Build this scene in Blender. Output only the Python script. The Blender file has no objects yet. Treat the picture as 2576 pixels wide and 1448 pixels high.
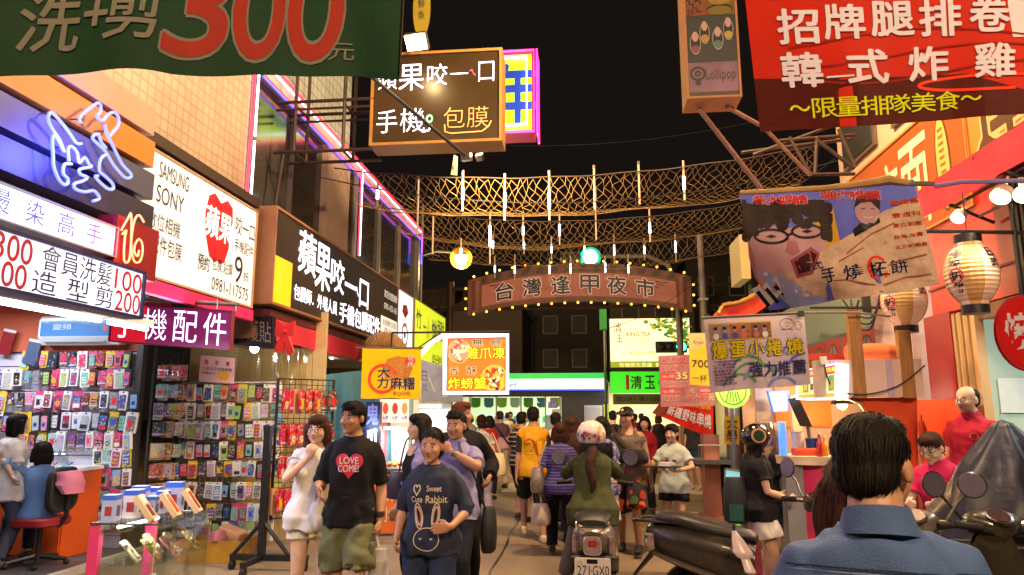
import bpy,bmesh,math,random
import numpy as np
from mathutils import Vector,Matrix,Euler
from mathutils.bvhtree import BVHTree
R=math.radians
SC=bpy.context.scene
COL=SC.collection
# camera
CAM_H=1.65;YAW=R(5.9);PITCH=R(9.94);F=1786.0
cam=bpy.data.cameras.new('camera');cam.sensor_width=36;cam.lens=F/2576*36
cam.clip_start=.05;cam.clip_end=500
co=bpy.data.objects.new('camera',cam);COL.objects.link(co)
co.location=(0,0,CAM_H);co.rotation_euler=(R(90)+PITCH,0,YAW)
SC.camera=co
CR=Euler((R(90)+PITCH,0,YAW)).to_matrix()
# night sky
w=bpy.data.worlds.new('World');SC.world=w;w.use_nodes=True
nt=w.node_tree;bg=nt.nodes['Background']
sky=nt.nodes.new('ShaderNodeTexSky');sky.sky_type='NISHITA';sky.sun_disc=False
sky.sun_elevation=R(-9);sky.sun_rotation=R(150)
mx=nt.nodes.new('ShaderNodeMixRGB');mx.inputs[0].default_value=.9
mx.inputs[2].default_value=(.085,.062,.05,1)
nt.links.new(sky.outputs[0],mx.inputs[1]);nt.links.new(mx.outputs[0],bg.inputs[0])
bg.inputs[1].default_value=.09
SC.view_settings.view_transform='Standard';SC.view_settings.look='None'
SC.view_settings.exposure=0.25;SC.view_settings.gamma=1
try:
 SC.cycles.use_denoising=True;SC.cycles.sample_clamp_indirect=4;SC.cycles.sample_clamp_direct=0
 SC.cycles.max_bounces=6;SC.cycles.diffuse_bounces=2;SC.cycles.glossy_bounces=3
 SC.cycles.transparent_max_bounces=12;SC.cycles.caustics_reflective=False;SC.cycles.caustics_refractive=False
 SC.cycles.use_light_tree=True
except Exception:pass
# pixel (2576 wide view) -> place
def ray(px,py):return(CR@Vector(((px-1288)/F,(724-py)/F,-1))).normalized()
C0=Vector((0,0,CAM_H))
def PY(px,py,Y):
 d=ray(px,py);return C0+d*(Y/d.y)
def PX(px,py,X):
 d=ray(px,py);return C0+d*(X/d.x)
def PZ(px,py,Z=0.0):
 d=ray(px,py);return C0+d*((Z-CAM_H)/d.z)
 # materials
MATS={}
def lin(c):
 if isinstance(c,str):
  c=c.lstrip('#');c=[int(c[i:i+2],16)/255 for i in(0,2,4)]
  return tuple(x/12.92 if x<=.04045 else((x+.055)/1.055)**2.4 for x in c)
 return tuple(c[:3])
def mat(name,col,rough=.6,metal=0,emit=0,var=.0,scale=6,bump=0,bscale=60,spec=.5,trans=0,alpha=1,coat=0,sample=True,sub=0,ecol=None,stretch=None):
 if name in MATS:return MATS[name]
 m=bpy.data.materials.new(name);m.use_nodes=True;t=m.node_tree;b=t.nodes['Principled BSDF']
 c=lin(col)
 if name[:6]in('banner','print_','photo_'):spec=.12
 b.inputs['Base Color'].default_value=(*c,1);b.inputs['Roughness'].default_value=rough
 b.inputs['Metallic'].default_value=metal;b.inputs['Specular IOR Level'].default_value=spec
 b.inputs['Transmission Weight'].default_value=trans;b.inputs['Alpha'].default_value=alpha
 b.inputs['Coat Weight'].default_value=coat
 if sub:b.inputs['Subsurface Weight'].default_value=sub;b.inputs['Subsurface Radius'].default_value=(.01,.004,.002)
 if emit:
  b.inputs['Emission Color'].default_value=(*(lin(ecol)if ecol else c),1);b.inputs['Emission Strength'].default_value=emit
  if not sample:m.cycles.emission_sampling='NONE'
 if var or bump:
  tc=t.nodes.new('ShaderNodeTexCoord');mp=t.nodes.new('ShaderNodeMapping');t.links.new(tc.outputs['Object'],mp.inputs[0])
  if stretch:mp.inputs['Scale'].default_value=stretch
 if var:
  n=t.nodes.new('ShaderNodeTexNoise');n.inputs['Scale'].default_value=scale;n.inputs['Detail'].default_value=5;n.inputs['Roughness'].default_value=.62
  t.links.new(mp.outputs[0],n.inputs['Vector'])
  rp=t.nodes.new('ShaderNodeMapRange');rp.inputs[1].default_value=.25;rp.inputs[2].default_value=.75
  rp.inputs[3].default_value=1-var;rp.inputs[4].default_value=1+var
  t.links.new(n.outputs[0],rp.inputs[0])
  mm=t.nodes.new('ShaderNodeVectorMath');mm.operation='SCALE';mm.inputs[0].default_value=c
  t.links.new(rp.outputs[0],mm.inputs['Scale']);t.links.new(mm.outputs[0],b.inputs['Base Color'])
  r2=t.nodes.new('ShaderNodeMapRange');r2 .inputs[3].default_value=max(.02,rough-.12);r2 .inputs[4].default_value=min(1,rough+.12)
  t.links.new(n.outputs[0],r2 .inputs[0]);t.links.new(r2 .outputs[0],b.inputs['Roughness'])
  if emit and not ecol:
   t.links.new(mm.outputs[0],b.inputs['Emission Color'])
 if bump:
  n2=t.nodes.new('ShaderNodeTexNoise');n2 .inputs['Scale'].default_value=bscale;n2 .inputs['Detail'].default_value=4
  t.links.new(mp.outputs[0],n2 .inputs['Vector'])
  bp=t.nodes.new('ShaderNodeBump');bp.inputs['Strength'].default_value=bump;bp.inputs['Distance'].default_value=.01
  t.links.new(n2 .outputs[0],bp.inputs['Height']);t.links.new(bp.outputs[0],b.inputs['Normal'])
 MATS[name]=m;return m
def paint(c,rough=.5,var=.1,**k):return mat('paint_%s_%s'%(c,rough),c,rough,var=var,**k)
def glow(c,s=1,sample=False):return mat('glow_%s_%s_%s'%(c,s,sample),c,.4,emit=s,sample=sample)
def panel(c,s=1.0):
 n='panel_%s_%s'%(c,s)
 if n in MATS:return MATS[n]
 m=mat(n,c,.35,emit=s,var=.07,scale=1.3);return m
def objcol(name,rough=.5,coat=0,var=.12,bump=0):
 if name in MATS:return MATS[name]
 m=mat(name,(.5,.5,.5),rough,coat=coat,bump=bump);t=m.node_tree;b=t.nodes['Principled BSDF']
 oi=t.nodes.new('ShaderNodeObjectInfo');t.links.new(oi.outputs['Color'],b.inputs['Base Color']);return m
BLACK=paint('#141416',.45);DARK=paint('#2a2a2c',.5);STEEL=mat('steel','#8d9096',.32,.85,var=.15)
CHROME=mat('chrome','#d8d8dc',.12,1);RUST=mat('rusty_bar','#3a2a22',.6,.3,var=.3,scale=14)
WHITE=paint('#e2e0dc',.5);RUBBER=mat('rubber','#131313',.75,var=.15,scale=30,bump=.2)
def glassmat(name,tint='#ffffff',alpha=.12,rough=.03):
 if name in MATS:return MATS[name]
 m=bpy.data.materials.new(name);m.use_nodes=True;t=m.node_tree;t.nodes.remove(t.nodes['Principled BSDF'])
 tr=t.nodes.new('ShaderNodeBsdfTransparent');tr.inputs[0].default_value=(*lin(tint),1)
 gl=t.nodes.new('ShaderNodeBsdfGlossy');gl.inputs['Roughness'].default_value=rough;gl.inputs[0].default_value=(.9,.9,.9,1)
 fr=t.nodes.new('ShaderNodeLayerWeight');fr.inputs[0].default_value=.25
 pw=t.nodes.new('ShaderNodeMath');pw.operation='POWER';pw.inputs[1].default_value=3;t.links.new(fr.outputs['Facing'],pw.inputs[0])
 ad=t.nodes.new('ShaderNodeMath');ad.operation='MULTIPLY_ADD';ad.inputs[1].default_value=.5;ad.inputs[2].default_value=alpha;t.links.new(pw.outputs[0],ad.inputs[0])
 mi=t.nodes.new('ShaderNodeMixShader');t.links.new(ad.outputs[0],mi.inputs[0]);t.links.new(tr.outputs[0],mi.inputs[1]);t.links.new(gl.outputs[0],mi.inputs[2])
 t.links.new(mi.outputs[0],t.nodes['Material Output'].inputs[0]);MATS[name]=m;return m
 # mesh builder
def basis(d):
 d=Vector(d).normalized();a=Vector((0,0,1))if abs(d.z)<.95 else Vector((1,0,0))
 x=a.cross(d).normalized();return x,d.cross(x),d
class MB:
 def __init__(s):s.v=[];s.f=[];s.m=[];s.mats=[]
 def mi(s,m):
  if m is None:return 0
  if m not in s.mats:s.mats.append(m)
  return s.mats.index(m)
 def add(s,vs,fs,m=None):
  o=len(s.v);s.v+=[tuple(v)for v in vs];k=s.mi(m)
  for f in fs:s.f.append([o+i for i in f]);s.m.append(k)
  return s
 def box(s,c,sz,m=None,rz=0,rot=None):
  M=rot if rot is not None else Matrix.Rotation(rz,3,'Z');c=Vector(c);h=Vector(sz)/2
  vs=[c+M@Vector((x*h.x,y*h.y,z*h.z))for z in(-1,1)for y in(-1,1)for x in(-1,1)]
  return s.add(vs,[(0,2,3,1),(4,5,7,6),(0,1,5,4),(1,3,7,5),(3,2,6,7),(2,0,4,6)],m)
 def bbox(s,a,b,m=None):
  a=Vector(a);b=Vector(b);return s.box((a+b)/2,[abs(x)for x in(b-a)],m)
 def rbox(s,c,sz,r,m=None,rot=None,axis='z',n=3,rz=0):
  hx,hy,hz=[x/2 for x in sz];M=rot if rot is not None else Matrix.Rotation(rz,3,'Z');c=Vector(c)
  A,B,D={'z':(hx,hy,hz),'y':(hx,hz,hy),'x':(hy,hz,hx)}[axis]
  r=min(r,A*.99,B*.99);pts=[]
  for cx,cy,a0 in((A-r,B-r,0),(-A+r,B-r,90),(-A+r,-B+r,180),(A-r,-B+r,270)):
   for i in range(n+1):
    a=R(a0+90*i/n);pts.append((cx+r*math.cos(a),cy+r*math.sin(a)))
  L={'z':lambda a,b,d:(a,b,d),'y':lambda a,b,d:(a,-d,b),'x':lambda a,b,d:(d,a,b)}[axis]
  e=min(r,D)*.35;N=len(pts);vs=[]
  for d,k in((-D,1-e/max(A,B)),(-D+e,1),(D-e,1),(D,1-e/max(A,B))):
   vs+=[c+M@Vector(L(a*k,b*k,d))for a,b in pts]
  fs=[tuple(range(N))[::-1],tuple(range(3*N,4*N))]
  for q in range(3):
   fs+=[(q*N+i,q*N+(i+1)%N,(q+1)*N+(i+1)%N,(q+1)*N+i)for i in range(N)]
  return s.add(vs,fs,m)
 def tube(s,pts,r,m=None,n=6,closed=False,cap=True):
  pts=[Vector(p)for p in pts];N=len(pts);rr=r if hasattr(r,'__len__')else[r]*N;vs=[];x=None
  for i,p in enumerate(pts):
   a=pts[i-1]if(i or closed)else p;b=pts[(i+1)%N]if(i<N-1 or closed)else p
   d=b-a
   if d.length<1e-9:d=Vector((0,0,1))
   d.normalize()
   if x is None:x=basis(d)[0]
   x=(x-d*x.dot(d))
   x=x.normalized()if x.length>1e-6 else basis(d)[0]
   y=d.cross(x)
   for k in range(n):
    t=2*math.pi*k/n;vs.append(p+(x*math.cos(t)+y*math.sin(t))*rr[i])
  fs=[]
  for i in range(N if closed else N-1):
   j=(i+1)%N
   fs+=[(i*n+k,i*n+(k+1)%n,j*n+(k+1)%n,j*n+k)for k in range(n)]
  if cap and not closed:fs+=[tuple(range(n))[::-1],tuple(range((N-1)*n,N*n))]
  return s.add(vs,fs,m)
 def loft(s,rings,m=None,cap=True):
  n=len(rings[0]);vs=[p for r_ in rings for p in r_];fs=[]
  for i in range(len(rings)-1):
   fs+=[(i*n+k,i*n+(k+1)%n,(i+1)*n+(k+1)%n,(i+1)*n+k)for k in range(n)]
  if cap:fs+=[tuple(range(n))[::-1],tuple(range((len(rings)-1)*n,len(rings)*n))]
  return s.add(vs,fs,m)
 def lathe(s,c,prof,m=None,n=20,axis=(0,0,1),cap=True):
  x,y,d=basis(axis);c=Vector(c)
  if abs(Vector(axis).normalized().z)>.99:x,y,d=Vector((1,0,0)),Vector((0,1,0)),Vector((0,0,1))
  return s.loft([[c+d*h+(x*math.cos(2*math.pi*k/n)+y*math.sin(2*math.pi*k/n))*max(r,1e-4)for k in range(n)]for r,h in prof],m,cap)
 def ell(s,c,rad,m=None,rot=None,nu=16,nv=10):
  c=Vector(c);M=rot if rot is not None else Matrix.Identity(3)
  if not hasattr(rad,'__len__'):rad=(rad,)*3
  rings=[]
  for j in range(nv+1):
   t=-math.pi/2+math.pi*j/nv;t=max(-math.pi/2+.02,min(math.pi/2-.02,t))
   rings.append([c+M@Vector((rad[0]*math.cos(t)*math.cos(2*math.pi*k/nu),rad[1]*math.cos(t)*math.sin(2*math.pi*k/nu),rad[2]*math.sin(t)))for k in range(nu)])
  return s.loft(rings,m)
 def grid(s,fn,nu,nv,m=None):
  vs=[fn(i/nu,j/nv)for j in range(nv+1)for i in range(nu+1)]
  fs=[(j*(nu+1)+i,j*(nu+1)+i+1,(j+1)*(nu+1)+i+1,(j+1)*(nu+1)+i)for j in range(nv)for i in range(nu)]
  return s.add(vs,fs,m)
 def prism(s,poly,d,m=None):
  n=len(poly);d=Vector(d);vs=[Vector(p)for p in poly]+[Vector(p)+d for p in poly]
  fs=[tuple(range(n))[::-1],tuple(range(n,2*n))]+[(i,(i+1)%n,n+(i+1)%n,n+i)for i in range(n)]
  return s.add(vs,fs,m)
 def ribbon(s,pts,wd,m=None,up=(0,0,1),d=.003):
  pts=[Vector(p)for p in pts];up=Vector(up)
  for a,b in zip(pts[:-1],pts[1:]):
   t=(b-a).normalized();x=t.cross(up).normalized()*wd/2
   s.add([a-x,a+x,b+x,b-x],[(0,1,2,3)],m)
  return s
 def mesh(s,name,off=(0,0,0),smooth=None,mats=None):
  me=bpy.data.meshes.new(name);o=Vector(off)
  me.from_pydata([(v[0]-o[0],v[1]-o[1],v[2]-o[2])for v in s.v],[],s.f)
  for mm in(mats or s.mats):me.materials.append(mm)
  if not mats:me.polygons.foreach_set('material_index',s.m)
  bm=bmesh.new();bm.from_mesh(me);bmesh.ops.recalc_face_normals(bm,faces=bm.faces);bm.to_mesh(me);bm.free()
  if smooth:
   me.polygons.foreach_set('use_smooth',[True]*len(me.polygons))
   try:me.set_sharp_from_angle(angle=R(smooth))
   except Exception:pass
  me.update();return me
 def build(s,name,parent=None,mats=None,smooth=35,loc=None,label=None):
  if loc is None:loc=WL[parent.name]if parent is not None else Vector((0,0,0))
  me=s.mesh(name,loc,smooth,[mats]if mats is not None and not isinstance(mats,list)else mats)
  o=bpy.data.objects.new(name,me);COL.objects.link(o)
  if parent is not None:o.parent=parent;o.location=Vector(loc)-WL[parent.name]
  else:o.location=loc
  WL[o.name]=Vector(loc)
  if label:o['label']=label
  return o
WL={}
def thing(name,label,cat,loc=(0,0,0),group=None):
 o=bpy.data.objects.new(name,None);COL.objects.link(o);o.location=loc;o.empty_display_size=.1
 WL[o.name]=Vector(loc);tag(o,label,cat,group);return o
def tag(o,label,cat,group=None):
 o['label']=label;o['category']=cat
 if group:o['group']=group
 return o
def struct(name,mb,mats=None,smooth=None):
 o=mb.build(name,None,mats,smooth);o['kind']='structure';return o
def copy_tree(o,parent=None):
 c=o.copy();COL.objects.link(c)
 if parent is not None:c.parent=parent
 for ch in o.children:copy_tree(ch,c)
 return c
def lamp(name,kind,loc,power,col=(1,.72,.42),size=.1,parent=None,aim=None,spot=None,sy=None):
 l=bpy.data.lights.new(name,kind);l.energy=power;l.color=col
 if kind in('POINT','SPOT'):l.shadow_soft_size=size
 if kind=='AREA':
  l.size=size
  if sy:l.shape='RECTANGLE';l.size_y=sy
 if spot:l.spot_size=R(spot);l.spot_blend=.6
 o=bpy.data.objects.new(name,l);COL.objects.link(o);loc=Vector(loc);o.location=loc
 if aim is not None:o.rotation_euler=(Vector(aim)-loc).to_track_quat('-Z','Y').to_euler()
 if parent is not None:o.parent=parent;o.location=loc-WL[parent.name]
 return o
 # lettering
_TXT={}
def text_raw(s,bold=0.0):
 k=(s,bold)
 if k in _TXT:return _TXT[k]
 c=bpy.data.curves.new('t','FONT');c.body=s;c.resolution_u=5 if s.isascii()and len(s)<8 else 2;c.offset=bold
 o=bpy.data.objects.new('t',c);COL.objects.link(o);dg=bpy.context.evaluated_depsgraph_get()
 me=bpy.data.meshes.new_from_object(o.evaluated_get(dg));vs=[Vector((v.co.x,v.co.y))for v in me.vertices];fs=[tuple(p.vertices)for p in me.polygons]
 bpy.data.objects.remove(o);bpy.data.curves.remove(c);bpy.data.meshes.remove(me)
 if vs:
  x0=min(v.x for v in vs);x1=max(v.x for v in vs);y0=min(v.y for v in vs);y1=max(v.y for v in vs)
 else:x0=y0=0;x1=y1=1
 _TXT[k]=(vs,fs,x0,x1,y0,y1);return _TXT[k]
def put_text(mb,s,box,fn,m,bold=0.0,off=.004,cut=0,keep=False,ref=True,ar=1.0):
 """box u0,v0,u1,v1 on surface fn(u,v,offset). cut: number of grid cuts so it follows cloth. keep: keep aspect inside box (ar = surface width/height)"""
 _,_,x0,x1,y0,y1=text_raw(s,0.0)if ref else text_raw(s,bold)
 vs,fs=text_raw(s,bold)[:2]
 u0,v0,u1,v1=box
 if keep:
  w_=(x1-x0)/(y1-y0)*(v1-v0)/ar;c=(u0+u1)/2
  if w_<(u1-u0):u0,u1=c-w_/2,c+w_/2
 q=[Vector((u0+(p.x-x0)/(x1-x0)*(u1-u0),v0+(p.y-y0)/(y1-y0)*(v1-v0),0))for p in vs]
 if cut:
  bm=bmesh.new();bv=[bm.verts.new(p)for p in q]
  for f in fs:
   try:bm.faces.new([bv[i]for i in f])
   except ValueError:pass
  for ax,a,b in((0,u0,u1),(1,v0,v1)):
   for i in range(1,cut):
    t=a+(b-a)*i/cut;co_=(t,0,0)if ax==0 else(0,t,0);no=(1,0,0)if ax==0 else(0,1,0)
    bmesh.ops.bisect_plane(bm,geom=bm.verts[:]+bm.edges[:]+bm.faces[:],plane_co=co_,plane_no=no)
  bm.verts.index_update();q=[v.co.copy()for v in bm.verts];fs=[tuple(v.index for v in f.verts)for f in bm.faces];bm.free()
 mb.add([fn(p.x,p.y,off)for p in q],fs,m)
def flat(bl,br,tr,tl):
 bl,br,tr,tl=[Vector(p)for p in(bl,br,tr,tl)]
 n=(br-bl).cross(tl-bl).normalized()
 def fn(u,v,o=0):return bl*(1-u)*(1-v)+br*u*(1-v)+tr*u*v+tl*(1-u)*v+n*o
 fn.n=n;fn.w=((br-bl).length+(tr-tl).length)/2;fn.h=((tl-bl).length+(tr-br).length)/2
 fn.c=(bl,br,tr,tl);return fn
def frontal(x0,x1,z0,z1,Y):return flat((x0,Y,z0),(x1,Y,z0),(x1,Y,z1),(x0,Y,z1))
def leftwall(X,y0,y1,z0,z1):return flat((X,y0,z0),(X,y1,z0),(X,y1,z1),(X,y0,z1))
def rightwall(X,y0,y1,z0,z1):return flat((X,y1,z0),(X,y0,z0),(X,y0,z1),(X,y1,z1))
def rect(mb,fn,box,m,off=.002):
 u0,v0,u1,v1=box;mb.add([fn(u0,v0,off),fn(u1,v0,off),fn(u1,v1,off),fn(u0,v1,off)],[(0,1,2,3)],m)
def disc(mb,fn,cu,cv,r,m,off=.003,n=20,asp=None,r2=None,a0=0,a1=360):
 a=asp if asp else fn.w/fn.h;pts=[]
 for i in range(n+1 if(r2 or a1-a0<360)else n):
  t=R(a0+(a1-a0)*i/n);pts.append((math.cos(t),math.sin(t)))
 o=[fn(cu+x*r/a,cv+y*r,off)for x,y in pts]
 if r2:
  i_=[fn(cu+x*r2/a,cv+y*r2,off)for x,y in pts];k=len(pts)
  mb.add(o+i_,[(j,j+1,k+j+1,k+j)for j in range(k-1)],m)
 else:mb.add(o,[tuple(range(len(o)))],m)
def poly(mb,fn,pts,m,off=.003):mb.add([fn(u,v,off)for u,v in pts],[tuple(range(len(pts)))],m)
def stroke(mb,fn,pts,wd,m,off=.003):
 a=fn.w/fn.h;P_=[Vector((u*a,v))for u,v in pts];L=[];Rr=[]
 for i,p in enumerate(P_):
  d=(P_[min(i+1,len(P_)-1)]-P_[max(i-1,0)]);d=d.normalized()if d.length>0 else Vector((1,0));n=Vector((-d.y,d.x))*wd/2
  L.append(p+n);Rr.append(p-n)
 k=len(P_);vs=[fn(p.x/a,p.y,off)for p in L+Rr];mb.add(vs,[(i,k+i,k+i+1,i+1)for i in range(k-1)],m)
def sign(name,label,cat,fn,depth,facem,framem,texts=(),frame=.03,group=None,deco=None,cabname='cabinet',proud=.004,nofr=False):
 """box sign: cabinet with a rim, a face panel, lettering. fn = flat surface of the face"""
 bl,br,tr,tl=fn.c;n=fn.n
 root=thing(name,label,cat,(bl+br)/2-n*depth/2,group)
 cb=MB();back=[p-n*depth for p in fn.c];fr=[p-n*.004 for p in fn.c]
 cb.add(back+fr,[(3,2,1,0),(4,5,6,7),(0,1,5,4),(1,2,6,5),(2,3,7,6),(3,0,4,7)],framem)
 if not nofr and frame>0:
  u=frame/fn.w;v=frame/fn.h
  for b in((0,0,1,v),(0,1-v,1,1),(0,v,u,1-v),(1-u,v,1,1-v)):
   c4=[fn(b[0],b[1]),fn(b[2],b[1]),fn(b[2],b[3]),fn(b[0],b[3])]
   cb.add([p-n*.003 for p in c4]+[p+n*.018 for p in c4],[(4,5,6,7),(0,1,5,4),(1,2,6,5),(2,3,7,6),(3,0,4,7)],framem)
 cb.build(cabname,root,smooth=None)
 fb=MB();u=(frame-.002)/fn.w if frame>0 else 0;v=(frame-.002)/fn.h if frame>0 else 0
 rect(fb,fn,(u,v,1-u,1-v),facem,0.0)
 fb.build('face_panel',root,smooth=None)
 if texts or deco:
  tb=MB()
  if deco:deco(tb,fn)
  for t in texts:do_text(tb,fn,t)
  if tb.f:tb.build('lettering',root,smooth=None)
 return root
def do_text(tb,fn,t,cut=0):
 s,box,m=t[:3];bold=t[3]if len(t)>3 else 0;ol=t[4]if len(t)>4 else None;ow=t[5]if len(t)>5 else.05
 if ol is not None:fat_text(tb,s,box,fn,ol,bold+ow,.003,cut)
 fat_text(tb,s,box,fn,m,bold,.0062,cut)
def fat_text(tb,s,box,fn,m,bold,off,cut=0):
 if bold<=.002:return put_text(tb,s,box,fn,m,max(bold,-.012),off,cut)
 u0,v0,u1,v1=box;ln=max(1,len(s));r=min(bold,.09)*.75;du=(u1-u0)/ln*r;dv=(v1-v0)*r;n=8 if r>.03 else 5
 for i in range(n):a=6.2832*(i+.5)/n;q=(du*math.cos(a),dv*math.sin(a));put_text(tb,s,(u0+q[0],v0+q[1],u1+q[0],v1+q[1]),fn,m,0,off+i*.00025,cut)
def cloth(bl,br,tr,tl,amp=.012,waves=3,seed=0,sag=0.0,belly=0.0):
 """hanging cloth surface"""
 base=flat(bl,br,tr,tl);rn=random.Random(seed);ph=[rn.uniform(0,6.28)for _ in range(6)]
 def fn(u,v,o=0):
  k=(1-v)*.8+.2
  d=amp*k*(math.sin(u*6.28*waves+ph[0]+v*1.2)+.5*math.sin(u*6.28*waves*2.3+ph[1]-v*2)+.35*math.sin(v*7+ph[2]+u*3))+belly*math.sin(math.pi*v)*math.sin(math.pi*u)
  p=base(u,v,d+o);p.z+=sag*4*u*(u-1)*(1 if v>.5 else.6)+amp*.5*(1-v)*math.sin(u*9+ph[3]);return p
 fn.w=base.w;fn.h=base.h;fn.n=base.n;fn.c=base.c;return fn
def banner(name,label,fn,m,texts=(),deco=None,group=None,cat='banner',nu=28,nv=16,backm=None,cut=5,rod=None,deco_name='lettering'):
 root=thing(name,label,cat,(Vector(fn.c[0])+Vector(fn.c[1]))/2,group)
 b=MB();b.grid(lambda u,v:fn(u,v,0),nu,nv,m);k=len(b.v)
 b.grid(lambda u,v:fn(u,v,-.003),nu,nv,backm or m)
 b.build('cloth_sheet',root,smooth=60)
 tb=MB()
 if deco:deco(tb,fn)
 for t in texts:do_text(tb,fn,t,cut)
 if tb.f:tb.build(deco_name,root,smooth=None)
 if rod:
  rb=MB();rb.tube(rod,.012,STEEL,8);rb.build('hanging_rod',root)
 return root
 # ground
def crect(mb,fn,box,m,off=.003,nu=8,nv=6):
 u0,v0,u1,v1=box;mb.grid(lambda u,v:fn(u0+(u1-u0)*u,v0+(v1-v0)*v,off),nu,nv,m)
def cpoly(mb,fn,pts,m,off=.003,cut=6):
 bm=bmesh.new();bm.faces.new([bm.verts.new((u,v,0))for u,v in pts]);bmesh.ops.triangulate(bm,faces=bm.faces)
 for ax in(0,1):
  a=min(p[ax]for p in pts);b=max(p[ax]for p in pts)
  for i in range(1,cut):
   t=a+(b-a)*i/cut
   bmesh.ops.bisect_plane(bm,geom=bm.verts[:]+bm.edges[:]+bm.faces[:],plane_co=(t,0,0)if ax==0 else(0,t,0),plane_no=(1,0,0)if ax==0 else(0,1,0))
 bm.verts.index_update();q=[fn(v.co.x,v.co.y,off)for v in bm.verts];fs=[tuple(v.index for v in f.verts)for f in bm.faces];bm.free()
 mb.add(q,fs,m)
def circ(cu,cv,r,fn,n=20):a=fn.w/fn.h;return[(cu+r*math.cos(6.2832*i/n)/a,cv+r*math.sin(6.2832*i/n))for i in range(n)]
def ellp(cu,cv,ru,rv,n=20,rot=0):return[(cu+ru*math.cos(6.2832*i/n)*math.cos(rot)-rv*math.sin(6.2832*i/n)*math.sin(rot),cv+ru*math.cos(6.2832*i/n)*math.sin(rot)+rv*math.sin(6.2832*i/n)*math.cos(rot))for i in range(n)]
def asphalt():
 m=mat('asphalt',(.215,.155,.098),.72,var=.22,scale=1.1,bump=.35,bscale=130);t=m.node_tree;b=t.nodes['Principled BSDF']
 tc=t.nodes.new('ShaderNodeTexCoord');v=t.nodes.new('ShaderNodeTexNoise');v.inputs['Scale'].default_value=.35;v.inputs['Detail'].default_value=7;t.links.new(tc.outputs['Object'],v.inputs['Vector'])
 sp=t.nodes.new('ShaderNodeTexVoronoi');sp.inputs['Scale'].default_value=55;t.links.new(tc.outputs['Object'],sp.inputs['Vector'])
 cr=t.nodes.new('ShaderNodeMapRange');cr.inputs[1].default_value=.35;cr.inputs[2].default_value=.7;cr.inputs[3].default_value=.55;cr.inputs[4].default_value=1.25;t.links.new(v.outputs[0],cr.inputs[0])
 s2=t.nodes.new('ShaderNodeMapRange');s2 .inputs[1].default_value=0;s2 .inputs[2].default_value=.6;s2 .inputs[3].default_value=.85;s2 .inputs[4].default_value=1.12;t.links.new(sp.outputs['Distance'],s2 .inputs[0])
 mu=t.nodes.new('ShaderNodeMath');mu.operation='MULTIPLY';t.links.new(cr.outputs[0],mu.inputs[0]);t.links.new(s2 .outputs[0],mu.inputs[1])
 old=b.inputs['Base Color'].links[0].from_socket;sc=t.nodes.new('ShaderNodeVectorMath');sc.operation='SCALE'
 t.links.new(old,sc.inputs[0]);t.links.new(mu.outputs[0],sc.inputs['Scale']);t.links.new(sc.outputs[0],b.inputs['Base Color']);return m
g=MB();g.add([(-90,-20,0),(90,-20,0),(90,150,0),(-90,150,0)],[(0,1,2,3)],asphalt());struct('road',g)
ml=mat('road_paint','#b9b3a4',.7,var=.3,scale=9)
g=MB();g.bbox((.85,12.45,.001),(3.4,12.57,.004),ml);struct('road_line',g)
g=MB()
for i in range(9):
 x=-2.6+i*.78
 if abs(x-.1)<.6:continue
 g.add([(x,15.2,.004),(x+.42,15.2,.004),(x+.42,17.2,.004),(x,17.2,.004)],[(0,1,2,3)],ml)
struct('crossing_marking',g)
TAR=mat('tar_seam','#1c1814',.5,var=.3,scale=12)
g=MB();rn=random.Random(21)
for(x0,y0,x1,y1,w_)in((-.9,4,-1.2,14.8,.03),(1.35,6,1.2,14.8,.025),(-3.2,9.2,3.4,9.5,.03)):
 p=[Vector((x0+(x1-x0)*i/14+rn.uniform(-.03,.03),y0+(y1-y0)*i/14+rn.uniform(-.03,.03),.0035))for i in range(15)];g.ribbon(p,w_,TAR)
struct('road_seam',g)
g=MB();pm=mat('asphalt_patch','#5a4a3a',.7,var=.25,scale=2,bump=.4,bscale=120)
for x,y,a,b_ in((.5,7.6,.9,.7),(-2.3,10.2,1.1,.8),(-.3,12.6,1.3,.9)):g.add([(x-a/2,y-b_/2,.003),(x+a/2,y-b_/2+.05,.003),(x+a/2-.06,y+b_/2,.003),(x-a/2+.03,y+b_/2-.04,.003)],[(0,1,2,3)],pm)
struct('road_patch',g)
for i,(x,y)in enumerate(((-.35,7.3),(.75,10.6),(-1.55,8.6),(1.5,8.3),(-.2,10.9),(2.0,7.9),(-2.6,8.1))):
 b=MB();k=rn.uniform(.03,.055);b.add([(x+k*math.cos(a),y+k*.7*math.sin(a),.008+.012*(j%2))for j,a in enumerate((0,1.1,2.2,3.2,4.3,5.3))],[(0,1,2,3,4,5)],paint('#c8bca4',.7));o=b.build('paper_scrap',None,loc=(x,y,0));tag(o,'small pale scrap of litter on the road','litter','litter scraps on the road')
g=MB();g.bbox((-9,2,.0),(-5.32,8.6,.06),mat('dark_floor','#47474c',.5,var=.2,scale=3,bump=.1));g.bbox((-5.32,2,0),(-5.24,8.6,.07),mat('sill_stone','#a7a29a',.5,var=.2));struct('shop_floor',g)
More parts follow.
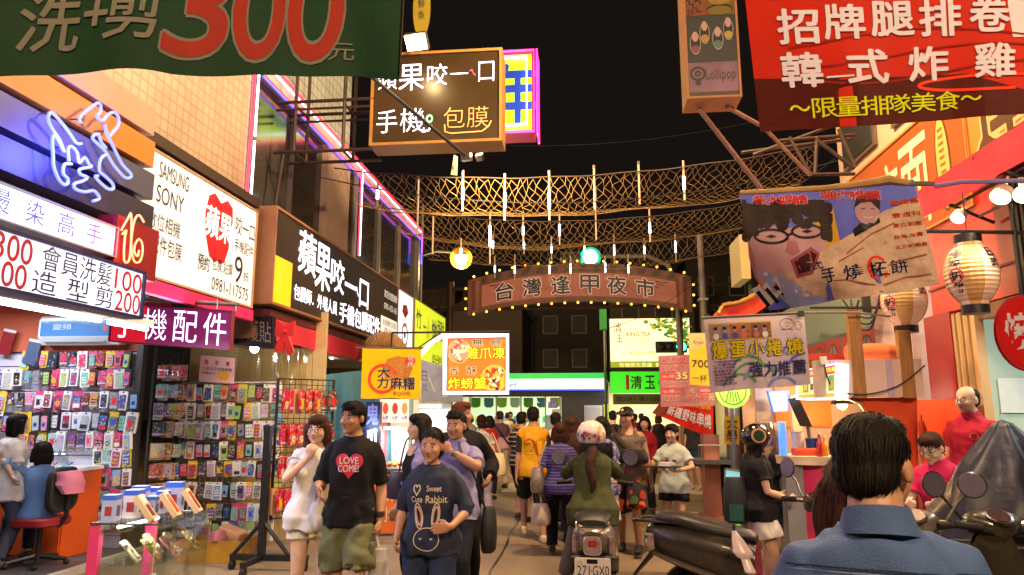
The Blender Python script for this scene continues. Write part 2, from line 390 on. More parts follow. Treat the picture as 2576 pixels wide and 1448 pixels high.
def tilemat(name,c1,c2,gr,sz,mort=.06,off=0.0,rough=.4,axis='YZ',ratio=1):
 m=mat(name,c1,rough);t=m.node_tree;b=t.nodes['Principled BSDF']
 tc=t.nodes.new('ShaderNodeTexCoord');sx=t.nodes.new('ShaderNodeSeparateXYZ');cb=t.nodes.new('ShaderNodeCombineXYZ');t.links.new(tc.outputs['Object'],sx.inputs[0])
 t.links.new(sx.outputs[axis[0]],cb.inputs[0]);t.links.new(sx.outputs[axis[1]],cb.inputs[1])
 br=t.nodes.new('ShaderNodeTexBrick');br.offset=off;br.inputs['Scale'].default_value=1;br.inputs['Brick Width'].default_value=sz;br.inputs['Row Height'].default_value=sz*ratio
 br.inputs['Mortar Size'].default_value=sz*mort;br.inputs['Mortar Smooth'].default_value=.1
 for k,c in(('Color1',c1),('Color2',c2),('Mortar',gr)):br.inputs[k].default_value=(*lin(c),1)
 t.links.new(cb.outputs[0],br.inputs['Vector'])
 n=t.nodes.new('ShaderNodeTexNoise');n.inputs['Scale'].default_value=1.4;n.inputs['Detail'].default_value=6;t.links.new(tc.outputs['Object'],n.inputs['Vector'])
 rp=t.nodes.new('ShaderNodeMapRange');rp.inputs[1].default_value=.3;rp.inputs[2].default_value=.7;rp.inputs[3].default_value=.78;rp.inputs[4].default_value=1.1;t.links.new(n.outputs[0],rp.inputs[0])
 sc=t.nodes.new('ShaderNodeVectorMath');sc.operation='SCALE';t.links.new(br.outputs['Color'],sc.inputs[0]);t.links.new(rp.outputs[0],sc.inputs['Scale']);t.links.new(sc.outputs[0],b.inputs['Base Color'])
 bp=t.nodes.new('ShaderNodeBump');bp.inputs['Strength'].default_value=.3;bp.inputs['Distance'].default_value=.004;bp.invert=True
 t.links.new(br.outputs['Fac'],bp.inputs['Height']);t.links.new(bp.outputs[0],b.inputs['Normal']);return m
 # left: hair salon front
sal=thing('hair_salon','hair salon front with orange and grey horizontal fascia beams','shop front',(-3.9,4,0))
BEAMC=['#b09072','#c07a24','#4a4c5c','#2c2d36','#9b9a96']
for i,(zt,zb)in enumerate(((4.15,3.92),(3.87,3.65),(3.6,3.38),(3.33,3.12))):
 b=MB();b.bbox((-3.72,1.2,zb),(-3.55,5.28+.03*i,zt),mat('beam_paint_%d'%i,BEAMC[i],.42,var=.12,scale=3));b.build('fascia_beam',sal)
b=MB();b.bbox((-3.95,1.2,2.95),(-3.725,5.36,4.2),paint('#3a2f3a',.5));b.build('fascia_backing',sal)
b=MB();b.bbox((-9,1.2,3.0),(-3.96,8.28,3.1),paint('#d8d4cc',.7));b.build('ceiling',sal)
b=MB();b.bbox((-9.1,1.2,.0),(-9,8.6,3.1),paint('#cf6a45',.6));b.build('side_wall',sal)
fn=leftwall(-3.3,2.7,4.95,2.33,2.69);BLU=paint('#20245a',.4);NAVY=paint('#1c1c4a',.5);REDT=paint('#b01c2c',.5)
sign('price_sign','white back-lit salon price board with red prices in a dark blue frame','sign',fn,.12,panel('#e4ecff',1.0),BLU,[('會員洗髮',(.545,.50,.835,.93),NAVY,.0),('100',(.85,.50,.985,.90),REDT,.015),('造',(.52,.08,.61,.48),NAVY),('型',(.65,.08,.74,.48),NAVY),('剪',(.77,.08,.85,.48),NAVY),('200',(.86,.08,.985,.48),REDT,.015),('300',(.385,.50,.51,.92),REDT,.02),('800',(.375,.08,.50,.48),REDT,.02),('洗髮',(.2,.5,.36,.92),NAVY),('燙髮',(.2,.08,.36,.48),NAVY),('護髮',(.02,.3,.18,.7),NAVY)],frame=.022)
fn=leftwall(-3.45,2.6,4.8,2.77,3.0)
sign('salon_name_sign','slim white glowing sign with pale blue salon lettering above the price board','sign',fn,.1,panel('#eef8ff',1.15),paint('#7f8a86',.4),[(c,(.48+.125*i,.2,.55+.125*i,.85),paint('#4a5fa8',.5))for i,c in enumerate('燙染高手')],frame=.012)
for i,(y0,y1)in enumerate(((2.7,3.9),(3.95,5.15),(5.2,5.75))):
 t=thing('tube_light',['bare white fluorescent tube nearest the camera under the price board','bare white fluorescent tube in the middle of the row under the price board','bare white fluorescent tube ending beside the red sign of white lights'][i],'light',(-3.75,y0,2.36),'fluorescent tubes under the price board')
 b=MB();b.bbox((-3.79,y0,2.375),(-3.71,y1,2.43),WHITE);b.build('housing',t)
 b=MB();b.tube([(-3.75,y0+.03,2.352),(-3.75,y1-.03,2.352)],.02,glow('#f2f6ff',9),8);b.build('tube',t)
 lamp('tube_glow','AREA',(-3.75,(y0+y1)/2,2.32),26,(.86,.92,1),1.1,t,(-3.75,(y0+y1)/2,0),sy=.05)
t=thing('ceiling_light','white ceiling light strip inside the salon over the orange counter','light',(-6.6,7.2,2.95))
b=MB();b.bbox((-7.6,7.1,2.93),(-5.8,7.3,2.99),WHITE);b.build('housing',t)
b=MB();b.bbox((-7.55,7.12,2.915),(-5.85,7.28,2.929),glow('#f4f6ff',4));b.build('diffuser',t)
lamp('ceiling_glow','AREA',(-6.7,7.2,2.9),55,(.88,.93,1),1.7,t,(-6.7,7.2,0),sy=.2)
NP=[[(615,1085),(575,1080),(520,1000),(440,900),(385,850),(362,890),(375,940),(410,1000),(450,1060),(485,1150)],[(480,1145),(420,1030),(395,1050),(400,1180),(405,1260),(440,1350),(480,1395),(510,1385),(510,1350),(480,1320),(475,1280),(490,1240),(540,1240)],[(610,930),(600,890),(650,840),(735,780),(760,800),(755,850),(730,880),(770,915),(810,870),(860,850),(895,890),(890,950),(850,1000),(820,1030),(800,990),(790,940)],[(790,945),(800,1000),(850,1100),(920,1240),(985,1310),(985,1340),(940,1340),(860,1250),(800,1150),(740,1090),(700,1050),(710,1020),(745,1020),(760,1070),(800,1120)],[(800,1170),(760,1200),(750,1290),(790,1330),(850,1390),(850,1430),(800,1420),(720,1340),(740,1330)],[(520,1220),(515,1120),(545,1110),(580,1150),(590,1200),(600,1230),(640,1190),(670,1240),(690,1260),(600,1280),(610,1320),(660,1340),(620,1370),(560,1390),(570,1430),(640,1450),(700,1440),(730,1460),(750,1500),(700,1520)]]
def smooth_path(p,n=3):
 p=[Vector(q)for q in p];out=[]
 for i in range(len(p)-1):
  a=p[max(i-1,0)];b=p[i];c=p[i+1];d=p[min(i+2,len(p)-1)]
  for k in range(n):
   t=k/n;out.append(.5*((2*b)+(c-a)*t+(2*a-5*b+4*c-d)*t*t+(3*b-a-3*c+d)*t**3))
 out.append(p[-1]);return out
t=thing('neon_sign','blue neon tube outline of a bird and flower on the orange salon fascia','neon sign',PX(220,380,-3.46))
b=MB()
for p in NP:b.tube(smooth_path([PX(x/3.0,y/3.0,-3.46)for x,y in p]),.011,glow('#6c7cff',2.0,True),7)
b.build('neon_tube',t);b=MB()
for x,y in((205,300),(133,285),(230,420),(165,370),(265,330)):q=PX(x,y,-3.46);b.tube([q,q+Vector((-.085,0,0))],.006,STEEL,6)
b.build('standoff',t)
lamp('neon_glow','POINT',PX(215,390,-3.3),55,(.07,.09,1),.15,t)
q=PX(330,595,-3.4);t=thing('neon_sign','red and orange neon number 16 on the red panel beside the salon signs','neon sign',(q.x,q.y,q.z-.2))
b=MB();b.bbox((-3.6,4.78,2.68),(-3.44,5.3,3.1),paint('#7a1418',.45));b.build('backing_panel',t)
one=[(305,580),(323,548),(330,540),(330,600),(325,655),(312,655),(314,600),(318,580),(308,590)]
six=[(362,560),(350,542),(338,556),(330,610),(336,655),(350,660),(358,640),(358,615),(350,602),(340,615),(338,635),(346,645),(350,630)]
b=MB()
for p in(one,six):b.tube(smooth_path([PX(x,y,-3.38)for x,y in p]),.0075,glow('#ff8a5c',2.6,True),7)
b.build('neon_tube',t);lamp('neon_glow','POINT',PX(335,600,-3.25),5,(1,.12,.05),.1,t)
# left: tiled building and shop fronts
t=thing('tiled_building','beige building clad in small square tiles above the white phone sign','building',(-4.2,4.5,3.9))
b=MB();b.bbox((-4.6,-1,3.95),(-3.9,7.55,10),tilemat('beige_tile','#bca692','#b29a86','#9c8472',.115,.08));b.build('wall',t)
b=MB();b.bbox((-3.9,5.3,3.96),(-3.7,7.55,4.06),RUST);b.build('ledge',t)
WALLW=paint('#b9a28c',.6,.15);MUL=paint('#6f6a66',.4);PANE=mat('window_glass',(.05,.046,.042),.1,spec=.9,var=.3,scale=.8)
t=thing('corner_building','two storey shop building with big dark windows outlined in blue and red neon','building',(-4.2,12,2.9))
b=MB();b.bbox((-4.6,7.56,5.95),(-3.92,11.1,10.5),tilemat('white_tile','#b8b0b4','#aaa3a8','#6d6570',.16,.06));b.build('upper_wall',t)
b=MB();b.bbox((-4.6,7.56,3.3),(-4.05,16.3,5.94),paint('#4a4642',.7));b.build('wall',t)
b=MB();b.bbox((-4.04,7.56,5.74),(-3.88,16.3,5.94),WALLW);b.build('cornice',t)
for y0,y1 in((10.1,11.15),(7.56,7.66),(11.42,11.6),(16.15,16.3)):
 b=MB();b.bbox((-4.04,y0,3.6),(-3.9,y1,5.735),WALLW if y1-y0>.3 else MUL);b.build('pillar',t)
for y0,y1 in((7.67,8.9),(8.94,10.09),(11.16,11.41),(11.62,13.1),(13.14,14.6),(14.64,16.14)):
 w_=MB();w_.bbox((-4.03,y0,3.62),(-3.99,y1,5.73),PANE);w_=w_.build('window_pane',t)
for y0 in(8.9,13.1,14.6):
 b=MB();b.bbox((-4.03,y0,3.62),(-3.93,y0+.04,5.73),MUL);b.build('mullion',t)
WB=glow('#dfe8ff',3.2,True);NR=glow('#ff2848',2.6,True);NB=glow('#3a62ff',2.4,True)
def ntube(m,*p):
 b=MB();b.tube(p,.014,m,6);b.build('neon_tube',t)
for y0,y1 in((7.75,9.0),(9.05,10.3),(10.35,11.55),(11.65,13.1),(13.15,14.6),(14.65,16.1)):ntube(WB,(-3.84,y0,5.86),(-3.84,y1,5.86))
ntube(NR,(-3.84,7.75,5.93),(-3.84,16.2,5.93));ntube(NB,(-3.86,7.75,5.69),(-3.86,16.15,5.69));ntube(NR,(-3.86,7.8,5.72),(-3.86,16.1,5.72))
ntube(WB,(-3.84,7.6,4.05),(-3.84,7.6,4.8));ntube(WB,(-3.84,7.6,4.86),(-3.84,7.6,6.3));ntube(NR,(-3.86,7.54,4.05),(-3.86,7.54,6.3))
ntube(WB,(-3.84,11.62,4.3),(-3.84,11.62,5.84));ntube(NR,(-3.84,11.55,4.3),(-3.84,11.55,5.84))
ntube(NR,(-3.84,16.25,5.4),(-3.84,16.25,5.9));ntube(NB,(-3.84,16.2,5.1),(-3.84,16.2,5.84))
b=MB();b.tube([(-3.86,11.3,3.9),(-3.86,11.3,5.7)],.03,MUL,8);b.tube([(-3.86,16.32,2.9),(-3.86,16.32,6.6)],.03,MUL,8);b.build('drain_pipe',t)
b=MB();b.bbox((-4.6,7.9,2.5),(-3.86,17.5,2.86),paint('#6e4a3c',.6));b.build('lintel',t)
BK=paint('#22242c',.5);RD=paint('#c3202a',.45)
fn=leftwall(-3.75,4.9,7.6,2.8,3.94)
def apple(tb,fn):
 P_=[(-.30,.42),(-.16,.50),(0,.40),(.16,.50),(.30,.42),(.32,.2),(.25,.02),(.27,-.2),(.18,-.45),(.06,-.5),(0,-.46),(-.06,-.5),(-.2,-.44),(-.32,-.15),(-.36,.15)]
 poly(tb,fn,[(.70+x*.30,.62+y*.62)for x,y in P_],RD,.003)
sign('phone_sign','long white sign with a red fruit emblem and black camera phone lettering','sign',fn,.1,panel('#e6e2de',.6),paint('#b58f70',.5),[('SAMSUNG',(.295,.80,.47,.93),BK,.0),('SONY',(.29,.60,.45,.74),BK,.0),('數位相機',(.26,.38,.44,.52),BK,.0),('貼 配件包膜',(.23,.20,.46,.35),BK,.0),('蘋果',(.60,.52,.79,.80),panel('#f4f0ea',.8),.03),('咬一口',(.82,.66,.985,.84),BK,.0),('手機配件',(.82,.50,.985,.62),BK),('預約',(.565,.20,.645,.34),BK,.01),('包膜.貼鑽',(.665,.24,.82,.36),BK),('9',(.835,.20,.90,.46),BK,.0),('折',(.91,.24,.96,.34),BK),('0981-117575',(.67,.06,.96,.18),BK)],frame=.02,deco=apple)
fn=leftwall(-3.6,7.75,13.3,2.88,4.05);WL_=panel('#f4f1ff',1.5);YEL=panel('#f0b414',.75)
def yl(tb,fn):rect(tb,fn,(.008,.02,.10,.50),YEL,.003);rect(tb,fn,(.80,.02,.995,.40),panel('#e8dcc8',.8),.003)
sign('shop_sign','long dark brown fascia sign with big white lettering and a yellow end patch','sign',fn,.25,mat('sign_brown','#32261c',.55,var=.12,scale=2,emit=.12),mat('sign_trim','#9a6c4c',.5,var=.2),[('蘋',(.13,.46,.235,.93),WL_,.025),('果',(.235,.36,.335,.90),WL_,.025),('咬',(.34,.42,.44,.84),WL_,.02),('一',(.45,.56,.545,.61),WL_,.03),('ㄟ',(.535,.5,.57,.62),WL_,.03),('口',(.575,.38,.66,.76),WL_,.02),('包膜師．外場人員',(.115,.13,.395,.30),WL_,.01),('手機包膜配件',(.415,.07,.79,.33),WL_,.025),('歡迎加盟連鎖',(.83,.70,.985,.82),panel('#e8ddd0',.7)),('0981-433-165',(.83,.52,.985,.62),panel('#e8ddd0',.7)),('此租攤位店面',(.82,.27,.98,.36),BK),('0981-433-165',(.84,.17,.98,.24),BK),('0975-432-900',(.84,.06,.98,.13),BK)],frame=.03,deco=yl)
fn=leftwall(-3.62,13.34,14.6,2.55,4.04)
def badge(tb,fn):disc(tb,fn,.5,.42,.17,paint('#c9a23a',.5),r2=.12,n=24);disc(tb,fn,.5,.42,.05,paint('#3a4fa0',.5));poly(tb,fn,[(.3,.72),(.5,.64),(.7,.74),(.6,.84),(.35,.82)],RD)
sign('lightbox_sign','white light box with a round badge next to the dark brown fascia sign','sign',fn,.25,panel('#eef0ff',1.0),paint('#8d8478',.5),[],frame=.02,deco=badge)
fn=leftwall(-3.6,14.64,18.0,2.45,4.05);PU=paint('#6a3aa0',.5)
sign('lightbox_sign','yellow green light box with purple lettering at the far end of the left signs','sign',fn,.25,panel('#c8d820',.9),paint('#7a7440',.5),[('竹',(.05,.62,.2,.88),PU,.02),('一人',(.25,.5,.45,.85),paint('#b08040',.5)),('炸物',(.52,.5,.68,.85),PU,.03),('香酥雞排',(.70,.58,.95,.9),PU,.02),('綜合飲料',(.55,.14,.92,.36),paint('#8a9010',.5),.02)],frame=.02)
fn=frontal(-4.5,-3.34,2.27,2.64,6.4);fn=flat((-4.5,6.3,2.31),(-3.34,6.4,2.22),(-3.34,6.4,2.60),(-4.5,6.3,2.68));LED=glow('#dfe2ff',3,True)
def ledbg(tb,fn):rect(tb,fn,(.01,.02,.30,.98),mat('led_red','#c81830',.4,emit=.7),.002)
sign('led_sign','hanging maroon sign with bright white dotted light lettering','sign',fn,.06,mat('led_maroon','#701a58',.35,emit=.55),paint('#7a1838',.4),[('手',(.03,.12,.22,.90),LED,-.005),('機',(.27,.12,.47,.92),LED,-.012),('配',(.52,.12,.72,.92),LED,-.008),('件',(.77,.10,.96,.92),LED,-.005)],frame=.01,deco=ledbg)
lamp('sign_glow','AREA',(-3.9,6.25,2.45),7,(.75,.7,1),1,None,(-3.9,0,2.2),sy=.3).parent=bpy.data.objects['led_sign'];bpy.data.objects['sign_glow'].location-=WL['led_sign']
t=thing('hanging_pole','grey steel pole holding up the maroon dotted light sign','pole',(-3.9,6.4,2.72))
b=MB();b.tube([(-4.5,6.38,2.74),(-3.3,6.42,2.66)],.02,STEEL,8);b.tube([(-3.32,6.42,2.66),(-3.32,6.42,2.6)],.012,STEEL,6);b.build('pole',t)
b=MB()
for x in(-4.3,-3.5):b.tube([(x,6.4,2.62),(x,6.4,2.72)],.008,STEEL,6)
b.build('bracket',t)
fn=flat(PY(590,868,8.0),PY(688,878,7.9),PY(688,797,7.9),PY(590,784,8.0))
sign('small_sign','dark sign with grey screen protector lettering hung behind the maroon sign','sign',fn,.05,paint('#1c1a2a',.5),paint('#1a1420',.5),[('保護貼',(.0,.16,.95,.82),paint('#a79a98',.5),.0)],frame=.015)
def bow(label,q,s,Y):
 t=thing('ribbon_bow',label,'decoration',q)
 b=MB();P_=[(-.25,.5),(-.02,.33),(.25,.45),(.24,.1),(.1,.05),(.28,-.4),(.2,-.36),(.16,-.5),(.08,-.38),(.03,-.45),(0,-.05),(-.05,-.42),(-.12,-.32),(-.2,-.42),(-.28,-.32),(-.12,.02),(-.28,.05)]
 n=len(P_);b.prism([(q[0]+x*s,Y,q[2]+z*s)for x,z in P_],(0,.035,0),mat('bow_red','#d02a28',.45,var=.1));b.build('ribbon',t,smooth=None)
 b=MB();b.ell((q[0],Y-.005,q[2]+.16*s),(.05*s,.03,.06*s),mat('bow_red','#d02a28'));b.build('knot',t)
bow('red ribbon bow cut from board hanging under the brown fascia sign',PY(716,850,7.6),.42,7.6)
bow('red ribbon bow half hidden behind the white phone sign and price board',PY(400,730,6.6),.5,6.6)
t=thing('awning','pink red cloth valance strip hanging below the brown fascia sign','awning',(-3.66,9,2.6))
fn=cloth((-3.66,7.9,2.48),(-3.66,13.0,2.48),(-3.66,13.0,2.74),(-3.66,7.9,2.74),.012,6,4)
b=MB();b.grid(lambda u,v:fn(u,v),40,4,mat('awning_pink','#d8304a',.6,var=.1));b.build('valance',t,smooth=60)
b=MB();b.bbox((-3.9,7.9,2.75),(-3.66,13.0,2.84),paint('#5a201c',.6));b.build('awning_bar',t)
t=thing('awning','magenta cloth strip hanging below the white phone sign','awning',(-3.7,6,2.65))
b=MB();b.bbox((-3.8,4.9,2.66),(-3.72,7.6,2.78),mat('awning_magenta','#d82a78',.6,var=.1));b.build('valance',t)
# left: phone case shop
SLY=8.3;GRY=9.0
t=thing('slat_wall','pale lilac slat display wall with orange paint above inside the phone shop','display wall',(-7,SLY,0))
b=MB();z=.05
while z<2.34:
 b.bbox((-9,SLY,z),(-5.52,SLY+.03,z+.142),mat('slat_white','#d3cfe4',.4,var=.06));z+=.155
b.build('slat_panel',t);b=MB();b.bbox((-9,SLY+.03,0),(-5.52,SLY+.06,3.0),paint('#8a88a0',.6));b.build('backing',t)
b=MB();b.bbox((-9,SLY-.004,2.40),(-5.52,SLY+.028,3.0),mat('orange_wall','#d0664a',.6,var=.06));b.build('painted_top',t)
t=thing('post','dark metal corner post between the slat wall and the wire grid','post',(-5.46,SLY,0))
b=MB();b.bbox((-5.5,SLY-.06,0),(-5.42,SLY+.04,2.62),paint('#3c3a3c',.4));b.bbox((-5.515,SLY-.075,0),(-5.405,SLY+.05,.05),DARK);b.build('shaft',t)
a0=PY(96,868,SLY-.2);a1=PY(300,800,SLY-.2);t=thing('air_conditioner','white wall air conditioner with a blue front panel above the phone cases','air conditioner',((a0 .x+a1 .x)/2,SLY,a0 .z))
b=MB();yb=SLY-.012;pr=[(yb,a1 .z+.03),(yb-.17,a1 .z+.03),(yb-.21,a1 .z-.02),(yb-.21,a0 .z+.09),(yb-.13,a0 .z),(yb,a0 .z)]
b.prism([(a0 .x,y,z)for y,z in pr],(a1 .x-a0 .x,0,0),mat('ac_white','#dfe2ea',.3));b.build('casing',t,smooth=20)
b=MB();fn=frontal(a0 .x+.03,a1 .x-.03,a0 .z+.1,a1 .z-.005,yb-.218);rect(b,fn,(0,0,1,1),mat('ac_blue','#4f86c8',.12,var=.06,scale=2),0);b.build('front_panel',t)
b=MB();disc(b,fn,.88,.42,.16,paint('#c8302a',.4));put_text(b,'變頻',(.17,.35,.42,.7),fn,paint('#cfe0f4',.4));b.build('lettering',t,smooth=None)
b=MB();b.bbox((a0 .x+.06,yb-.19,a0 .z+.03),(a1 .x-.16,yb-.12,a0 .z+.045),paint('#8c98a0',.4));b.build('vent_flap',t)
def wiregrid(b,fn,nu,nv,r,m):
 for i in range(nu+1):b.tube([fn(i/nu,0),fn(i/nu,1)],r,m,4,cap=False)
 for j in range(nv+1):b.tube([fn(0,j/nv,.006),fn(1,j/nv,.006)],r,m,4,cap=False)
gx0=PY(447,1000,GRY).x;gx1=PY(702,1000,GRY).x
t=thing('wire_grid','white framed wire grid panel full of hanging phone cases','display rack',((gx0+gx1)/2,GRY,.1))
b=MB();wiregrid(b,frontal(gx0,gx1,.1,2.0,GRY),18,26,.004,mat('wire_white','#b9b4b0',.4,.3));b.build('wire_mesh',t)
b=MB();b.tube([(gx0,GRY,.05),(gx0,GRY,2.03),(gx1,GRY,2.03),(gx1,GRY,.05)],.02,WHITE,6);b.build('frame',t)
t=thing('wire_grid','narrow black framed wire grid standing along the street beside the post','display rack',(-5.33,8.65,.1))
b=MB();wiregrid(b,leftwall(-5.34,8.36,8.96,.1,2.42),8,30,.004,DARK);b.build('wire_mesh',t)
b=MB();b.tube([(-5.34,8.36,.05),(-5.34,8.36,2.45),(-5.34,8.96,2.45),(-5.34,8.96,.05)],.02,DARK,6);b.build('frame',t)
t=thing('back_wall_panel','beige corrugated panel wall behind the wire grid of phone cases','wall',(-4.7,9.4,0))
b=MB();x=-5.45
while x<-3.66:b.bbox((x,9.35,0),(x+.17,9.42,3),mat('beige_panel','#cdb78a',.55,var=.1));x+=.176
b.build('panel_sheet',t)
t=thing('plastic_curtain','clear plastic sheet hanging over the beige wall above the wire grid','curtain',(-4.5,9.2,1.9))
fn=cloth((-4.7,9.25,1.9),(-3.7,9.2,1.85),(-3.7,9.2,2.7),(-4.7,9.25,2.7),.03,4,8)
b=MB();b.grid(lambda u,v:fn(u,v),24,8,glassmat('plastic','#f2eee0',.12,.12));b.build('sheet',t,smooth=80)
fn=flat(PY(500,960,8.9),PY(588,966,8.9),PY(592,902,8.9),PY(505,894,8.9))
sign('paper_sign','pink paper notice with a yellow starburst above the wire grid','notice',fn,.006,paint('#e8b4b8',.6),paint('#d8a0a8',.6),[('週',(.12,.66,.24,.84),paint('#d04030',.5),.01),('年',(.43,.66,.55,.86),paint('#d04030',.5),.01),('慶',(.74,.66,.86,.84),paint('#d04030',.5),.01),('凡至本店消費即贈',(.08,.46,.92,.58),NAVY),('市價80元',(.07,.28,.46,.40),NAVY)],frame=0,deco=lambda tb,f:poly(tb,f,[(.7+(.2 if i%2 else.15)*math.cos(i*.2618),.28+(.24 if i%2 else.16)*math.sin(i*.2618))for i in range(24)],paint('#e0a020',.5)))
# packets
OC=objcol('case_colour',.3,coat=.8);t=OC.node_tree;b_=t.nodes['Principled BSDF'];src=b_.inputs['Base Color'].links[0].from_socket
tc=t.nodes.new('ShaderNodeTexCoord');vo=t.nodes.new('ShaderNodeTexVoronoi');vo.inputs['Scale'].default_value=42;oi=t.nodes.new('ShaderNodeObjectInfo');va=t.nodes.new('ShaderNodeVectorMath');va.operation='ADD'
t.links.new(tc.outputs['Object'],va.inputs[0]);t.links.new(oi.outputs['Random'],va.inputs[1]);t.links.new(va.outputs[0],vo.inputs['Vector']);lt=t.nodes.new('ShaderNodeMapRange');lt.inputs[1].default_value=.45;lt.inputs[2].default_value=.4;lt.inputs[3].default_value=0;lt.inputs[4].default_value=.5
t.links.new(vo.outputs['Distance'],lt.inputs[0]);mx_=t.nodes.new('ShaderNodeMixRGB');t.links.new(lt.outputs[0],mx_.inputs[0]);t.links.new(src,mx_.inputs[1]);t.links.new(vo.outputs['Color'],mx_.inputs[2]);t.links.new(mx_.outputs[0],b_.inputs['Base Color'])
def packet_mesh(k):
 b=MB();rn=random.Random(k);cardc=['#e6e3e0','#e9e6e4','#d8467c','#caa06a','#26262a','#dcd8e8','#e8c23a','#b9c3d8'][k%8];card=mat('card_%d'%(k%8),cardc,.5,var=.05)
 ink=mat('ink_%d'%(k%5),['#2b2b33','#e8e4dc','#d8304c','#e8b824','#3a5ac0'][k%5],.4)
 if k%4<2:
  b.rbox((0,0,-.1),(.115,.026,.2),.006,card,axis='y',n=1);b.rbox((0,-.015,-.11),(.078,.008,.148),.012,OC,axis='y')
  b.bbox((-.012,-.0145,-.018),(.012,-.0135,-.008),BLACK)
 elif k%4==2:
  b.rbox((0,.004,-.1),(.11,.004,.205),.01,card,axis='y',n=2);b.rbox((0,-.006,-.112),(.075,.018,.14),.014,OC,axis='y')
 else:
  b.rbox((0,0,-.095),(.086,.022,.16),.008,OC,axis='y',n=2);b.bbox((-.043,-.0125,-.16),(.043,-.0115,-.145),card);b.bbox((.036,-.014,-.11),(.05,-.0105,-.085),ink)
 y=-.0197 if k%4<2 else(-.0155 if k%4==2 else-.0118)
 s=k%7;f=frontal(-.035,.035,-.175,-.05,y)
 if s==0:disc(b,f,.5,.55,.22,ink,0,12);disc(b,f,.28,.78,.1,ink,.0004,8);disc(b,f,.72,.78,.1,ink,.0004,8)
 elif s==1:rect(b,f,(.1,.62,.9,.72),ink,0);rect(b,f,(.1,.4,.9,.5),ink,0);rect(b,f,(.1,.18,.9,.28),ink,0)
 elif s==2:disc(b,f,.78,.88,.06,BLACK,0,8)
 elif s==3:poly(b,f,[(.2,.2),(.8,.3),(.65,.6),(.85,.8),(.4,.7),(.15,.85)],ink,0)
 elif s==4:disc(b,f,.5,.4,.2,ink,0,12);disc(b,f,.5,.4,.1,card,.0004,10)
 elif s==5:rect(b,f,(.0,.0,1,.35),ink,0)
 else:
  for i in range(9):disc(b,f,.15+.35*(i%3),.2+.3*(i//3),.06,ink,0,6)
 if k%3==0:
  for q in range(1,4):b.bbox((-.052,.02+.014*q,-.198),(.052,.028+.014*q,-.004),card)
 b.tube([(0,.03,-.006),(0,-.02,-.004),(0,-.024,.004)],.0022,STEEL,4)
 return b.mesh('phone_case',(0,0,0),30)
PK=[packet_mesh(k)for k in range(28)]
PATT=['round badge','striped','plain','splash','ring','two tone','dotted'];CARDN=['white','white','pink','tan','black','lilac','yellow','blue grey'];KIND=['boxed case','boxed case','carded case','flip case']
PAL=[('crimson','#98304a'),('pink','#d88aac'),('hot pink','#cc4a80'),('turquoise','#6ab0aa'),('sky blue','#7aa4d8'),('navy','#2a345c'),('purple','#5e4c8c'),('lime','#a0c060'),('orange','#d08a48'),('black','#24242a'),('grey','#808088'),('white','#dcdce2'),('pale grey','#b4b8c4'),('brown','#6a4a3a'),('mint','#a4ccbc'),('red','#b8484a'),('lavender','#b4a4cc'),('royal blue','#3a58a8')]
ORD=['first','second','third','fourth','fifth','sixth','seventh','eighth','ninth','tenth','eleventh','twelfth','thirteenth','fourteenth','fifteenth','sixteenth','seventeenth','eighteenth','nineteenth','twentieth']
rp=random.Random(11)
def place_case(p,rz,row,col,where,group,sc=1.0,tilt=0,k=None,pal=None):
 k=rp.randrange(28)if k is None else k;cn,cc=pal or rp.choice(PAL)
 o=bpy.data.objects.new('phone_case',PK[k]);COL.objects.link(o);o.location=p;o.rotation_euler=(0,tilt,rz);o.scale=(sc,)*3;o.color=(*lin(cc),1)
 tag(o,'%s %s %s, %s row of %s, %s from left'%(cn,PATT[k%7],KIND[k%4],ORD[row],where,ORD[col]),'phone case',group);return o
rows=[(884,68,345),(930,4,345),(985,4,345),(1038,4,348),(1086,40,340)]
for r_,(vy,xa,xb)in enumerate(rows):
 x=xa;c=0
 while x<xb:
  p=PY(x,vy,SLY-.075);place_case(p,rp.uniform(-.25,.25),r_,c,'slat wall','phone cases hanging on the slat wall',rp.uniform(.98,1.25),rp.uniform(-.1,.1));x+=rp.uniform(20,27);c+=1
for r_,vy in enumerate((1128,1180,1232,1290)):
 x=247-r_*2;c=0
 while x<340:
  p=PY(x,vy,SLY-.075);place_case(p,rp.uniform(-.25,.25),r_+5,c,'slat wall','phone cases hanging on the slat wall',rp.uniform(.98,1.2),rp.uniform(-.1,.1));x+=rp.uniform(21,27);c+=1
for r_,vy in enumerate((968,1014,1060,1112,1160,1214,1268,1310)):
 x=462;c=0
 while x<698-(60 if r_==7 else 0):
  p=PY(x,vy,GRY-.07);place_case(p,rp.uniform(-.2,.2),r_,c,'wire grid','phone cases hanging on the wire grid',rp.uniform(.95,1.18),rp.uniform(-.1,.1));x+=rp.uniform(18.5,24);c+=1
FL=[3,7,11,15,19,23,27]
for r_,vy in enumerate((915,965,1014,1060,1115,1165,1215)):
 for c in range(9):
  y=8.4+.06*c;z=PX(385+6*c,vy,-5.3).z
  place_case((-5.26,y,z),R(90)-R(60)+rp.uniform(-.1,.1),r_,c,'narrow black grid','phone cases on the narrow black grid',1.05,0,rp.choice(FL),PAL[(r_*3+c//3)%18])
for i,(x0,y0,c,lb)in enumerate(((28,880,'#8a1c24','dark red slim case'),(92,905,'#4a5878','slate blue slim case'))):
 p=PY(x0,y0-50,SLY-.09);b=MB();b.rbox((0,0,-.17),(.16,.02,.30),.02,paint(c,.35),axis='y');b.bbox((-.08,-.012,-.035),(.08,-.0105,.0),paint('#e0dcd8',.5))
 o=b.build('phone_case',None,loc=(0,0,0));o.location=p;o.rotation_euler=(0,.2,.1);tag(o,'%s pinned at the top left of the slat wall'%lb,'phone case')
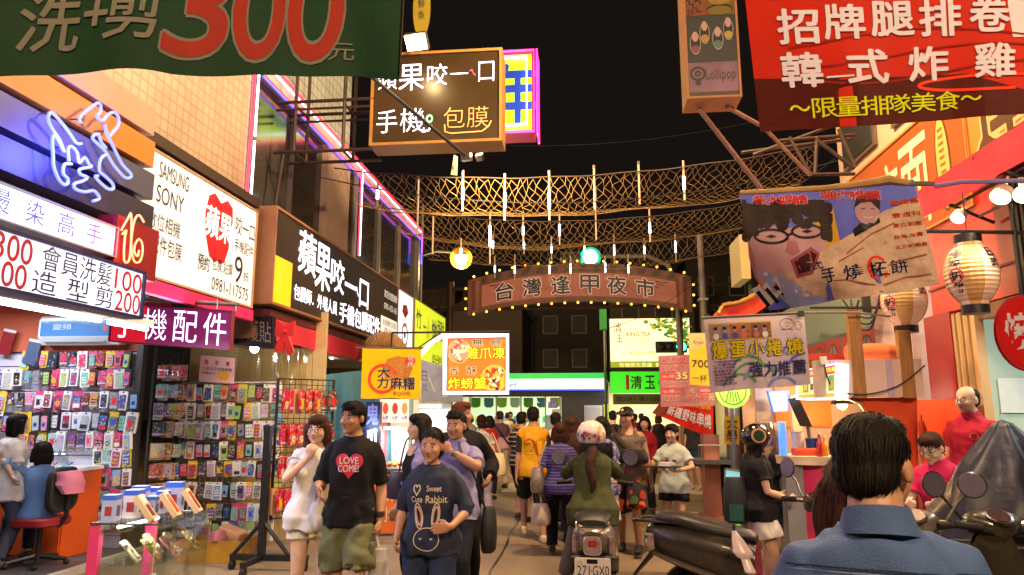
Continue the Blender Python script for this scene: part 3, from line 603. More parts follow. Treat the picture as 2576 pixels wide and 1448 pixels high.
 # counter, chair, boxes
ORG=mat('counter_orange','#d85a18',.4,var=.08)
t=thing('shop_counter','orange counter with a lit glass display top in the phone shop','counter',(-6.9,7.9,.06))
b=MB();b.bbox((-9,7.62,.06),(-5.78,8.2,.98),ORG);b.build('body',t)
for x in(-8.2,-7.35,-6.55):b=MB();b.bbox((x,7.598,.1),(x+.76,7.617,.94),ORG);b.build('front_board',t)
b=MB();b.bbox((-9,7.6,.982),(-5.76,8.2,1.02),paint('#e2dcd0',.4));b.build('top_edge',t)
b=MB();b.bbox((-9,7.6,1.022),(-5.78,7.61,1.2),glassmat('display_glass','#f4fbff',.1));b.bbox((-9,7.6,1.2),(-5.78,8.0,1.21),glassmat('display_glass'));b.build('display_glass',t)
b=MB()
for i in range(34):b.box((-8.9+i*.092,7.63,1.185),(.03,.012,.012),glow('#eaf2ff',7))
b.build('light_strip',t);lamp('strip_glow','AREA',(-7,7.66,1.17),9,(.85,.92,1),3,t,(-7,7.75,0),sy=.03)
for i in range(14):
 b=MB();x=-8.4+i*.19;b.box((0,0,.004),(.08,.14,.012),OC,0,Matrix.Rotation(.5,3,'X'));o=b.build('phone_case');o.location=(x,7.78,1.04);o.color=(*lin(rp.choice(PAL)[1]),1)
 tag(o,'small glittery phone case lying in the lit counter, %s from left'%ORD[i],'phone case','phone cases inside the counter display')
t=thing('office_chair','black swivel office chair with a red seat turned to the counter','chair',(-5.78,7.3,.06));c=Vector((-5.78,7.3,.06))
b=MB();b.rbox(c+Vector((0,0,.45)),(.46,.46,.09),.12,paint('#8c1c20',.6));b.build('seat',t)
b=MB();b.rbox(c+Vector((.22,-.02,.78)),(.08,.42,.46),.12,paint('#1d1a1e',.7),axis='x');b.build('backrest',t)
b=MB();b.tube([c+Vector((.2,0,.4)),c+Vector((.28,0,.5)),c+Vector((.27,0,.72))],.025,BLACK,8);b.build('back_bracket',t)
b=MB();b.tube([c+Vector((0,0,.08)),c+Vector((0,0,.42))],.028,BLACK,10);b.build('gas_column',t)
for k in range(5):
 a=k*1.2566+.3;d=Vector((math.cos(a),math.sin(a),0));b=MB();b.tube([c+Vector((0,0,.1)),c+d*.28+Vector((0,0,.06))],[.03,.018],BLACK,6);l=b.build('leg',t);b=MB();b.ell(c+d*.28+Vector((0,0,.03)),.03,RUBBER,nu=8,nv=6);b.build('castor',l)
def openbox(name,label,c,sz,m,cat='box',stuffc=None,group=None):
 t=thing(name,label,cat,c,group);x,y,z=sz;c=Vector(c);b=MB()
 b.box(c+Vector((0,0,.006)),(x,y,.012),m)
 for s in(-1,1):b.box(c+Vector((s*x/2,0,z/2)),(.01,y+.01,z),m);b.box(c+Vector((0,s*y/2,z/2)),(x-.01,.01,z-.002),m)
 b.build('carton',t)
 if stuffc:
  for i,sc in enumerate(stuffc):
   b=MB();rn=random.Random(i+len(label));b.rbox(c+Vector((rn.uniform(-x*.28,x*.28),rn.uniform(-y*.25,y*.25),z-.01+.03*i)),(x*.4,y*.42,.12),.03,paint(sc,.5),rot=Euler((rn.uniform(-.4,.4),rn.uniform(-.4,.4),rn.uniform(0,3))).to_matrix());b.build('contents',t)
 return t
q=PZ(185,1385,.06);openbox('cardboard_box','brown cardboard box with papers beside the orange counter',(q.x,q.y+.2,.06),(.36,.3,.24),mat('carton_brown','#9a7a4c',.7,var=.15),stuffc=['#d8dce8','#3a5ab0','#e6e2da'])
q=PZ(520,1420);openbox('cardboard_box','wide box wrapped in shiny yellow tape on the ground by the wire grid',(q.x,q.y+.25,0),(.74,.42,.24),mat('tape_yellow','#b8862a',.25,var=.2,bump=.5,bscale=16,coat=.4),stuffc=['#c87850','#b06a70','#d89a70'])
# glass showcase
SX0,SX1,SY0,SY1,SZ=-3.13,-2.69,4.38,5.02,.95;PK_=mat('pink_board','#d83a6c',.45,var=.06);GL=glassmat('case_glass','#eef6f2',.12,.02)
t=thing('display_case','glass showcase with pink posts full of jewelled phone cases','display case',((SX0+SX1)/2,(SY0+SY1)/2,0))
for x,y in((SX0+.03,SY0+.02),(SX0+.03,SY1-.03)):b=MB();b.bbox((x-.035,y-.02,0),(x+.035,y+.02,SZ),PK_);b.build('post',t)
b=MB();b.bbox((SX0,SY0,.06),(SX1,SY1,.12),PK_);b.build('base',t)
b=MB();b.bbox((SX0+.07,SY0,.12),(SX1,SY0+.006,SZ-.006),GL);b.bbox((SX1-.006,SY0+.008,.12),(SX1,SY1,SZ-.006),GL);b.build('glass_side',t)
b=MB();b.bbox((SX0,SY0-.005,SZ),(SX1+.005,SY1,SZ+.008),GL);b.build('glass_top',t)
edge=mat('glass_edge','#3a4a44',.2);b=MB();b.bbox((SX0,SY0-.008,SZ-.001),(SX1+.008,SY0-.0055,SZ+.01),edge);b.bbox((SX1+.0055,SY0-.005,SZ-.001),(SX1+.008,SY1,SZ+.01),edge);b.bbox((SX1-.004,SY0-.003,.12),(SX1+.002,SY0-.0005,SZ-.003),paint('#a8b0a4',.2));b.build('glass_edge',t)
for z in(.70,.42):b=MB();b.bbox((SX0+.07,SY0+.02,z),(SX1-.02,SY1-.02,z+.007),GL);b.build('shelf',t)
b=MB();b.tube([(SX0+.12,SY0+.10,SZ-.03),(SX0+.13,SY1-.12,SZ-.03)],.011,glow('#fff6e8',12),8);b.build('tube',t)
lamp('case_glow','AREA',(SX0+.14,(SY0+SY1)/2,SZ-.045),5,(1,.93,.82),.5,t,(SX0+.3,(SY0+SY1)/2,0),sy=.03)
def product_box(label,c,sz,body,band,rz=0,group='boxes on the glass showcase'):
 t=thing('product_box',label,'box',c,group);M=Matrix.Rotation(rz,3,'Z');c=Vector(c);x,y,z=sz
 b=MB();b.box(c+Vector((0,0,z/2)),sz,body,rot=M);b.build('carton',t);b=MB();b.box(c+Vector((0,0,z*.9)),(x+.002,y+.002,z*.18),band,rot=M);b.build('band',t)
 b=MB();b.box(c+M@Vector((.0,-y/2-.0015,z*.4)),(x*.5,.001,z*.35),paint('#a83a3a',.5),rot=M);b.box(c+M@Vector((x/2+.0015,0,z*.4)),(.001,y*.5,z*.4),paint('#5a5a8a',.5),rot=M);b.build('picture',t)
LB=mat('box_lilac','#aab4e0',.4,var=.05);BB=mat('box_band','#3a6ad8',.4);WB_=mat('box_white','#d9d2dc',.4,var=.05)
for i,(x,y,s,m,lb)in enumerate(((-3.06,4.47,(.085,.085,.165),LB,'lilac carton at the near left corner of the glass showcase'),(-3.02,4.64,(.095,.10,.18),WB_,'white carton with a blue band second on the glass showcase'),(-3.07,4.78,(.09,.09,.19),LB,'lilac carton behind the first slanted phone box'),(-3.05,4.90,(.09,.08,.17),WB_,'white carton with a blue band in the middle back of the showcase'),(-2.93,4.97,(.11,.07,.2),LB,'tall lilac carton at the far end of the glass showcase'),(-2.94,4.72,(.07,.07,.13),LB,'short lilac carton between the second and third slanted boxes'),(-2.95,4.86,(.07,.07,.15),WB_,'small white carton in front of the tall lilac carton'))):
 product_box(lb,(x,y,SZ+.008),s,m,BB,.15)
WIN=[mat('blister_brown','#7a2c18',.15,var=.5,scale=60),mat('blister_red','#c03018',.15,var=.5,scale=60),mat('blister_rust','#a03020',.15,var=.5,scale=50)]
for i,(x,y)in enumerate(((-2.86,4.52),(-2.80,4.70),(-2.76,4.90))):
 lb=['brown','fiery red','rust red'][i];t=thing('phone_box','cream phone case box with a %s window leaning on the glass showcase'%lb,'box',(x,y,SZ+.008),'slanted boxes on the glass showcase')
 M=(Matrix.Rotation(.25,3,'Z')@Matrix.Rotation(-.62,3,'Y'));c=Vector((x,y,SZ+.085));b=MB();b.box(c,(.035,.095,.185),mat('cream_box','#e6c8a4',.4),rot=M);b.build('carton',t)
 b=MB();b.box(c+M@Vector((.0185,0,0)),(.002,.055,.14),WIN[i],rot=M);b.build('window',t)
BL=[mat('bling_cream','#e0cfb0',.12,.2,var=.5,scale=90,bump=1.0,bscale=130),mat('bling_gold','#caa860',.12,.5,var=.5,scale=90,bump=1.0,bscale=130),mat('bling_pink','#d88aa0',.12,.2,var=.4,scale=90,bump=1,bscale=130),mat('bling_green','#8aa050',.15,.2,var=.5,scale=80,bump=1,bscale=130)]
bn=['cream','gold','pink','green'];n=0
for z,k in((.707,6),(.427,8)):
 for i in range(k):
  x=SX0+.2+.09*(i%3)+rp.uniform(-.02,.02);y=SY0+.12+(SY1-SY0-.2)*i/(k-1);j=n%4;t=thing('jewelled_case','%s jewelled phone case on the %s shelf of the showcase, %s from the near end'%(bn[j],'upper' if z>.6 else 'lower',ORD[i]),'phone case',(x,y,z),'jewelled cases inside the showcase')
  M=Matrix.Rotation(.2,3,'Z')@Matrix.Rotation(-.75,3,'Y');c=Vector((x,y,z+.062));b=MB();b.rbox(c,(.012,.09,.175),.016,BL[j],rot=M,axis='x');b.build('shell',t)
  b=MB()
  for q in range(16):b.ell(c+M@Vector((.008,rp.uniform(-.03,.03),rp.uniform(-.065,.065))),rp.uniform(.006,.014),rp.choice(BL),nu=6,nv=4)
  b.build('gem',t);n+=1
  # rolling rack of red cases
t=thing('rolling_rack','black rolling display rack on a wide foot with castors','display rack',(-3.45,7.6,0))
b=MB();b.bbox((-3.5,7.57,.1),(-3.43,7.64,1.5),BLACK);b.build('upright',t)
b=MB();b.bbox((-3.8,7.57,.1),(-2.95,7.63,.16),BLACK);b.bbox((-3.5,7.2,.1),(-3.44,7.565,.15),BLACK);b.build('foot',t)
for s in(-1,1):b=MB();b.tube([(-3.465,7.6,.5),(-3.465+s*.32,7.6,.14)],.022,BLACK,6);b.build('brace',t)
for x,y in((-3.78,7.6),(-2.98,7.6),(-3.47,7.22)):b=MB();b.lathe((x-.02,y,.05),[(.05,0),(.05,.04)],RUBBER,12,(1,0,0));b.build('castor',t)
fnr=flat((-3.45,7.75,.5),(-3.0,8.3,.5),(-3.0,8.3,2.02),(-3.45,7.75,2.02));b=MB();wiregrid(b,fnr,10,24,.004,BLACK);b.build('wire_mesh',t)
b=MB();b.tube([fnr(0,0),fnr(0,1),fnr(1,1),fnr(1,0)],.018,BLACK,6,closed=True);b.build('frame',t)
for r_,v in enumerate((.93,.68,.45,.22)):
 for c in range(7):
  p=fnr(.08+c*.135,v,.07+.05*rp.random());dark=(c>4 or(r_==1 and c>2));pal=rp.choice([('brown','#5a2c20'),('grey','#6a6460'),('navy','#2a2448')])if dark else('red','#d01c2c' if c%2 else '#c0182c')
  o=place_case(p,R(78)+rp.uniform(-.1,.1),r_,c,'rolling rack','flip cases on the rolling rack',1.45,0,rp.choice([3,7,11])if not dark else 7,pal)
for r_ in range(6):
 p=PY(706-2*r_,990+52*r_,8.9);place_case(p,.5,r_,0,'edge of the rolling rack','cases at the edge of the rolling rack',1.0)
TB=mat('tarp_blue','#3a7088',.55,var=.12,scale=3,bump=.15,bscale=30)
t=thing('tarpaulin','blue grey tarpaulin draped behind the rolling rack','tarpaulin',(-3.4,10,0))
fn=cloth((-3.95,9.9,.1),(-2.75,10.3,.1),(-2.9,10.3,2.3),(-3.95,9.9,2.15),.06,3,5)
b=MB();b.grid(lambda u,v:fn(u,v),30,20,TB);b.build('sheet',t,smooth=60)
t=thing('shop_soffit','brown ceiling board under the corner shop building','ceiling',(-4.3,11,2.5));b=MB();b.bbox((-5.5,9.45,2.46),(-3.7,13,2.495),paint('#8a8068',.6));b.build('board',t)
for i,(x,y,Y)in enumerate(((790,884,9.7),(835,895,10.6),(640,878,8.6))):
 p=PY(x,y,Y);t=thing('bulb_lamp',['bright white bulb hanging above the blue tarpaulin','smaller white bulb further along above the blue tarpaulin','small bright bulb under the dark screen protector sign'][i],'lamp',p,'bulbs under the corner shop')
 b=MB();b.ell(p,.055,glow('#fff4dc',14),nu=10,nv=8);b.build('bulb',t);b=MB();b.tube([p+Vector((0,0,.05)),p+Vector((0,0,.2))],.015,WHITE,6);b.build('holder',t);lamp('bulb_glow','POINT',p-Vector((0,0,.02)),22,(1,.9,.72),.06,t)
 # projecting sign on its truss
t=thing('sign_truss','rusty steel truss reaching out from the corner building to the dotted light sign','truss',(-3.3,8.35,4.9))
b=MB()
for y in(8.2,8.6):
 for z in(5.55,4.88):b.tube([(-3.88,y,z),(-2.6,y,z)],.022,RUST,6)
 for x in(-3.62,-2.98):b.tube([(x,y,4.88),(x,y,6.6)],.022,RUST,6)
 b.tube([(-3.88,y,5.45),(-2.6,y,5.45)],.016,RUST,6)
for x in(-3.62,-2.98):
 for z in(4.88,5.5):b.tube([(x,8.2,z),(x,8.6,z)],.016,RUST,6)
b.build('truss_bar',t)
b=MB();b.tube([(-3.75,8.2,4.85),(-3.8,8.15,4.1)],.02,RUST,6);b.build('strut',t)
fn=flat(PY(935,368,8.2),PY(1262,362,8.2),PY(1265,122,8.2),PY(938,142,8.2));z0=fn.c[0].z;fn=frontal(-2.64,-.97,4.92,6.15,8.2)
LW=glow('#e4e6ff',5,True);DIM=paint('#e2b070',.5)
sign('projecting_sign','big dark brown square sign with white dotted light lettering and gold frame','sign',fn,.36,mat('sign_bronze','#32240f',.35,var=.1,scale=2),mat('sign_gold','#a87c44',.35,.2,var=.1),[('蘋',(.05,.60,.20,.86),LW,-.012),('果',(.21,.58,.41,.87),LW,-.008),('咬',(.43,.62,.585,.86),LW,-.008),('一',(.61,.735,.74,.745),LW,.02),('口',(.82,.64,.94,.86),LW,-.012),('ㄟ',(.755,.71,.80,.78),glow('#ff3a50',4),.02),('手',(.05,.13,.21,.38),LW,-.012),('機',(.23,.13,.42,.39),LW,-.018),('。',(.43,.22,.48,.31),glow('#7dff9a',4),.02),('包膜',(.56,.15,.90,.38),DIM,-.014)],frame=.035)
b=MB();stroke(b,fn,[(.57,.2),(.575,.12),(.62,.10),(.85,.11),(.90,.16),(.92,.22)],.014,DIM,.006);stroke(b,fn,[(.40,.13),(.45,.14),(.47,.2)],.018,LW,.006);b.build('lettering_tail',bpy.data.objects['projecting_sign'],smooth=None)
fn=frontal(-4.0,-.87,6.78,8.4,12.5)
sign('lightbox_sign','lime green light box with blue writing and a pink and white neon border','sign',fn,.5,panel('#9be018',1.0),paint('#a8306a',.4),[('少年',(.45,.12,1.02,.85),paint('#1a3ac8',.4),.04),('青',(.05,.12,.35,.85),paint('#1a3ac8',.4),.03)],frame=.05)
root=bpy.data.objects['lightbox_sign.002']if 'lightbox_sign.002' in bpy.data.objects else bpy.data.objects['lightbox_sign']
for ins,m in((.0,glow('#ff2a7a',4,True)),(.14,glow('#dfe8ff',4,True))):
 b=MB();b.tube([(-4.0+ins,12.44,6.78+ins),(-.87-ins,12.44,6.78+ins),(-.87-ins,12.44,8.4-ins),(-4.0+ins,12.44,8.4-ins)],.025,m,6,closed=True);b.build('neon_tube',root)
b=MB();b.tube([(-.82,12.5,6.75),(-.82,13,6.75),(-.82,13,8.45),(-.82,12.5,8.45)],.02,glow('#ff2a7a',4,True),6,closed=True);b.build('neon_tube',root)
def floodlamp(label,p,aim,power,col=(1,.66,.3),s=.2,spot=None,gl=30,head=True):
 p=Vector(p);d=(Vector(aim)-p).normalized();t=thing('flood_lamp',label,'flood lamp',p);M=d.to_track_quat('Y','Z').to_matrix()
 b=MB();b.box(p-d*.05,(s,.08,s*.75),STEEL,rot=M);b.build('housing',t)
 b=MB();b.box(p-d*.004,(s*.9,.006,s*.65),glow('#ffd890',gl),rot=M);b.build('lens',t)
 lamp('flood_light','SPOT' if spot else 'POINT',p+d*.06,power,col,.08,t,aim,spot);return t
p=PY(1046,108,7.7)
t=floodlamp('blazing warm flood lamp above the dark dotted light sign',p,p+Vector((-.1,-.75,-.75)),30,s=.27,gl=45)
b=MB();b.tube([p+Vector((0,.06,.02)),(p.x-.05,8.3,6.3)],.015,RUST,6);b.build('arm',t)
lamp('flood_side','SPOT',p+Vector((-.1,-.05,-.2)),22,(1,.70,.40),.06,t,(-3.9,6.2,5.4),120)
for i,(x,y)in enumerate(((1178,398),(1205,388))):
 p=PY(x,y,8.75);t=floodlamp(['small warm flood lamp under the dark dotted light sign','second tiny flood lamp under the right corner of the dark sign'][i],p,(-.2,13,5.4)if i==0 else(-1.5,8.3,5.6),1100 if i==0 else 5,s=.13-.04*i,gl=20,spot=100 if i==0 else None)
t=thing('support_pole','dark slanting pole crossing in front of the dotted light sign','pole',PY(1168,390,7.8))
b=MB();b.tube([PY(1000,250,7.2),PY(930,190,7.0)],.022,BLACK,8);b.tube([PY(930,190,7.0),PY(1170,392,7.85)],.022,BLACK,8);b.build('pole',t)
fn=flat(PY(1134,440,7.9),PY(1150,442,7.95),PY(1152,395,7.95),PY(1142,390,7.9));b=MB();rect(b,fn,(0,0,1,1),paint('#e8d8b0',.6),0);o=b.build('paper_tag',None,loc=fn.c[0]);tag(o,'small pale paper tag hanging under the dotted light sign','paper')
p=PY(1060,40,9.5);t=thing('oval_sign','narrow yellow oval sign high above the flood lamp','sign',p)
fn=frontal(p.x-.13,p.x+.13,p.z-.35,p.z+.6,9.5);b=MB();poly(b,fn,ellp(.5,.5,.5,.5,24),paint('#8a7a20',.5),.0);poly(b,fn,ellp(.5,.5,.5,.5,24),paint('#8a7a20',.5),-.03);b.build('sign_plate',t);b=MB();put_text(b,'鮮',(.3,.5,.7,.65),fn,DARK);put_text(b,'魚',(.3,.3,.7,.45),fn,DARK);b.build('lettering',t,smooth=None)
# nets across the street
def hexnet(name,label,ya,yb,x0,x1,za,zb,sagx,cell=.14,seed=0,zr=0.0):
 t=thing(name,label,'net',((x0+x1)/2,(ya+yb)/2,min(za,zb)-sagx),'nets stretched across the street');rn=random.Random(seed)
 L=x1-x0;ph=[rn.uniform(0,6)for _ in range(5)]
 def fn(u,v):
  x=x0+L*u;s=4*u*(1-u);y=ya+(yb-ya)*v+.12*math.sin(u*9+ph[0])*v
  z=za+(zb-za)*v-sagx*s+zr*u-.28*math.sin(math.pi*min(1,v))*(.75+.25*math.sin(u*7+ph[1]))+.02*math.sin(u*17+ph[2]+v*5)*v+.008*math.sin(u*41+ph[3])
  return Vector((x,y,z))
 nv=int(abs(math.hypot(yb-ya,.7))/(cell*.87));nu=int(L/cell);b=MB();W=mat('net_wire','#d0a860',.4,.25)
 rj=[[(rn.uniform(-.34,.34),rn.uniform(-.3,.3))for _ in range(nu+2)]for _ in range(nv+2)]
 def nd(i,j):return fn((i+.5*(j%2)+rj[j][i][0])/(nu+1),min(1,max(0,(j+rj[j][i][1])/nv)))
 for j in range(nv+1):
  for i in range(nu+1):
   a=nd(i,j)
   if j<nv:
    k=i if j%2 else i-1
    for q in(k,k+1):
     if 0<=q<=nu:b.tube([a,nd(q,j+1)],.0033,W,3,cap=False)
 b.build('wire_mesh',t,smooth=None)
 for v in(0,1):b=MB();b.tube([fn(i/40,v)for i in range(41)],.011,RUST,5);b.build('cable',t)
 return fn
nets=[hexnet('wire_net','nearest sagging wire net hung with icicle tubes over the street',10,11.2,-3.75,3.4,5.30,5.08,.30,.118,1,.10),hexnet('wire_net','second sagging wire net hung with icicle tubes over the street',13,14.3,-3.75,3.5,5.55,5.38,.36,.135,2,.0),hexnet('wire_net','third wire net just in front of the lit archway',15.5,16.6,-3.7,3.5,5.60,5.33,.28,.15,3,0)]
rn=random.Random(5)
tubes=[(951,455,520,.8,1),(1053,452,590,0,10),(1165,430,532,.75,10),(1270,437,555,.6,10),(1381,430,555,.3,10),(1494,425,527,0,10),(1606,415,515,0,10),(1718,405,505,.6,10),(1160,600,660,.8,13),(1233,535,665,.6,13),(1240,590,640,.8,14),(1316,540,610,.7,13),(1407,535,617,.4,13),(1498,520,605,0,13),(1633,525,610,.3,13),(1090,545,640,0,13),(1318,600,640,.7,15),(1387,595,655,.3,16),(1470,600,665,.4,16),(1544,590,665,.2,16),(1620,600,655,.3,16),(1698,590,660,.2,16),(1382,650,708,.8,17),(1435,645,708,.5,17),(1295,640,705,.2,17),(1245,645,700,.3,17),(1522,645,705,.7,17),(1580,640,705,.2,17)]
for i,(x,ya,yb,lit,Y)in enumerate(tubes):
 Y=9.8 if Y==1 else Y+.05;a=PY(x,ya,Y);c=PY(x,yb,Y);c.x=a.x
 t=thing('icicle_light','slim hanging icicle light tube, %s from left in the %s net row'%(ORD[[q[0]for q in sorted([w for w in tubes if w[4]//3==tubes[i][4]//3])].index(x)%15],['near','near','near','near','middle','far','far'][min(6,tubes[i][4]//3)]),'light',a,'icicle lights hanging from the nets')
 b=MB();b.tube([a,c],.016,mat('icicle_tube','#c8b49a',.3),6);b.build('tube',t)
 if lit:
  b=MB();m0=a.lerp(c,.25+.2*rn.random());m1=m0 .lerp(c,.55);b.tube([m0,m1],.021,glow('#dfe6ff',4+4*lit),6);b.build('lit_section',t)
 else:b=MB();b.tube([a+Vector((0,0,.05)),a],.02,mat('icicle_cap','#6a5a48',.5),6);b.build('cap',t)
 # arch
t=thing('street_arch','brown scroll shaped street archway edged with small glowing bulbs','archway',(-.2,20,4.4))
AX0,AX1=-3.35,2.98
def arc(u):return.33*(1-(2*u-1)**2)
def afn(u,v,o=0):return Vector((AX0+(AX1-AX0)*u,20-.0-o,4.42+arc(u)+(.98+.12*(1-(2*u-1)**2))*v))
afn.w=AX1-AX0;afn.h=1.05
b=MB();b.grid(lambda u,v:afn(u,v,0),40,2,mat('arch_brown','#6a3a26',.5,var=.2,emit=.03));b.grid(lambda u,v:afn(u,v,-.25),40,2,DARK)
b.grid(lambda u,v:afn(u,1,-.25*v),40,1,DARK);b.grid(lambda u,v:afn(u,0,-.25*v),40,1,DARK);b.build('board',t)
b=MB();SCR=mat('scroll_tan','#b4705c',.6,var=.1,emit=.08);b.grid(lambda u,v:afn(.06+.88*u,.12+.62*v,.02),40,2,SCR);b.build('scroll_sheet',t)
b=MB()
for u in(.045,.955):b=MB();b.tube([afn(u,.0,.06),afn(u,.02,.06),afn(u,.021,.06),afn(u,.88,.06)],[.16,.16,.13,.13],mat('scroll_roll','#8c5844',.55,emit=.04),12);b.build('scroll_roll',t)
b=MB();rn=random.Random(4)
for i in range(15):
 u=.05+.065*i;b.add([afn(u,.80,.012),afn(u+.03,.80,.012),afn(u+.045,.99,.012),afn(u+.015,.99,.012)],[(0,1,2,3)],mat('arch_stripe','#3a2018',.5))
for u,s in((.12,1),(.88,-1)):
 for k in range(3):stroke(b,afn,[(u-.02*s+.02*k*s,.68-.1*k),(u+.01*s+.02*k*s,.64-.06*k),(u+.03*s,.66)],.025,mat('arch_stripe','#3a2018'),.026)
b.build('ornament',t)
b=MB();CHK=paint('#26201e',.5)
for c,u in zip('台灣逢甲夜市',(.165,.29,.42,.55,.67,.795)):do_text(b,afn,(c,(u-.037,.2,u+.045,.68),CHK,.03,mat('arch_white','#e0c0b8',.5,emit=.3),.05))
for v in list(range(len(b.v))):x,y,z=b.v[v];b.v[v]=(x,y-.025,z)
b.build('lettering',t,smooth=None)
BULB=glow('#ffa838',4)
for i in range(17):
 for v in(0,1):
  b=MB();p=afn((i+.5)/17,v,.06);p.z+=.05*(1 if v else-1);b.ell(p,.034,BULB,nu=8,nv=6);b.build('bulb',t)
for v in(.15,.45,.75):
 for u in(0,1):b=MB();p=afn(u,v,.06);p.x+=.05*(1 if u else-1);b.ell(p,.034,BULB,nu=8,nv=6);b.build('bulb',t)
b=MB()
for x in(-3.9,3.4):b.tube([(x,20.2,0),(x,20.2,5.4)],.11,RUST,10)
for z in(4.6,5.2):b.tube([(-5.5,20.2,z),(4.4,20.2,z)],.05,RUST,6)
for i in range(6):x=-5.2+i*.32;b.tube([(x,20.2,4.6),(x+.16,20.2,5.2)],.03,RUST,5)
b.build('steel_frame',t);lamp('bulb_glow','AREA',(-.2,19.7,4.3),15,(1,.6,.25),5.5,t,(-.2,19.9,0),sy=.1)
def street_lamp(label,p,power,base,post=True,col=(1,.64,.28),gl=40,r=.2):
 t=thing('street_lamp',label,'street lamp',(base[0],base[1],0),'warm street lamps');p=Vector(p)
 b=MB();b.tube([(base[0],base[1],0),(base[0],base[1],p.z+.1),((base[0]+p.x)/2,(base[1]+p.y)/2,p.z+.28),p+Vector((0,0,.16))],[.07,.05,.04,.035],STEEL,8);b.build('pole',t)
 b=MB();b.lathe(p+Vector((0,0,.06)),[(.05,.16),(.2,.08),(.25,0)],STEEL,16);b.build('shade',t)
 b=MB();b.ell(p,r,glow('#ffdc8c',gl),nu=14,nv=10);b.build('globe',t);b=MB();b.ell(p,r*1.75,mat('frosted_globe','#ffb838',.3,emit=.55,alpha=.35,sample=False),nu=18,nv=12);b.build('halo_shell',t);lamp('street_glow','POINT',p-Vector((0,0,.3)),power,col,.4,t);return t  # outer glowing shell imitates the halo of light round the bulb
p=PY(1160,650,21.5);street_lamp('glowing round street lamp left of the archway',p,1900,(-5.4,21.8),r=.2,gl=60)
street_lamp('unseen warm street lamp added over the near end of the street',(2.4,-3,6.5),3000,(4.2,-3.2),r=.25,col=(1,.70,.38))  # added out of view behind the camera, lights foreground people and road
street_lamp('unseen warm street lamp added on the left behind the viewer',(-2.4,-3.5,6.5),900,(-4.2,-3.6),r=.25,col=(1,.70,.38))  # second added lamp out of view, weaker light from behind left
p=Vector((1.0,6.5,7.3));t=thing('street_lamp','unseen warm street lamp added on a span wire high over the street','street lamp',p,'warm street lamps');b=MB();b.tube([(-3.9,6.5,8.0),(1.0,6.5,7.7),(3.74,6.5,7.9)],.012,DARK,5);b.tube([(1.0,6.5,7.7),(1.0,6.5,7.4)],.02,STEEL,6);b.build('span_wire',t);b=MB();b.lathe(p,[(.06,.16),(.22,.08),(.26,-.02)],STEEL,16,cap=False);b.build('shade',t);b=MB();b.ell(p,.14,glow('#ffdc8c',40),nu=12,nv=8);b.build('globe',t);lamp('street_glow','POINT',p-Vector((0,0,.25)),2100,(1,.68,.36),.3,t)  # lamp and wire added above the view to brighten the road
t=thing('traffic_light','green traffic light hanging from a curved pole over the junction','traffic light',(2.85,18,0))
b=MB();b.tube([(2.85,21.8,0),(2.85,21.8,5.2),(2.6,21.8,6.1),(2.0,21.85,6.42),(.2,22.1,6.5)],[.11,.1,.08,.07,.06],paint('#6f6660',.5),10);b.build('pole',t)
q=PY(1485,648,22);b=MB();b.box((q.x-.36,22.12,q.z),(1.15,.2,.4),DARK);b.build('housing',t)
b=MB();b.ell((q.x,21.97,q.z),(.23,.06,.23),glow('#b8ffe8',14));b.build('green_lens',t);b=MB();b.ell((q.x,22.02,q.z),(.34,.05,.34),mat('lens_halo','#18c8a0',.3,emit=.8,sample=False));b.build('halo_disc',t)  # wider glowing disc imitates the halo of light round the green lens
for dx in(-.44,-.80):b=MB();b.ell((q.x+dx,22.0,q.z),(.15,.03,.15),BLACK);b.build('dark_lens',t)
b=MB();b.grid(lambda u,v:Vector((q.x+.21*math.cos(math.pi*u),21.99-.22*v,q.z+.21*math.sin(math.pi*u))),10,2,paint('#0f5a48',.4));b.build('visor',t)
t=thing('traffic_light','second traffic light lit green in front of the yellow tea shop sign','traffic light',(3.6,27,0));q=PY(1714,873,26);b=MB();b.box((q.x-.35,26.1,q.z),(1.1,.2,.4),DARK);b.build('housing',t)
b=MB();b.ell((q.x,25.98,q.z),(.17,.04,.17),glow('#3affb8',8));b.build('green_lens',t);b=MB();b.tube([(q.x+.8,26.2,0),(q.x+.8,26.2,q.z),(q.x,26.2,q.z)],.06,STEEL,8);b.build('pole',t)
for dx in(-.36,-.7):b=MB();b.ell((q.x+dx,25.98,q.z),(.14,.03,.14),BLACK);b.build('dark_lens',t)
t=thing('utility_pole','tall grey utility pole right of the archway','pole',(2.95,18,0));b=MB();b.tube([(2.95,18,0),(2.95,18,6.1)],[.09,.075],paint('#8c8078',.5),10);b.build('shaft',t)
b=MB()
for z in(4.4,3.5):b.bbox((2.83,17.88,z),(3.07,18.12,z+.05),STEEL)
b.build('clamp',t)
for i,(a,c,s,lb)in enumerate((((-4,24,7.5),(5,23,7.9),.5,'thin dark wire high over the junction'),((-4,16,8.2),(6,15,8.4),.6,'thin overhead wire above the nets'),((2.95,18,6),(4.2,8,5.6),.3,'wire from the utility pole to the right side'),((2.95,18,5),(.4,20,3.9),.2,'wire slanting down from the utility pole'),((-3.8,9.5,5.0),(3.6,10,5.15),.5,'rope carrying the nearest wire net'))):
 a=Vector(a);c=Vector(c);b=MB();b.tube([a.lerp(c,k/16)-Vector((0,0,s*4*k/16*(1-k/16)))for k in range(17)],.008,DARK,4);o=b.build('overhead_wire',None,loc=a);tag(o,lb,'wire')
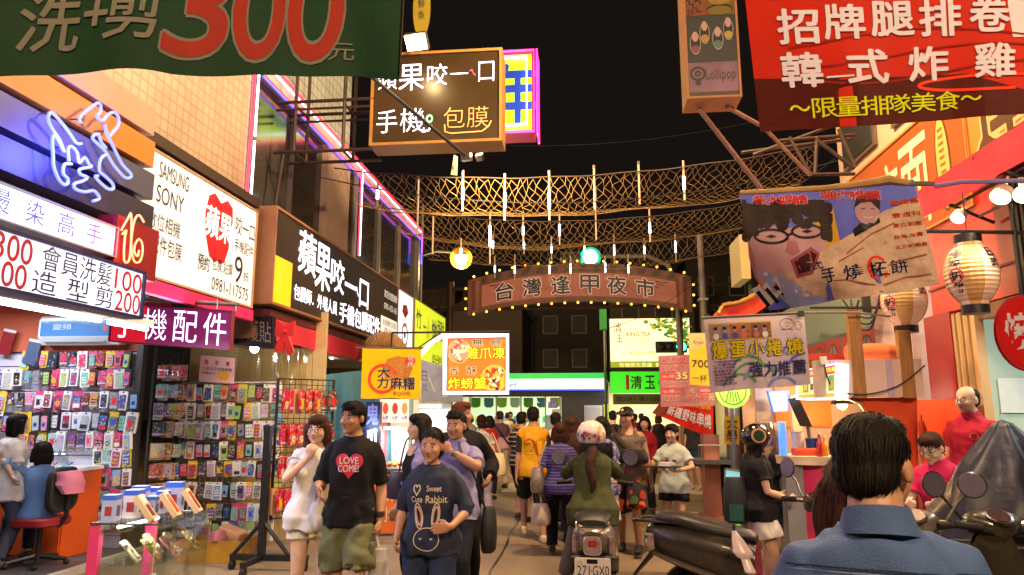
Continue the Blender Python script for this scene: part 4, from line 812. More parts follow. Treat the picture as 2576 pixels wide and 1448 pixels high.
 # far side of the junction
t=thing('convenience_store','convenience store with a green white and blue light strip across the junction','shop',(-2,33,0))
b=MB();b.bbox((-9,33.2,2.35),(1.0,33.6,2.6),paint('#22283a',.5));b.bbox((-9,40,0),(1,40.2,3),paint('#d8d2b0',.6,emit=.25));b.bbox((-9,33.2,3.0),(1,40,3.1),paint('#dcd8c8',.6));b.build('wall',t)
b=MB();b.bbox((-1.15,33.2,0),(1.0,33.5,2.345),paint('#1c2238',.4));b.build('navy_wall',t)
b=MB();b.bbox((-.1,33.14,0),(.72-.0,33.195,1.95),paint('#b8bcd0',.4));b.bbox((-.02,33.12,.1),(.64,33.138,1.85),paint('#a4a8c0',.4));b.build('door',t)
fn=frontal(.78,1.0,1.15,2.0,33.13);b=MB();rect(b,fn,(0,0,1,1),paint('#a8c030',.5),0);put_text(b,'手',(.2,.76,.8,.96),fn,DARK);put_text(b,'麵',(.2,.4,.8,.6),fn,DARK);put_text(b,'包',(.2,.06,.8,.26),fn,DARK);b.build('poster',t,smooth=None)
fn=frontal(-9,.82,2.6,3.42,33.05);b=MB();b.bbox((-9,33.06,2.6),(.82,33.3,3.42),DARK);b.build('sign_cabinet',t)
b=MB();rect(b,fn,(0,.68,1,1),panel('#14c850',.9),0);rect(b,fn,(0,.10,1,.68),panel('#f0f4ff',1.15),0);rect(b,fn,(0,0,1,.10),panel('#1c48c8',.9),0)
put_text(b,'Mart',(.525,.25,.59,.5),fn,paint('#2a7ab0',.4),.02);put_text(b,'台中好市店',(.83,.2,.93,.32),fn,paint('#6a88b8',.4));b.build('sign_face',t,smooth=None)
for x0,x1 in((-5.4,-4.2),(-4.15,-3.05),(-3.0,-1.9)):b=MB();b.bbox((x0,33.3,.1),(x1,33.33,2.33),glassmat('shop_glass','#f0fff8',.05));w_=b.build('window_pane',t)
for x in(-5.42,-4.17,-3.02,-1.88,-1.2):b=MB();b.bbox((x-.03,33.22,0),(x+.03,33.36,2.345),paint('#9fb4b8',.4));b.build('window_frame',t)
b=MB();b.bbox((-1.85,33.3,0),(-1.23,33.36,1.5),paint('#a8c8d8',.3));b.build('glass_door',t)
for i in range(4):b=MB();b.bbox((-8,34.5+i*1.3,2.95),(.6,34.7+i*1.3,2.99),glow('#f4f8e0',6));b.build('ceiling_tube',t)
lamp('store_glow','AREA',(-3.5,36,2.9),520,(.93,1,.85),6,t,(-3.5,36,0),sy=4);rn=random.Random(3)
for i in range(7):
 b=MB();x=-5.4+i*.62;b.prism([(x,33.5,2.3),(x+.45,33.5,2.3),(x+.45,33.5,1.95),(x+.34,33.5,1.85),(x+.1,33.5,1.85),(x,33.5,1.95)],(0,.02,0),paint(['#5aa83a','#3a8ac8','#a8c838','#d8e8f0'][i%4],.5));b.build('hanging_flag',t)
for i in range(5):
 b=MB();x=-5.6+i*.85
 b.bbox((x,36,0),(x+.7,36.4,1.6),paint('#b8c0c0',.5))
 for z in(.2,.55,.9,1.25):
  for k in range(5):b.box((x+.09+.13*k,35.95,z+.1),(.1,.08,.2),paint(rn.choice(['#c83a2a','#e8c830','#3a78c8','#4aa848','#e0e0d8','#d87a28']),.5))
 b.build('shelf',t)
fn=frontal(-1.75,-1.35,1.55,2.1,33.19);b=MB();rect(b,fn,(0,.5,1,1),paint('#5a5ac0',.5,emit=.3),0);put_text(b,'338',(.1,.58,.9,.9),fn,WHITE);rect(b,fn,(.4,0,1.3,.42),paint('#e8e4e8',.5),0);b.build('notice',t,smooth=None)
t=thing('tea_shop','tea shop with a bright green light strip beside the convenience store','shop',(2.5,30.5,0))
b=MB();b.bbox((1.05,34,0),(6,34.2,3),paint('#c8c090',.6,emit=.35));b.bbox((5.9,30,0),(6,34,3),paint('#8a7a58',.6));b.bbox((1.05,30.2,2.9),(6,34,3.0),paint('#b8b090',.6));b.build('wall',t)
b=MB();b.bbox((1.6,32.6,0),(4.6,33,1.05),paint('#b05030',.5));b.build('counter',t)
fn=frontal(1.0,4.4,2.42,3.3,30);b=MB();b.bbox((1.0,30.01,2.42),(4.4,30.2,3.3),DARK);b.build('sign_cabinet',t)
b=MB();rect(b,fn,(0,0,1,1),panel('#28c818',.95),0);put_text(b,'清',(.25,.2,.38,.8),fn,BLACK,.02,.01);put_text(b,'玉',(.42,.2,.54,.8),fn,BLACK,.02,.01);put_text(b,'KING TEA',(.58,.35,.9,.6),fn,paint('#0c7a30',.5),0,.01);rect(b,fn,(.19,.15,.23,.85),RD,.006);b.build('sign_face',t,smooth=None)
fn=frontal(1.1,3.2,1.95,2.38,29.95);b=MB();rect(b,fn,(0,0,1,1),paint('#5a6a38',.6),0);put_text(b,'買5送1 買10送1',(.06,.3,.94,.75),fn,paint('#20281a',.5),.02,.01);b.build('banner',t,smooth=None)
for i in range(3):b=MB();b.bbox((1.4,30.8+i,2.85),(5.4,30.95+i,2.89),glow('#fff0b0',5));b.build('ceiling_tube',t)
lamp('shop_glow','AREA',(3,32,2.8),260,(1,.93,.7),3.5,t,(3,32,0),sy=2)
fn=frontal(.98,4.36,3.42,5.55,29.9)
def leaves(tb,fn):
 rn=random.Random(2);rect(tb,fn,(0,0,1,.14),panel('#9aa818',.7),.003)
 stroke(tb,fn,[(.97,.42),(.93,.55),(.86,.68),(.74,.8),(.6,.9)],.05,panel('#9ab83a',.6));stroke(tb,fn,[(.93,.55),(.95,.75),(.9,.92)],.03,panel('#9ab83a',.6))
 for i in range(120):
  u=rn.uniform(.42,.98);v=rn.uniform(.5,.98)
  if u+v<1.33:continue
  a=rn.uniform(0,3.14);k=rn.uniform(.6,1.3);poly(tb,fn,ellp(u,v,.028*k,.024*k,8,a),rn.choice([panel('#7a9a28',.6),panel('#3a8a38',.5),panel('#b8b030',.7)]),.004+.0004*i)
sign('billboard','glowing cream billboard with green leaves and dark tea shop lettering','billboard',fn,.3,panel('#fff0b8',1.1),DARK,[('清',(.06,.70,.16,.9),paint('#5a4410',.5),.0),('玉',(.09,.52,.17,.66),paint('#5a4410',.5)),('KING TEA',(.22,.63,.51,.71),paint('#6a6018',.5),.02),('人文茶飲',(.22,.53,.50,.61),panel('#d8c878',.8)),('有機菜生菜蟲',(.12,.03,.52,.11),panel('#f4e8a0',.9),.01),('健康',(.56,.03,.7,.11),panel('#f4e8a0',.9),.01),('養生飲料專賣',(.24,.27,.56,.34),panel('#d0b030',.8),.01)],frame=.05,deco=leaves)
t=thing('green_sign','small green box sign on a pole beside the cream billboard','sign',(.82,29.6,0));q=PY(1517,805,29.6);b=MB();b.box((q.x,29.6,q.z),(.3,.3,.85),panel('#1c8a2c',.5));b.build('sign_box',t);b=MB();b.tube([(q.x+.05,29.7,0),(q.x+.05,29.7,q.z)],.06,STEEL,8);b.build('pole',t)
rn=random.Random(8)
for i,(x0,x1,y,h,c)in enumerate(((-14,-7.2,38,8.3,'#4a4038'),(-7.1,-3.2,36,6.8,'#5a4c44'),(-3.1,1.2,42,9.0,'#3a342e'),(1.3,5.6,37,7.6,'#544a42'),(5.7,15,40,10,'#3c342e'))):
 t=thing('apartment_building',['tall dark apartment block at the left end of the junction','dark house with a gabled roof above the convenience store','dark block with balconies behind the convenience store','dim building behind the cream billboard','tall dark block behind the right hand stalls'][i],'building',((x0+x1)/2,y,0))
 b=MB();b.bbox((x0,y,3.2 if i<4 else 0),(x1,y+6,h),mat('dark_wall_%d'%i,c,.7,var=.15,scale=1));b.build('wall',t)
 if i==1:b=MB();b.prism([(x0-.2,y-.2,h),(x1+.2,y-.2,h),((x0+x1)/2,y-.2,h+1.1)],(0,6,0),paint('#332c28',.7));b.build('roof',t)
 else:b=MB();b.bbox((x0-.1,y-.1,h),(x1+.1,y+6,h+.25),paint('#2c2826',.7));b.build('parapet',t)
 x=x0+.6
 while x<x1-1:
  for z in(4.2,6.2,8.0):
   if z+1.2<h:
    b=MB();b.bbox((x,y-.06,z),(x+.9,y-.01,z+1.1),paint('#8a8078',.5));f_=b.build('window',t);b=MB();b.bbox((x+.06,y-.08,z+.06),(x+.84,y-.062,z+1.04),mat('dull_pane','#0c0d10',.5));b.build('pane',f_)
  x+=1.7
  # left stalls further on
fn=cloth(PY(908,1003,9),PY(1058,1003,9.1),PY(1060,876,9.1),PY(912,877,9),.008,2,3);YC=mat('banner_yellow','#f0bc10',.5,emit=.12,var=.06,bump=.15,bscale=40)  # weak emission on the cloth stands in for light falling on it
def mochi(tb,fn):
 cpoly(tb,fn,[(.4,.35),(.38,.62),(.42,.78),(.6,.84),(.8,.8),(.86,.6),(.8,.42),(.55,.35)],mat('mochi_brown','#b87a28',.6,var=.45,scale=60),.003,6)
 a=fn.w/fn.h;pts=[(.36+.27*math.cos(R(d))/a,.39+.27*math.sin(R(d)))for d in range(20,375,15)];stroke(tb,fn,pts,.06,paint('#d8481c',.5),.006);cpoly(tb,fn,circ(.82,.74,.1,fn,14),RD,.006,3)
banner('cloth_banner','yellow cloth banner with a red brush circle and black snack lettering',fn,YC,[('大',(.27,.42,.48,.62),CHK,.03,WHITE,.03),('力',(.27,.2,.45,.42),CHK,.03,WHITE,.03),('麻糬',(.49,.18,.90,.42),CHK,.03,WHITE,.03),('香Q好吃...',(.53,.05,.88,.14),paint('#6a1c10',.5)),('現',(.77,.74,.87,.85),WHITE,.01),('烤',(.77,.63,.87,.73),WHITE,.01)],mochi,rod=[PY(895,876,9),PY(1066,876,9.1)])
fn=cloth(PY(1060,1012,11.9),PY(1166,1012,12.2),PY(1160,935,12.2),PY(1058,905,11.9),.015,2,9)
banner('cloth_banner','faded pale blue banner hanging between the yellow banner and the neon framed sign',fn,mat('banner_blue','#98a4c4',.6,var=.3,scale=3),[('日',(.03,.5,.15,.75),paint('#4a5a98',.5)),('式',(.03,.25,.15,.45),paint('#4a5a98',.5))],lambda tb,fn:stroke(tb,fn,[(.2,.6),(.3,.3),(.55,.15),(.8,.3),(.9,.6)],.04,paint('#c8d0e0',.5),.005))
p0=PY(1120,993,10.5);p1=PY(1278,842,10.5);fn=frontal(p0 .x+.03,p1 .x-.03,p0 .z+.05,p1 .z-.05,10.5);OR=panel('#e0701a',.62);YB=panel('#ffd820',.85);BRN=paint('#200c04',.8)
def food(tb,fn):
 rn=random.Random(6)
 for cu,cv,r,cols in((.2,.75,.23,['#e8b898','#d88868','#f0d0b0','#c83820']),(.8,.24,.25,['#d84818','#f0a030','#301810','#e8c8a0','#a82810'])):
  disc(tb,fn,cu,cv,r,panel('#f0a848',.8),.004);disc(tb,fn,cu,cv,r*.93,panel(cols[1],.6),.0045)
  for i in range(60):
   a=rn.uniform(0,6.28);q=rn.uniform(0,r*.8)**1;k=rn.uniform(.02,.06);u=cu+q*math.cos(a);v=cv+q*math.sin(a)
   if abs(u-.5)>.5-k*1.2:continue
   poly(tb,fn,ellp(u,v,k*1.3,k*.6,7,rn.uniform(0,3)),panel(rn.choice(cols),.6),.005+i*.0001)
sign('food_sign','square orange fried food sign framed by a thick white neon tube','sign',fn,.08,OR,paint('#c86820',.5),[('無',(.42,.84,.6,.98),BRN,.01,panel('#f4d0a0',.8),.05),('骨',(.74,.84,.92,.98),BRN,.01,panel('#f4d0a0',.8),.05),('雞爪凍',(.32,.60,.98,.82),YB,.02,BRN,.10),('香',(.03,.30,.19,.45),BRN,.01,panel('#f4d0a0',.8),.05),('酥',(.33,.30,.50,.46),BRN,.01,panel('#f4d0a0',.8),.05),('炸螃蟹',(.02,.04,.66,.25),YB,.02,BRN,.10)],frame=.01,deco=food)
t=bpy.data.objects['food_sign'];b=MB();x0,x1,z0,z1=p0 .x,p1 .x,p0 .z+.02,p1 .z-.02;b.tube([(x0-.35,10.3,z1-.3),(x0-.22,10.4,z1-.12),(x0-.05,10.43,z1),(x1,10.43,z1),(x1,10.43,z0),(x0,10.43,z0),(x0,10.43,z1-.02)],.033,glow('#e6eeff',2.2,True),8);b.build('neon_tube',t)
b=MB();b.tube([(x0-.85,10.55,z1+.07),(x1+.02,10.55,z1+.07)],.016,RUST,6);b.tube([(x0-.85,10.55,z1+.07),(x0-.87,10.55,z1-.5)],.016,RUST,6);b.tube([(x0-.87,10.55,z1-.45),(x0-.1,10.55,z1+.06)],.01,RUST,6);b.build('bracket',t)
t=thing('exhaust_duct','ribbed tan exhaust duct curling under the brown fascia sign','duct',PY(970,870,11.5));b=MB();pts=[PY(925,915,11.2),PY(935,880,11.2),PY(955,860,11.2),PY(985,865,11.3),PY(1003,890,11.4)];pp=smooth_path(pts,14);b.tube(pp,[.15+(.018 if i%2 else 0)for i in range(len(pp))],mat('duct_tan','#b08a58',.5,.2),12);b.build('hose',t)
t=thing('light_sign','dark blue vertical stall sign with glowing white brush lettering','sign',PY(930,1270,9.6));a=PY(911,1300,9.6);c=PY(957,1012,9.6);b=MB();b.bbox((a.x,9.6,a.z),(c.x,9.7,c.z),mat('deep_blue','#141c4a',.4,emit=.15));b.build('sign_panel',t)
fn=frontal(a.x,c.x,a.z,c.z,9.59);b=MB()
for i,(ch,m)in enumerate((('鬼',paint('#6a78b8',.5)),('爪',glow('#f0f4ff',7,True)),('燒',paint('#8a98d0',.5)),('烤',paint('#6a78b8',.5)))):put_text(b,ch,(.1,.80-.22*i,.92,.98-.22*i),fn,m,.03)
b.build('lettering',t,smooth=None);lamp('sign_glow','POINT',(c.x-.1,9.4,c.z-.35),8,(.75,.82,1),.15,t)
t=thing('food_stall','small lit snack stall with menu boards behind the walking couple','stall',PY(980,1290,9.9));a=PY(952,1180,9.9);c=PY(1012,1005,9.9)
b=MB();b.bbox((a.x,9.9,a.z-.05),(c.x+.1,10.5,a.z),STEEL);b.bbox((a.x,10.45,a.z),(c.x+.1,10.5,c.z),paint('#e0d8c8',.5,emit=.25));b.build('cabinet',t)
b=MB();b.bbox((a.x-.02,9.9,a.z),(a.x,10.5,c.z),paint('#d86878',.5));b.bbox((c.x+.1,9.9,0),(c.x+.14,10.0,c.z),paint('#9ac0c8',.5));b.build('side',t)
fn=frontal(a.x,c.x+.1,c.z-.32,c.z,9.88);b=MB();rect(b,fn,(0,0,1,1),panel('#e8d0c0',.8),0)
for i in range(3):poly(b,fn,ellp(.2+.33*i,.6,.1,.25,12),panel(['#c85838','#b83828','#d88a48'][i],.6),.003);put_text(b,'大腸',(.1+.33*i,.08,.3+.33*i,.28),fn,panel('#4858a8',.7),.02)
b.build('menu_board',t,smooth=None);b=MB();b.tube([(a.x+.05,9.95,c.z-.4),(c.x-.03,9.95,c.z-.4)],.022,glow('#fff4e8',10),8);b.build('tube',t);lamp('stall_glow','AREA',((a.x+c.x)/2,9.95,c.z-.43),16,(1,.9,.75),.35,t,((a.x+c.x)/2,10.1,0),sy=.1)
for i in range(8):b=MB();b.ell((a.x+.04+.05*i,10.05+.1*(i%3),a.z+.05),(.04,.05,.035),paint(['#d88a28','#b85a20','#e0b040'][i%3],.4),nu=8,nv=6);b.build('food',t)
fn=flat((a.x-.05,9.5,.05),(c.x+.22,9.9,.05),(c.x+.22,9.9,.82),(a.x-.05,9.5,.82));b=MB();rect(b,fn,(0,0,1,1),mat('stall_orange','#c86828',.5,var=.1),0);put_text(b,'涼拌',(.35,.55,.65,.8),fn,paint('#d8c8b0',.5),.02);put_text(b,'小吃',(.35,.2,.65,.45),fn,paint('#d8c8b0',.5),.02);disc(b,fn,.8,.5,.2,paint('#8a4a20',.5));disc(b,fn,.18,.45,.18,paint('#b8803a',.5));b.build('front_board',t,smooth=None)
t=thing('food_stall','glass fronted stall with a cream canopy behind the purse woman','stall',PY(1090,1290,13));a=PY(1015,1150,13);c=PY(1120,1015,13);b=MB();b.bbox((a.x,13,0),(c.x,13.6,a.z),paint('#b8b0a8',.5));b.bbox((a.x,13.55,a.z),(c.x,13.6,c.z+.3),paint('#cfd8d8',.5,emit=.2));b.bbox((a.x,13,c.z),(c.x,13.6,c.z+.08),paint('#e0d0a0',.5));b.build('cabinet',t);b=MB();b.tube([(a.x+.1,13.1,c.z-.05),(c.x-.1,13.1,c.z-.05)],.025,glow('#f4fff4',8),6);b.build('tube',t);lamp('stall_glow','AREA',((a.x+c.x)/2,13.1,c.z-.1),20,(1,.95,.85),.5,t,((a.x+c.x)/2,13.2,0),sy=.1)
# hanging banners near the viewer
GRN=mat('banner_green','#0c2f1c',.6,var=.28,scale=5,bump=.2,bscale=40);GW=mat('print_grey','#6c6862',.7,var=.12);GR=mat('print_red','#8a2318',.6,var=.15)
bl=PY(-60,196,2.15);bm_=PY(262,170,2.4);br=PY(1003,190,2.8)
def gfn(u,v,o=0):
 p=bl.lerp(br,u);low=.035*math.sin(min(1,u/.42)*math.pi)*(1 if u<.42 else 0)-.012*math.sin(u*9)
 p.z+=low*(1-v)+v*.62;p.y+=.02*math.sin(u*14)*(1-v*.6)+.03*v;p.x+=.01*v
 n=Vector((.5,-.86,0));return p+Vector((br.y-bl.y,-(br.x-bl.x),0)).normalized()*(o+.012*math.sin(u*23+v*3)*(1-v))
gfn.w=(br-bl).length;gfn.h=.62;gfn.c=(bl,br,br+Vector((0,0,.62)),bl+Vector((0,0,.62)))
def uvof(px,py):
 o=ray(px,py);n=Vector((br.y-bl.y,-(br.x-bl.x),0)).normalized();t_=(bl-C0).dot(n)/o.dot(n);q=C0+o*t_;u=(q-bl).dot((br-bl))/((br-bl).length_squared);return u,(q.z-bl.lerp(br,u).z)/.62
def gbox(x0,y1,x1,y0):a=uvof(x0,y1);c=uvof(x1,y0);return(a[0],a[1],c[0],c[1])
banner('cloth_banner','big dark green hanging banner with grey characters and a red number 300',gfn,GRN,[('洗',gbox(12,132,152,-30),GW,.016),('+',gbox(172,68,228,2),GW,.05),('剪',gbox(236,108,362,-50),GW,.016),('3',gbox(395,142,515,-110),GR,.02,GW,.05),('0',gbox(560,150,660,-110),GR,.02,GW,.05),('0',gbox(705,150,810,-110),GR,.02,GW,.05),('元',gbox(820,152,876,108),GW,.0)],backm=GRN,cut=7,nu=60)
t=thing('banner_rope','thin rope at the right edge of the green banner with a green light','rope',br);b=MB();b.tube([br+Vector((.005,0,.02)),br+Vector((.02,0,.7))],.004,RUST,5);b.build('rope',t)
RB=mat('banner_red','#b82414',.4,var=.12,scale=2,coat=.15);WB2=mat('print_white','#d4cce0',.5);YG=mat('print_lime','#c8d010',.5)
tl,tr_,bl2,br2=PY(1868,-60,3.3),PY(2660,-60,2.7),PY(1912,333,3.3),PY(2660,283,2.7)
rfn=cloth(bl2,br2,tr_,tl,.006,2,12)
def rb(px,py):
 b_=flat(bl2,br2,tr_,tl);best=None;o=ray(px,py);n=b_.n;t_=(bl2-C0).dot(n)/o.dot(n);q=C0+o*t_
 u,v=.5,.5
 for _ in range(12):
  p=b_(u,v);e=1e-3;du=(b_(u+e,v)-p)/e;dv=(b_(u,v+e)-p)/e;d=q-p;A=du.dot(du);B=du.dot(dv);Cc=dv.dot(dv);D=A*Cc-B*B;r1=d.dot(du);r2=d.dot(dv);u+=(r1*Cc-r2*B)/D;v+=(r2*A-r1*B)/D
 return u,v
def rbox_(x0,y0,x1,y1):a=rb(x0,y1);c=rb(x1,y0);return(a[0],a[1],c[0],c[1])
def reddeco(tb,fn):
 dk=mat('print_maroon','#4a1410',.45,var=.15,scale=3);cpoly(tb,fn,[(0,0),(1.0,0),(1.0,.10),(.75,.30),(.4,.31),(.0,.33)],dk,.002,10)
 for s in(0,1,2):q=[(.15+.8*i/9,.33+.12*s-.06*math.sin(i*.5+s))for i in range(10)];stroke(tb,fn,q,.014,mat('print_dkred','#8a1a10',.5),.003)
 q=[(.82+.22*math.cos(R(d)),.235+.05*math.sin(R(d)))for d in range(60,300,12)];stroke(tb,fn,q,.02,mat('print_orange','#e03a18',.4),.004)
 a=rb(2540,60);cpoly(tb,fn,[rb(2535,0),rb(2548,88),rb(2660,80),rb(2660,-50),rb(2535,-50)],WB2,.003,4)
 stroke(tb,fn,[rb(2080,195),rb(2150,190)],.012,WB2,.005)
Tx=[(c,rbox_(x,y,x+w_,y+h),WB2,.035)for c,x,y,w_,h in(('招',1962,22,92,90),('牌',2078,8,92,90),('腿',2195,-2,98,90),('排',2316,-8,98,96),('卷',2442,-20,96,96),('韓',1972,132,92,90),('式',2138,122,92,90),('炸',2290,114,92,90),('雞',2455,104,98,92))]
Tx+=[(c,rbox_(x,y,x+58,y+52),YG,.01)for c,x,y in(('限',2046,246),('量',2108,243),('排',2170,240),('隊',2232,236),('美',2294,232),('食',2356,228))]+[('～',rbox_(1988,264,2038,284),YG,.02),('～',rbox_(2418,240,2470,258),YG,.02)]
banner('cloth_banner','large glossy red banner with white brush lettering and a lime green line below',rfn,RB,Tx,reddeco,cut=4,nu=40)
tl,tr_,bl3,br3=PY(1858,487,4.7),PY(2298,452,4.5),PY(1935,782,4.7),PY(2362,714,4.5)
pfn=cloth(bl3,br3,tr_,tl,.010,3,21)
PB=mat('photo_blue','#5666d8',.4,var=.25,scale=4,coat=.2)
def pu(px,py):
 b_=flat(bl3,br3,tr_,tl);o=ray(px,py);n=b_.n;q=C0+o*((bl3-C0).dot(n)/o.dot(n));u,v=.5,.5
 for _ in range(12):
  p=b_(u,v);e=1e-3;du=(b_(u+e,v)-p)/e;dv=(b_(u,v+e)-p)/e;d=q-p;A=du.dot(du);B=du.dot(dv);Cc=dv.dot(dv);D=A*Cc-B*B;r1=d.dot(du);r2=d.dot(dv);u+=(r1*Cc-r2*B)/D;v+=(r2*A-r1*B)/D
 return u,v
def pbox(x0,y0,x1,y1):a=pu(x0,y1);c=pu(x1,y0);return(a[0],a[1],c[0],c[1])
def photodeco(tb,fn):
 H=mat('print_hair','#2a2024',.5,var=.4,scale=30);SK=mat('print_skin','#b08c9c',.45,var=.12,scale=6);BR=mat('print_bread','#c4ac9c',.45,var=.4,scale=9);BK2=mat('print_black','#14141c',.4)
 PP=lambda L:[pu(x,y)for x,y in L]
 cpoly(tb,fn,PP([(2035,500),(2095,520),(2120,640),(2090,660),(2050,560)]),mat('print_gold','#c8a030',.5),.002,6)
 cpoly(tb,fn,PP([(1880,590),(1900,560),(1980,575),(2050,560),(2080,610),(2080,680),(2040,700),(1985,730),(1930,745),(1900,700),(1885,640)]),SK,.003,8)
 cpoly(tb,fn,PP([(1866,510),(1900,515),(1990,505),(2060,510),(2092,560),(2085,600),(2060,560),(2020,540),(1960,560),(1910,570),(1890,600),(1872,600)]),H,.004,8)
 rn=random.Random(5)
 for i in range(46):
  x=1866+rn.random()*225;y=505+rn.random()*(62 if 1900<x<2050 else 95);r_=rn.uniform(9,17);cpoly(tb,fn,PP([(min(2095,max(1866,x+r_*math.cos(R(d)))),max(503,y+r_*math.sin(R(d))))for d in range(0,360,40)]),H,.0042+.00003*i,2)
 cpoly(tb,fn,PP([(1985,605),(1975,632),(1992,642),(2012,634),(2003,606)]),mat('print_nose','#9c6c74',.5),.0055,3);cpoly(tb,fn,PP([(1880,600),(1895,640),(1905,700),(1930,745),(1898,700),(1884,650)]),mat('print_nose','#9c6c74',.5),.0056,3)
 for cx,cy,rx,ry in((1940,595,42,17),(2030,583,38,16)):
  stroke(tb,fn,PP([(cx+rx*math.cos(R(d)),cy+ry*math.sin(R(d)))for d in range(0,361,20)]),.022,BK2,.006);cpoly(tb,fn,PP([(cx-14,cy),(cx,cy-5),(cx+14,cy),(cx,cy+5)]),BK2,.006,2)
 stroke(tb,fn,PP([(1982,592),(1994,588)]),.02,BK2,.006);stroke(tb,fn,PP([(1985,600),(1978,632),(1995,640),(2010,632)]),.012,mat('print_skin2','#a06a68',.5),.006)
 cpoly(tb,fn,PP([(1988,655),(2040,622),(2062,640),(2045,690),(2005,700)]),mat('print_lip','#8c4858',.4),.0055,4);cpoly(tb,fn,PP([(1998,658),(2038,632),(2054,642),(2042,680),(2010,690)]),mat('print_mouth','#3a1018',.4),.006,4)
 cpoly(tb,fn,PP([(1890,730),(1960,690),(2000,700),(1960,745),(1935,775),(1915,760)]),mat('print_stripe','#c8ccd8',.5),.003,5)
 for k in range(4):stroke(tb,fn,PP([(1905+k*22,735-k*8),(1935+k*22,772-k*10)]),.035,BK2,.005)
 cpoly(tb,fn,PP([(1965,690),(2060,640),(2150,585),(2225,530),(2310,500),(2360,712),(2250,738),(2120,756),(2020,740)]),BR,.0045,12)
 cpoly(tb,fn,PP([(1900,680),(1960,690),(2050,740),(2100,758),(1990,773),(1935,720)]),mat('print_sky','#8a9ad8',.45,var=.2),.005,6)
 for x,y in((1925,690),(1950,705),(1975,718),(2000,732),(2030,742),(1960,735),(1990,748)):cpoly(tb,fn,PP([(x+7*math.cos(R(d)),y+5*math.sin(R(d)))for d in range(0,360,45)]),mat('print_dot','#d8c0c0',.5),.0062,2)
 for x0,y0,x1,y1 in((2130,640,2250,560),(2110,660,2230,610),(2190,690,2330,640),(2060,710,2200,720),(2220,720,2340,690)):stroke(tb,fn,PP([(x0,y0),((x0+x1)/2,(y0+y1)/2-9),(x1,y1)]),.012,mat('print_crust','#9a5c40',.5),.0062)
 cx,cy=2182,530;cpoly(tb,fn,PP([(cx+32*math.cos(R(d)),cy+36*math.sin(R(d)))for d in range(0,360,24)]),SK,.005,4);cpoly(tb,fn,PP([(2148,525),(2155,498),(2185,488),(2215,505),(2214,530),(2190,508),(2165,512)]),H,.006,4);cpoly(tb,fn,PP([(2145,580),(2165,562),(2200,562),(2212,545),(2215,560),(2150,598)]),BK2,.006,3)
 stroke(tb,fn,PP([(2165,527),(2176,525)]),.008,BK2,.0065);stroke(tb,fn,PP([(2190,525),(2201,526)]),.008,BK2,.0065);stroke(tb,fn,PP([(2172,546),(2184,550),(2196,545)]),.008,WB2,.0065)
 stroke(tb,fn,[(pu(2208,676)[0]+.052*math.cos(R(d)),pu(2208,676)[1]+.1*math.sin(R(d)))for d in range(-60,270,15)],.024,mat('print_orange','#e03a18'),.007)
PR=mat('print_redtext','#b81c28',.5);INK=mat('print_ink','#1a1a3a',.5);YO=mat('print_yellow','#d8c020',.5)
Tp=[(c,pbox(x,490,x+30,516),PR,.03,WB2,.05)for c,x in zip('各大媒體',(1896,1930,1964,1998))]+[(c,pbox(x,478,x+34,504),PR,.03,WB2,.05)for c,x in zip('強力推薦',(2068,2106,2142,2178))]
Tp+=[(s,pbox(x0,y,x1,y+19),PR,.02,YO,.05)for s,x0,x1,y in(('金銀島',2240,2308,498),('壹週刊',2246,2312,530),('東森新聞',2248,2316,555),('台灣尚青',2250,2320,583),('三立新聞台',2254,2330,608))]+[('日',pbox(2018,668,2034,686),INK,.02),('式',pbox(2042,658,2066,682),INK,.02),('手',pbox(2070,672,2106,714),INK,.02,WB2,.03),('燒',pbox(2128,664,2170,708),INK,.02,WB2,.03),('拓',pbox(2188,656,2232,700),INK,.02),('餅',pbox(2242,650,2280,690),INK,.02,WB2,.03),('Hand Made Senbei',pbox(2240,688,2330,702),INK,.0)]
banner('photo_banner','hanging photo banner of a man with glasses biting a flat snack',pfn,PB,Tp,photodeco,cut=3,nu=36)
t=thing('banner_pole','wrapped pole carrying the photo banner','pole',PY(2298,452,4.5));b=MB();b.tube([PY(1862,486,4.7),PY(2080,474,4.6),PY(2180,462,4.55),PY(2235,452,4.52),PY(2290,462,4.5)],[.016,.02,.026,.03,.018],mat('pole_wrap','#a88a58',.5,var=.3),8);b.tube([PY(2285,462,4.5),PY(2350,463,4.48)],.016,STEEL,8);b.build('pole',t);b=MB();b.tube([PY(2350,470,4.48),PY(2420,458,4.4),PY(2600,455,4.3)],.014,mat('pole_violet','#8a88d0',.3,.4),8);b.build('extension',t)
a=PY(1712,-40,6);c=PY(1866,247,6);fn=frontal(.93,1.40,4.36,5.6,6);LD=.55
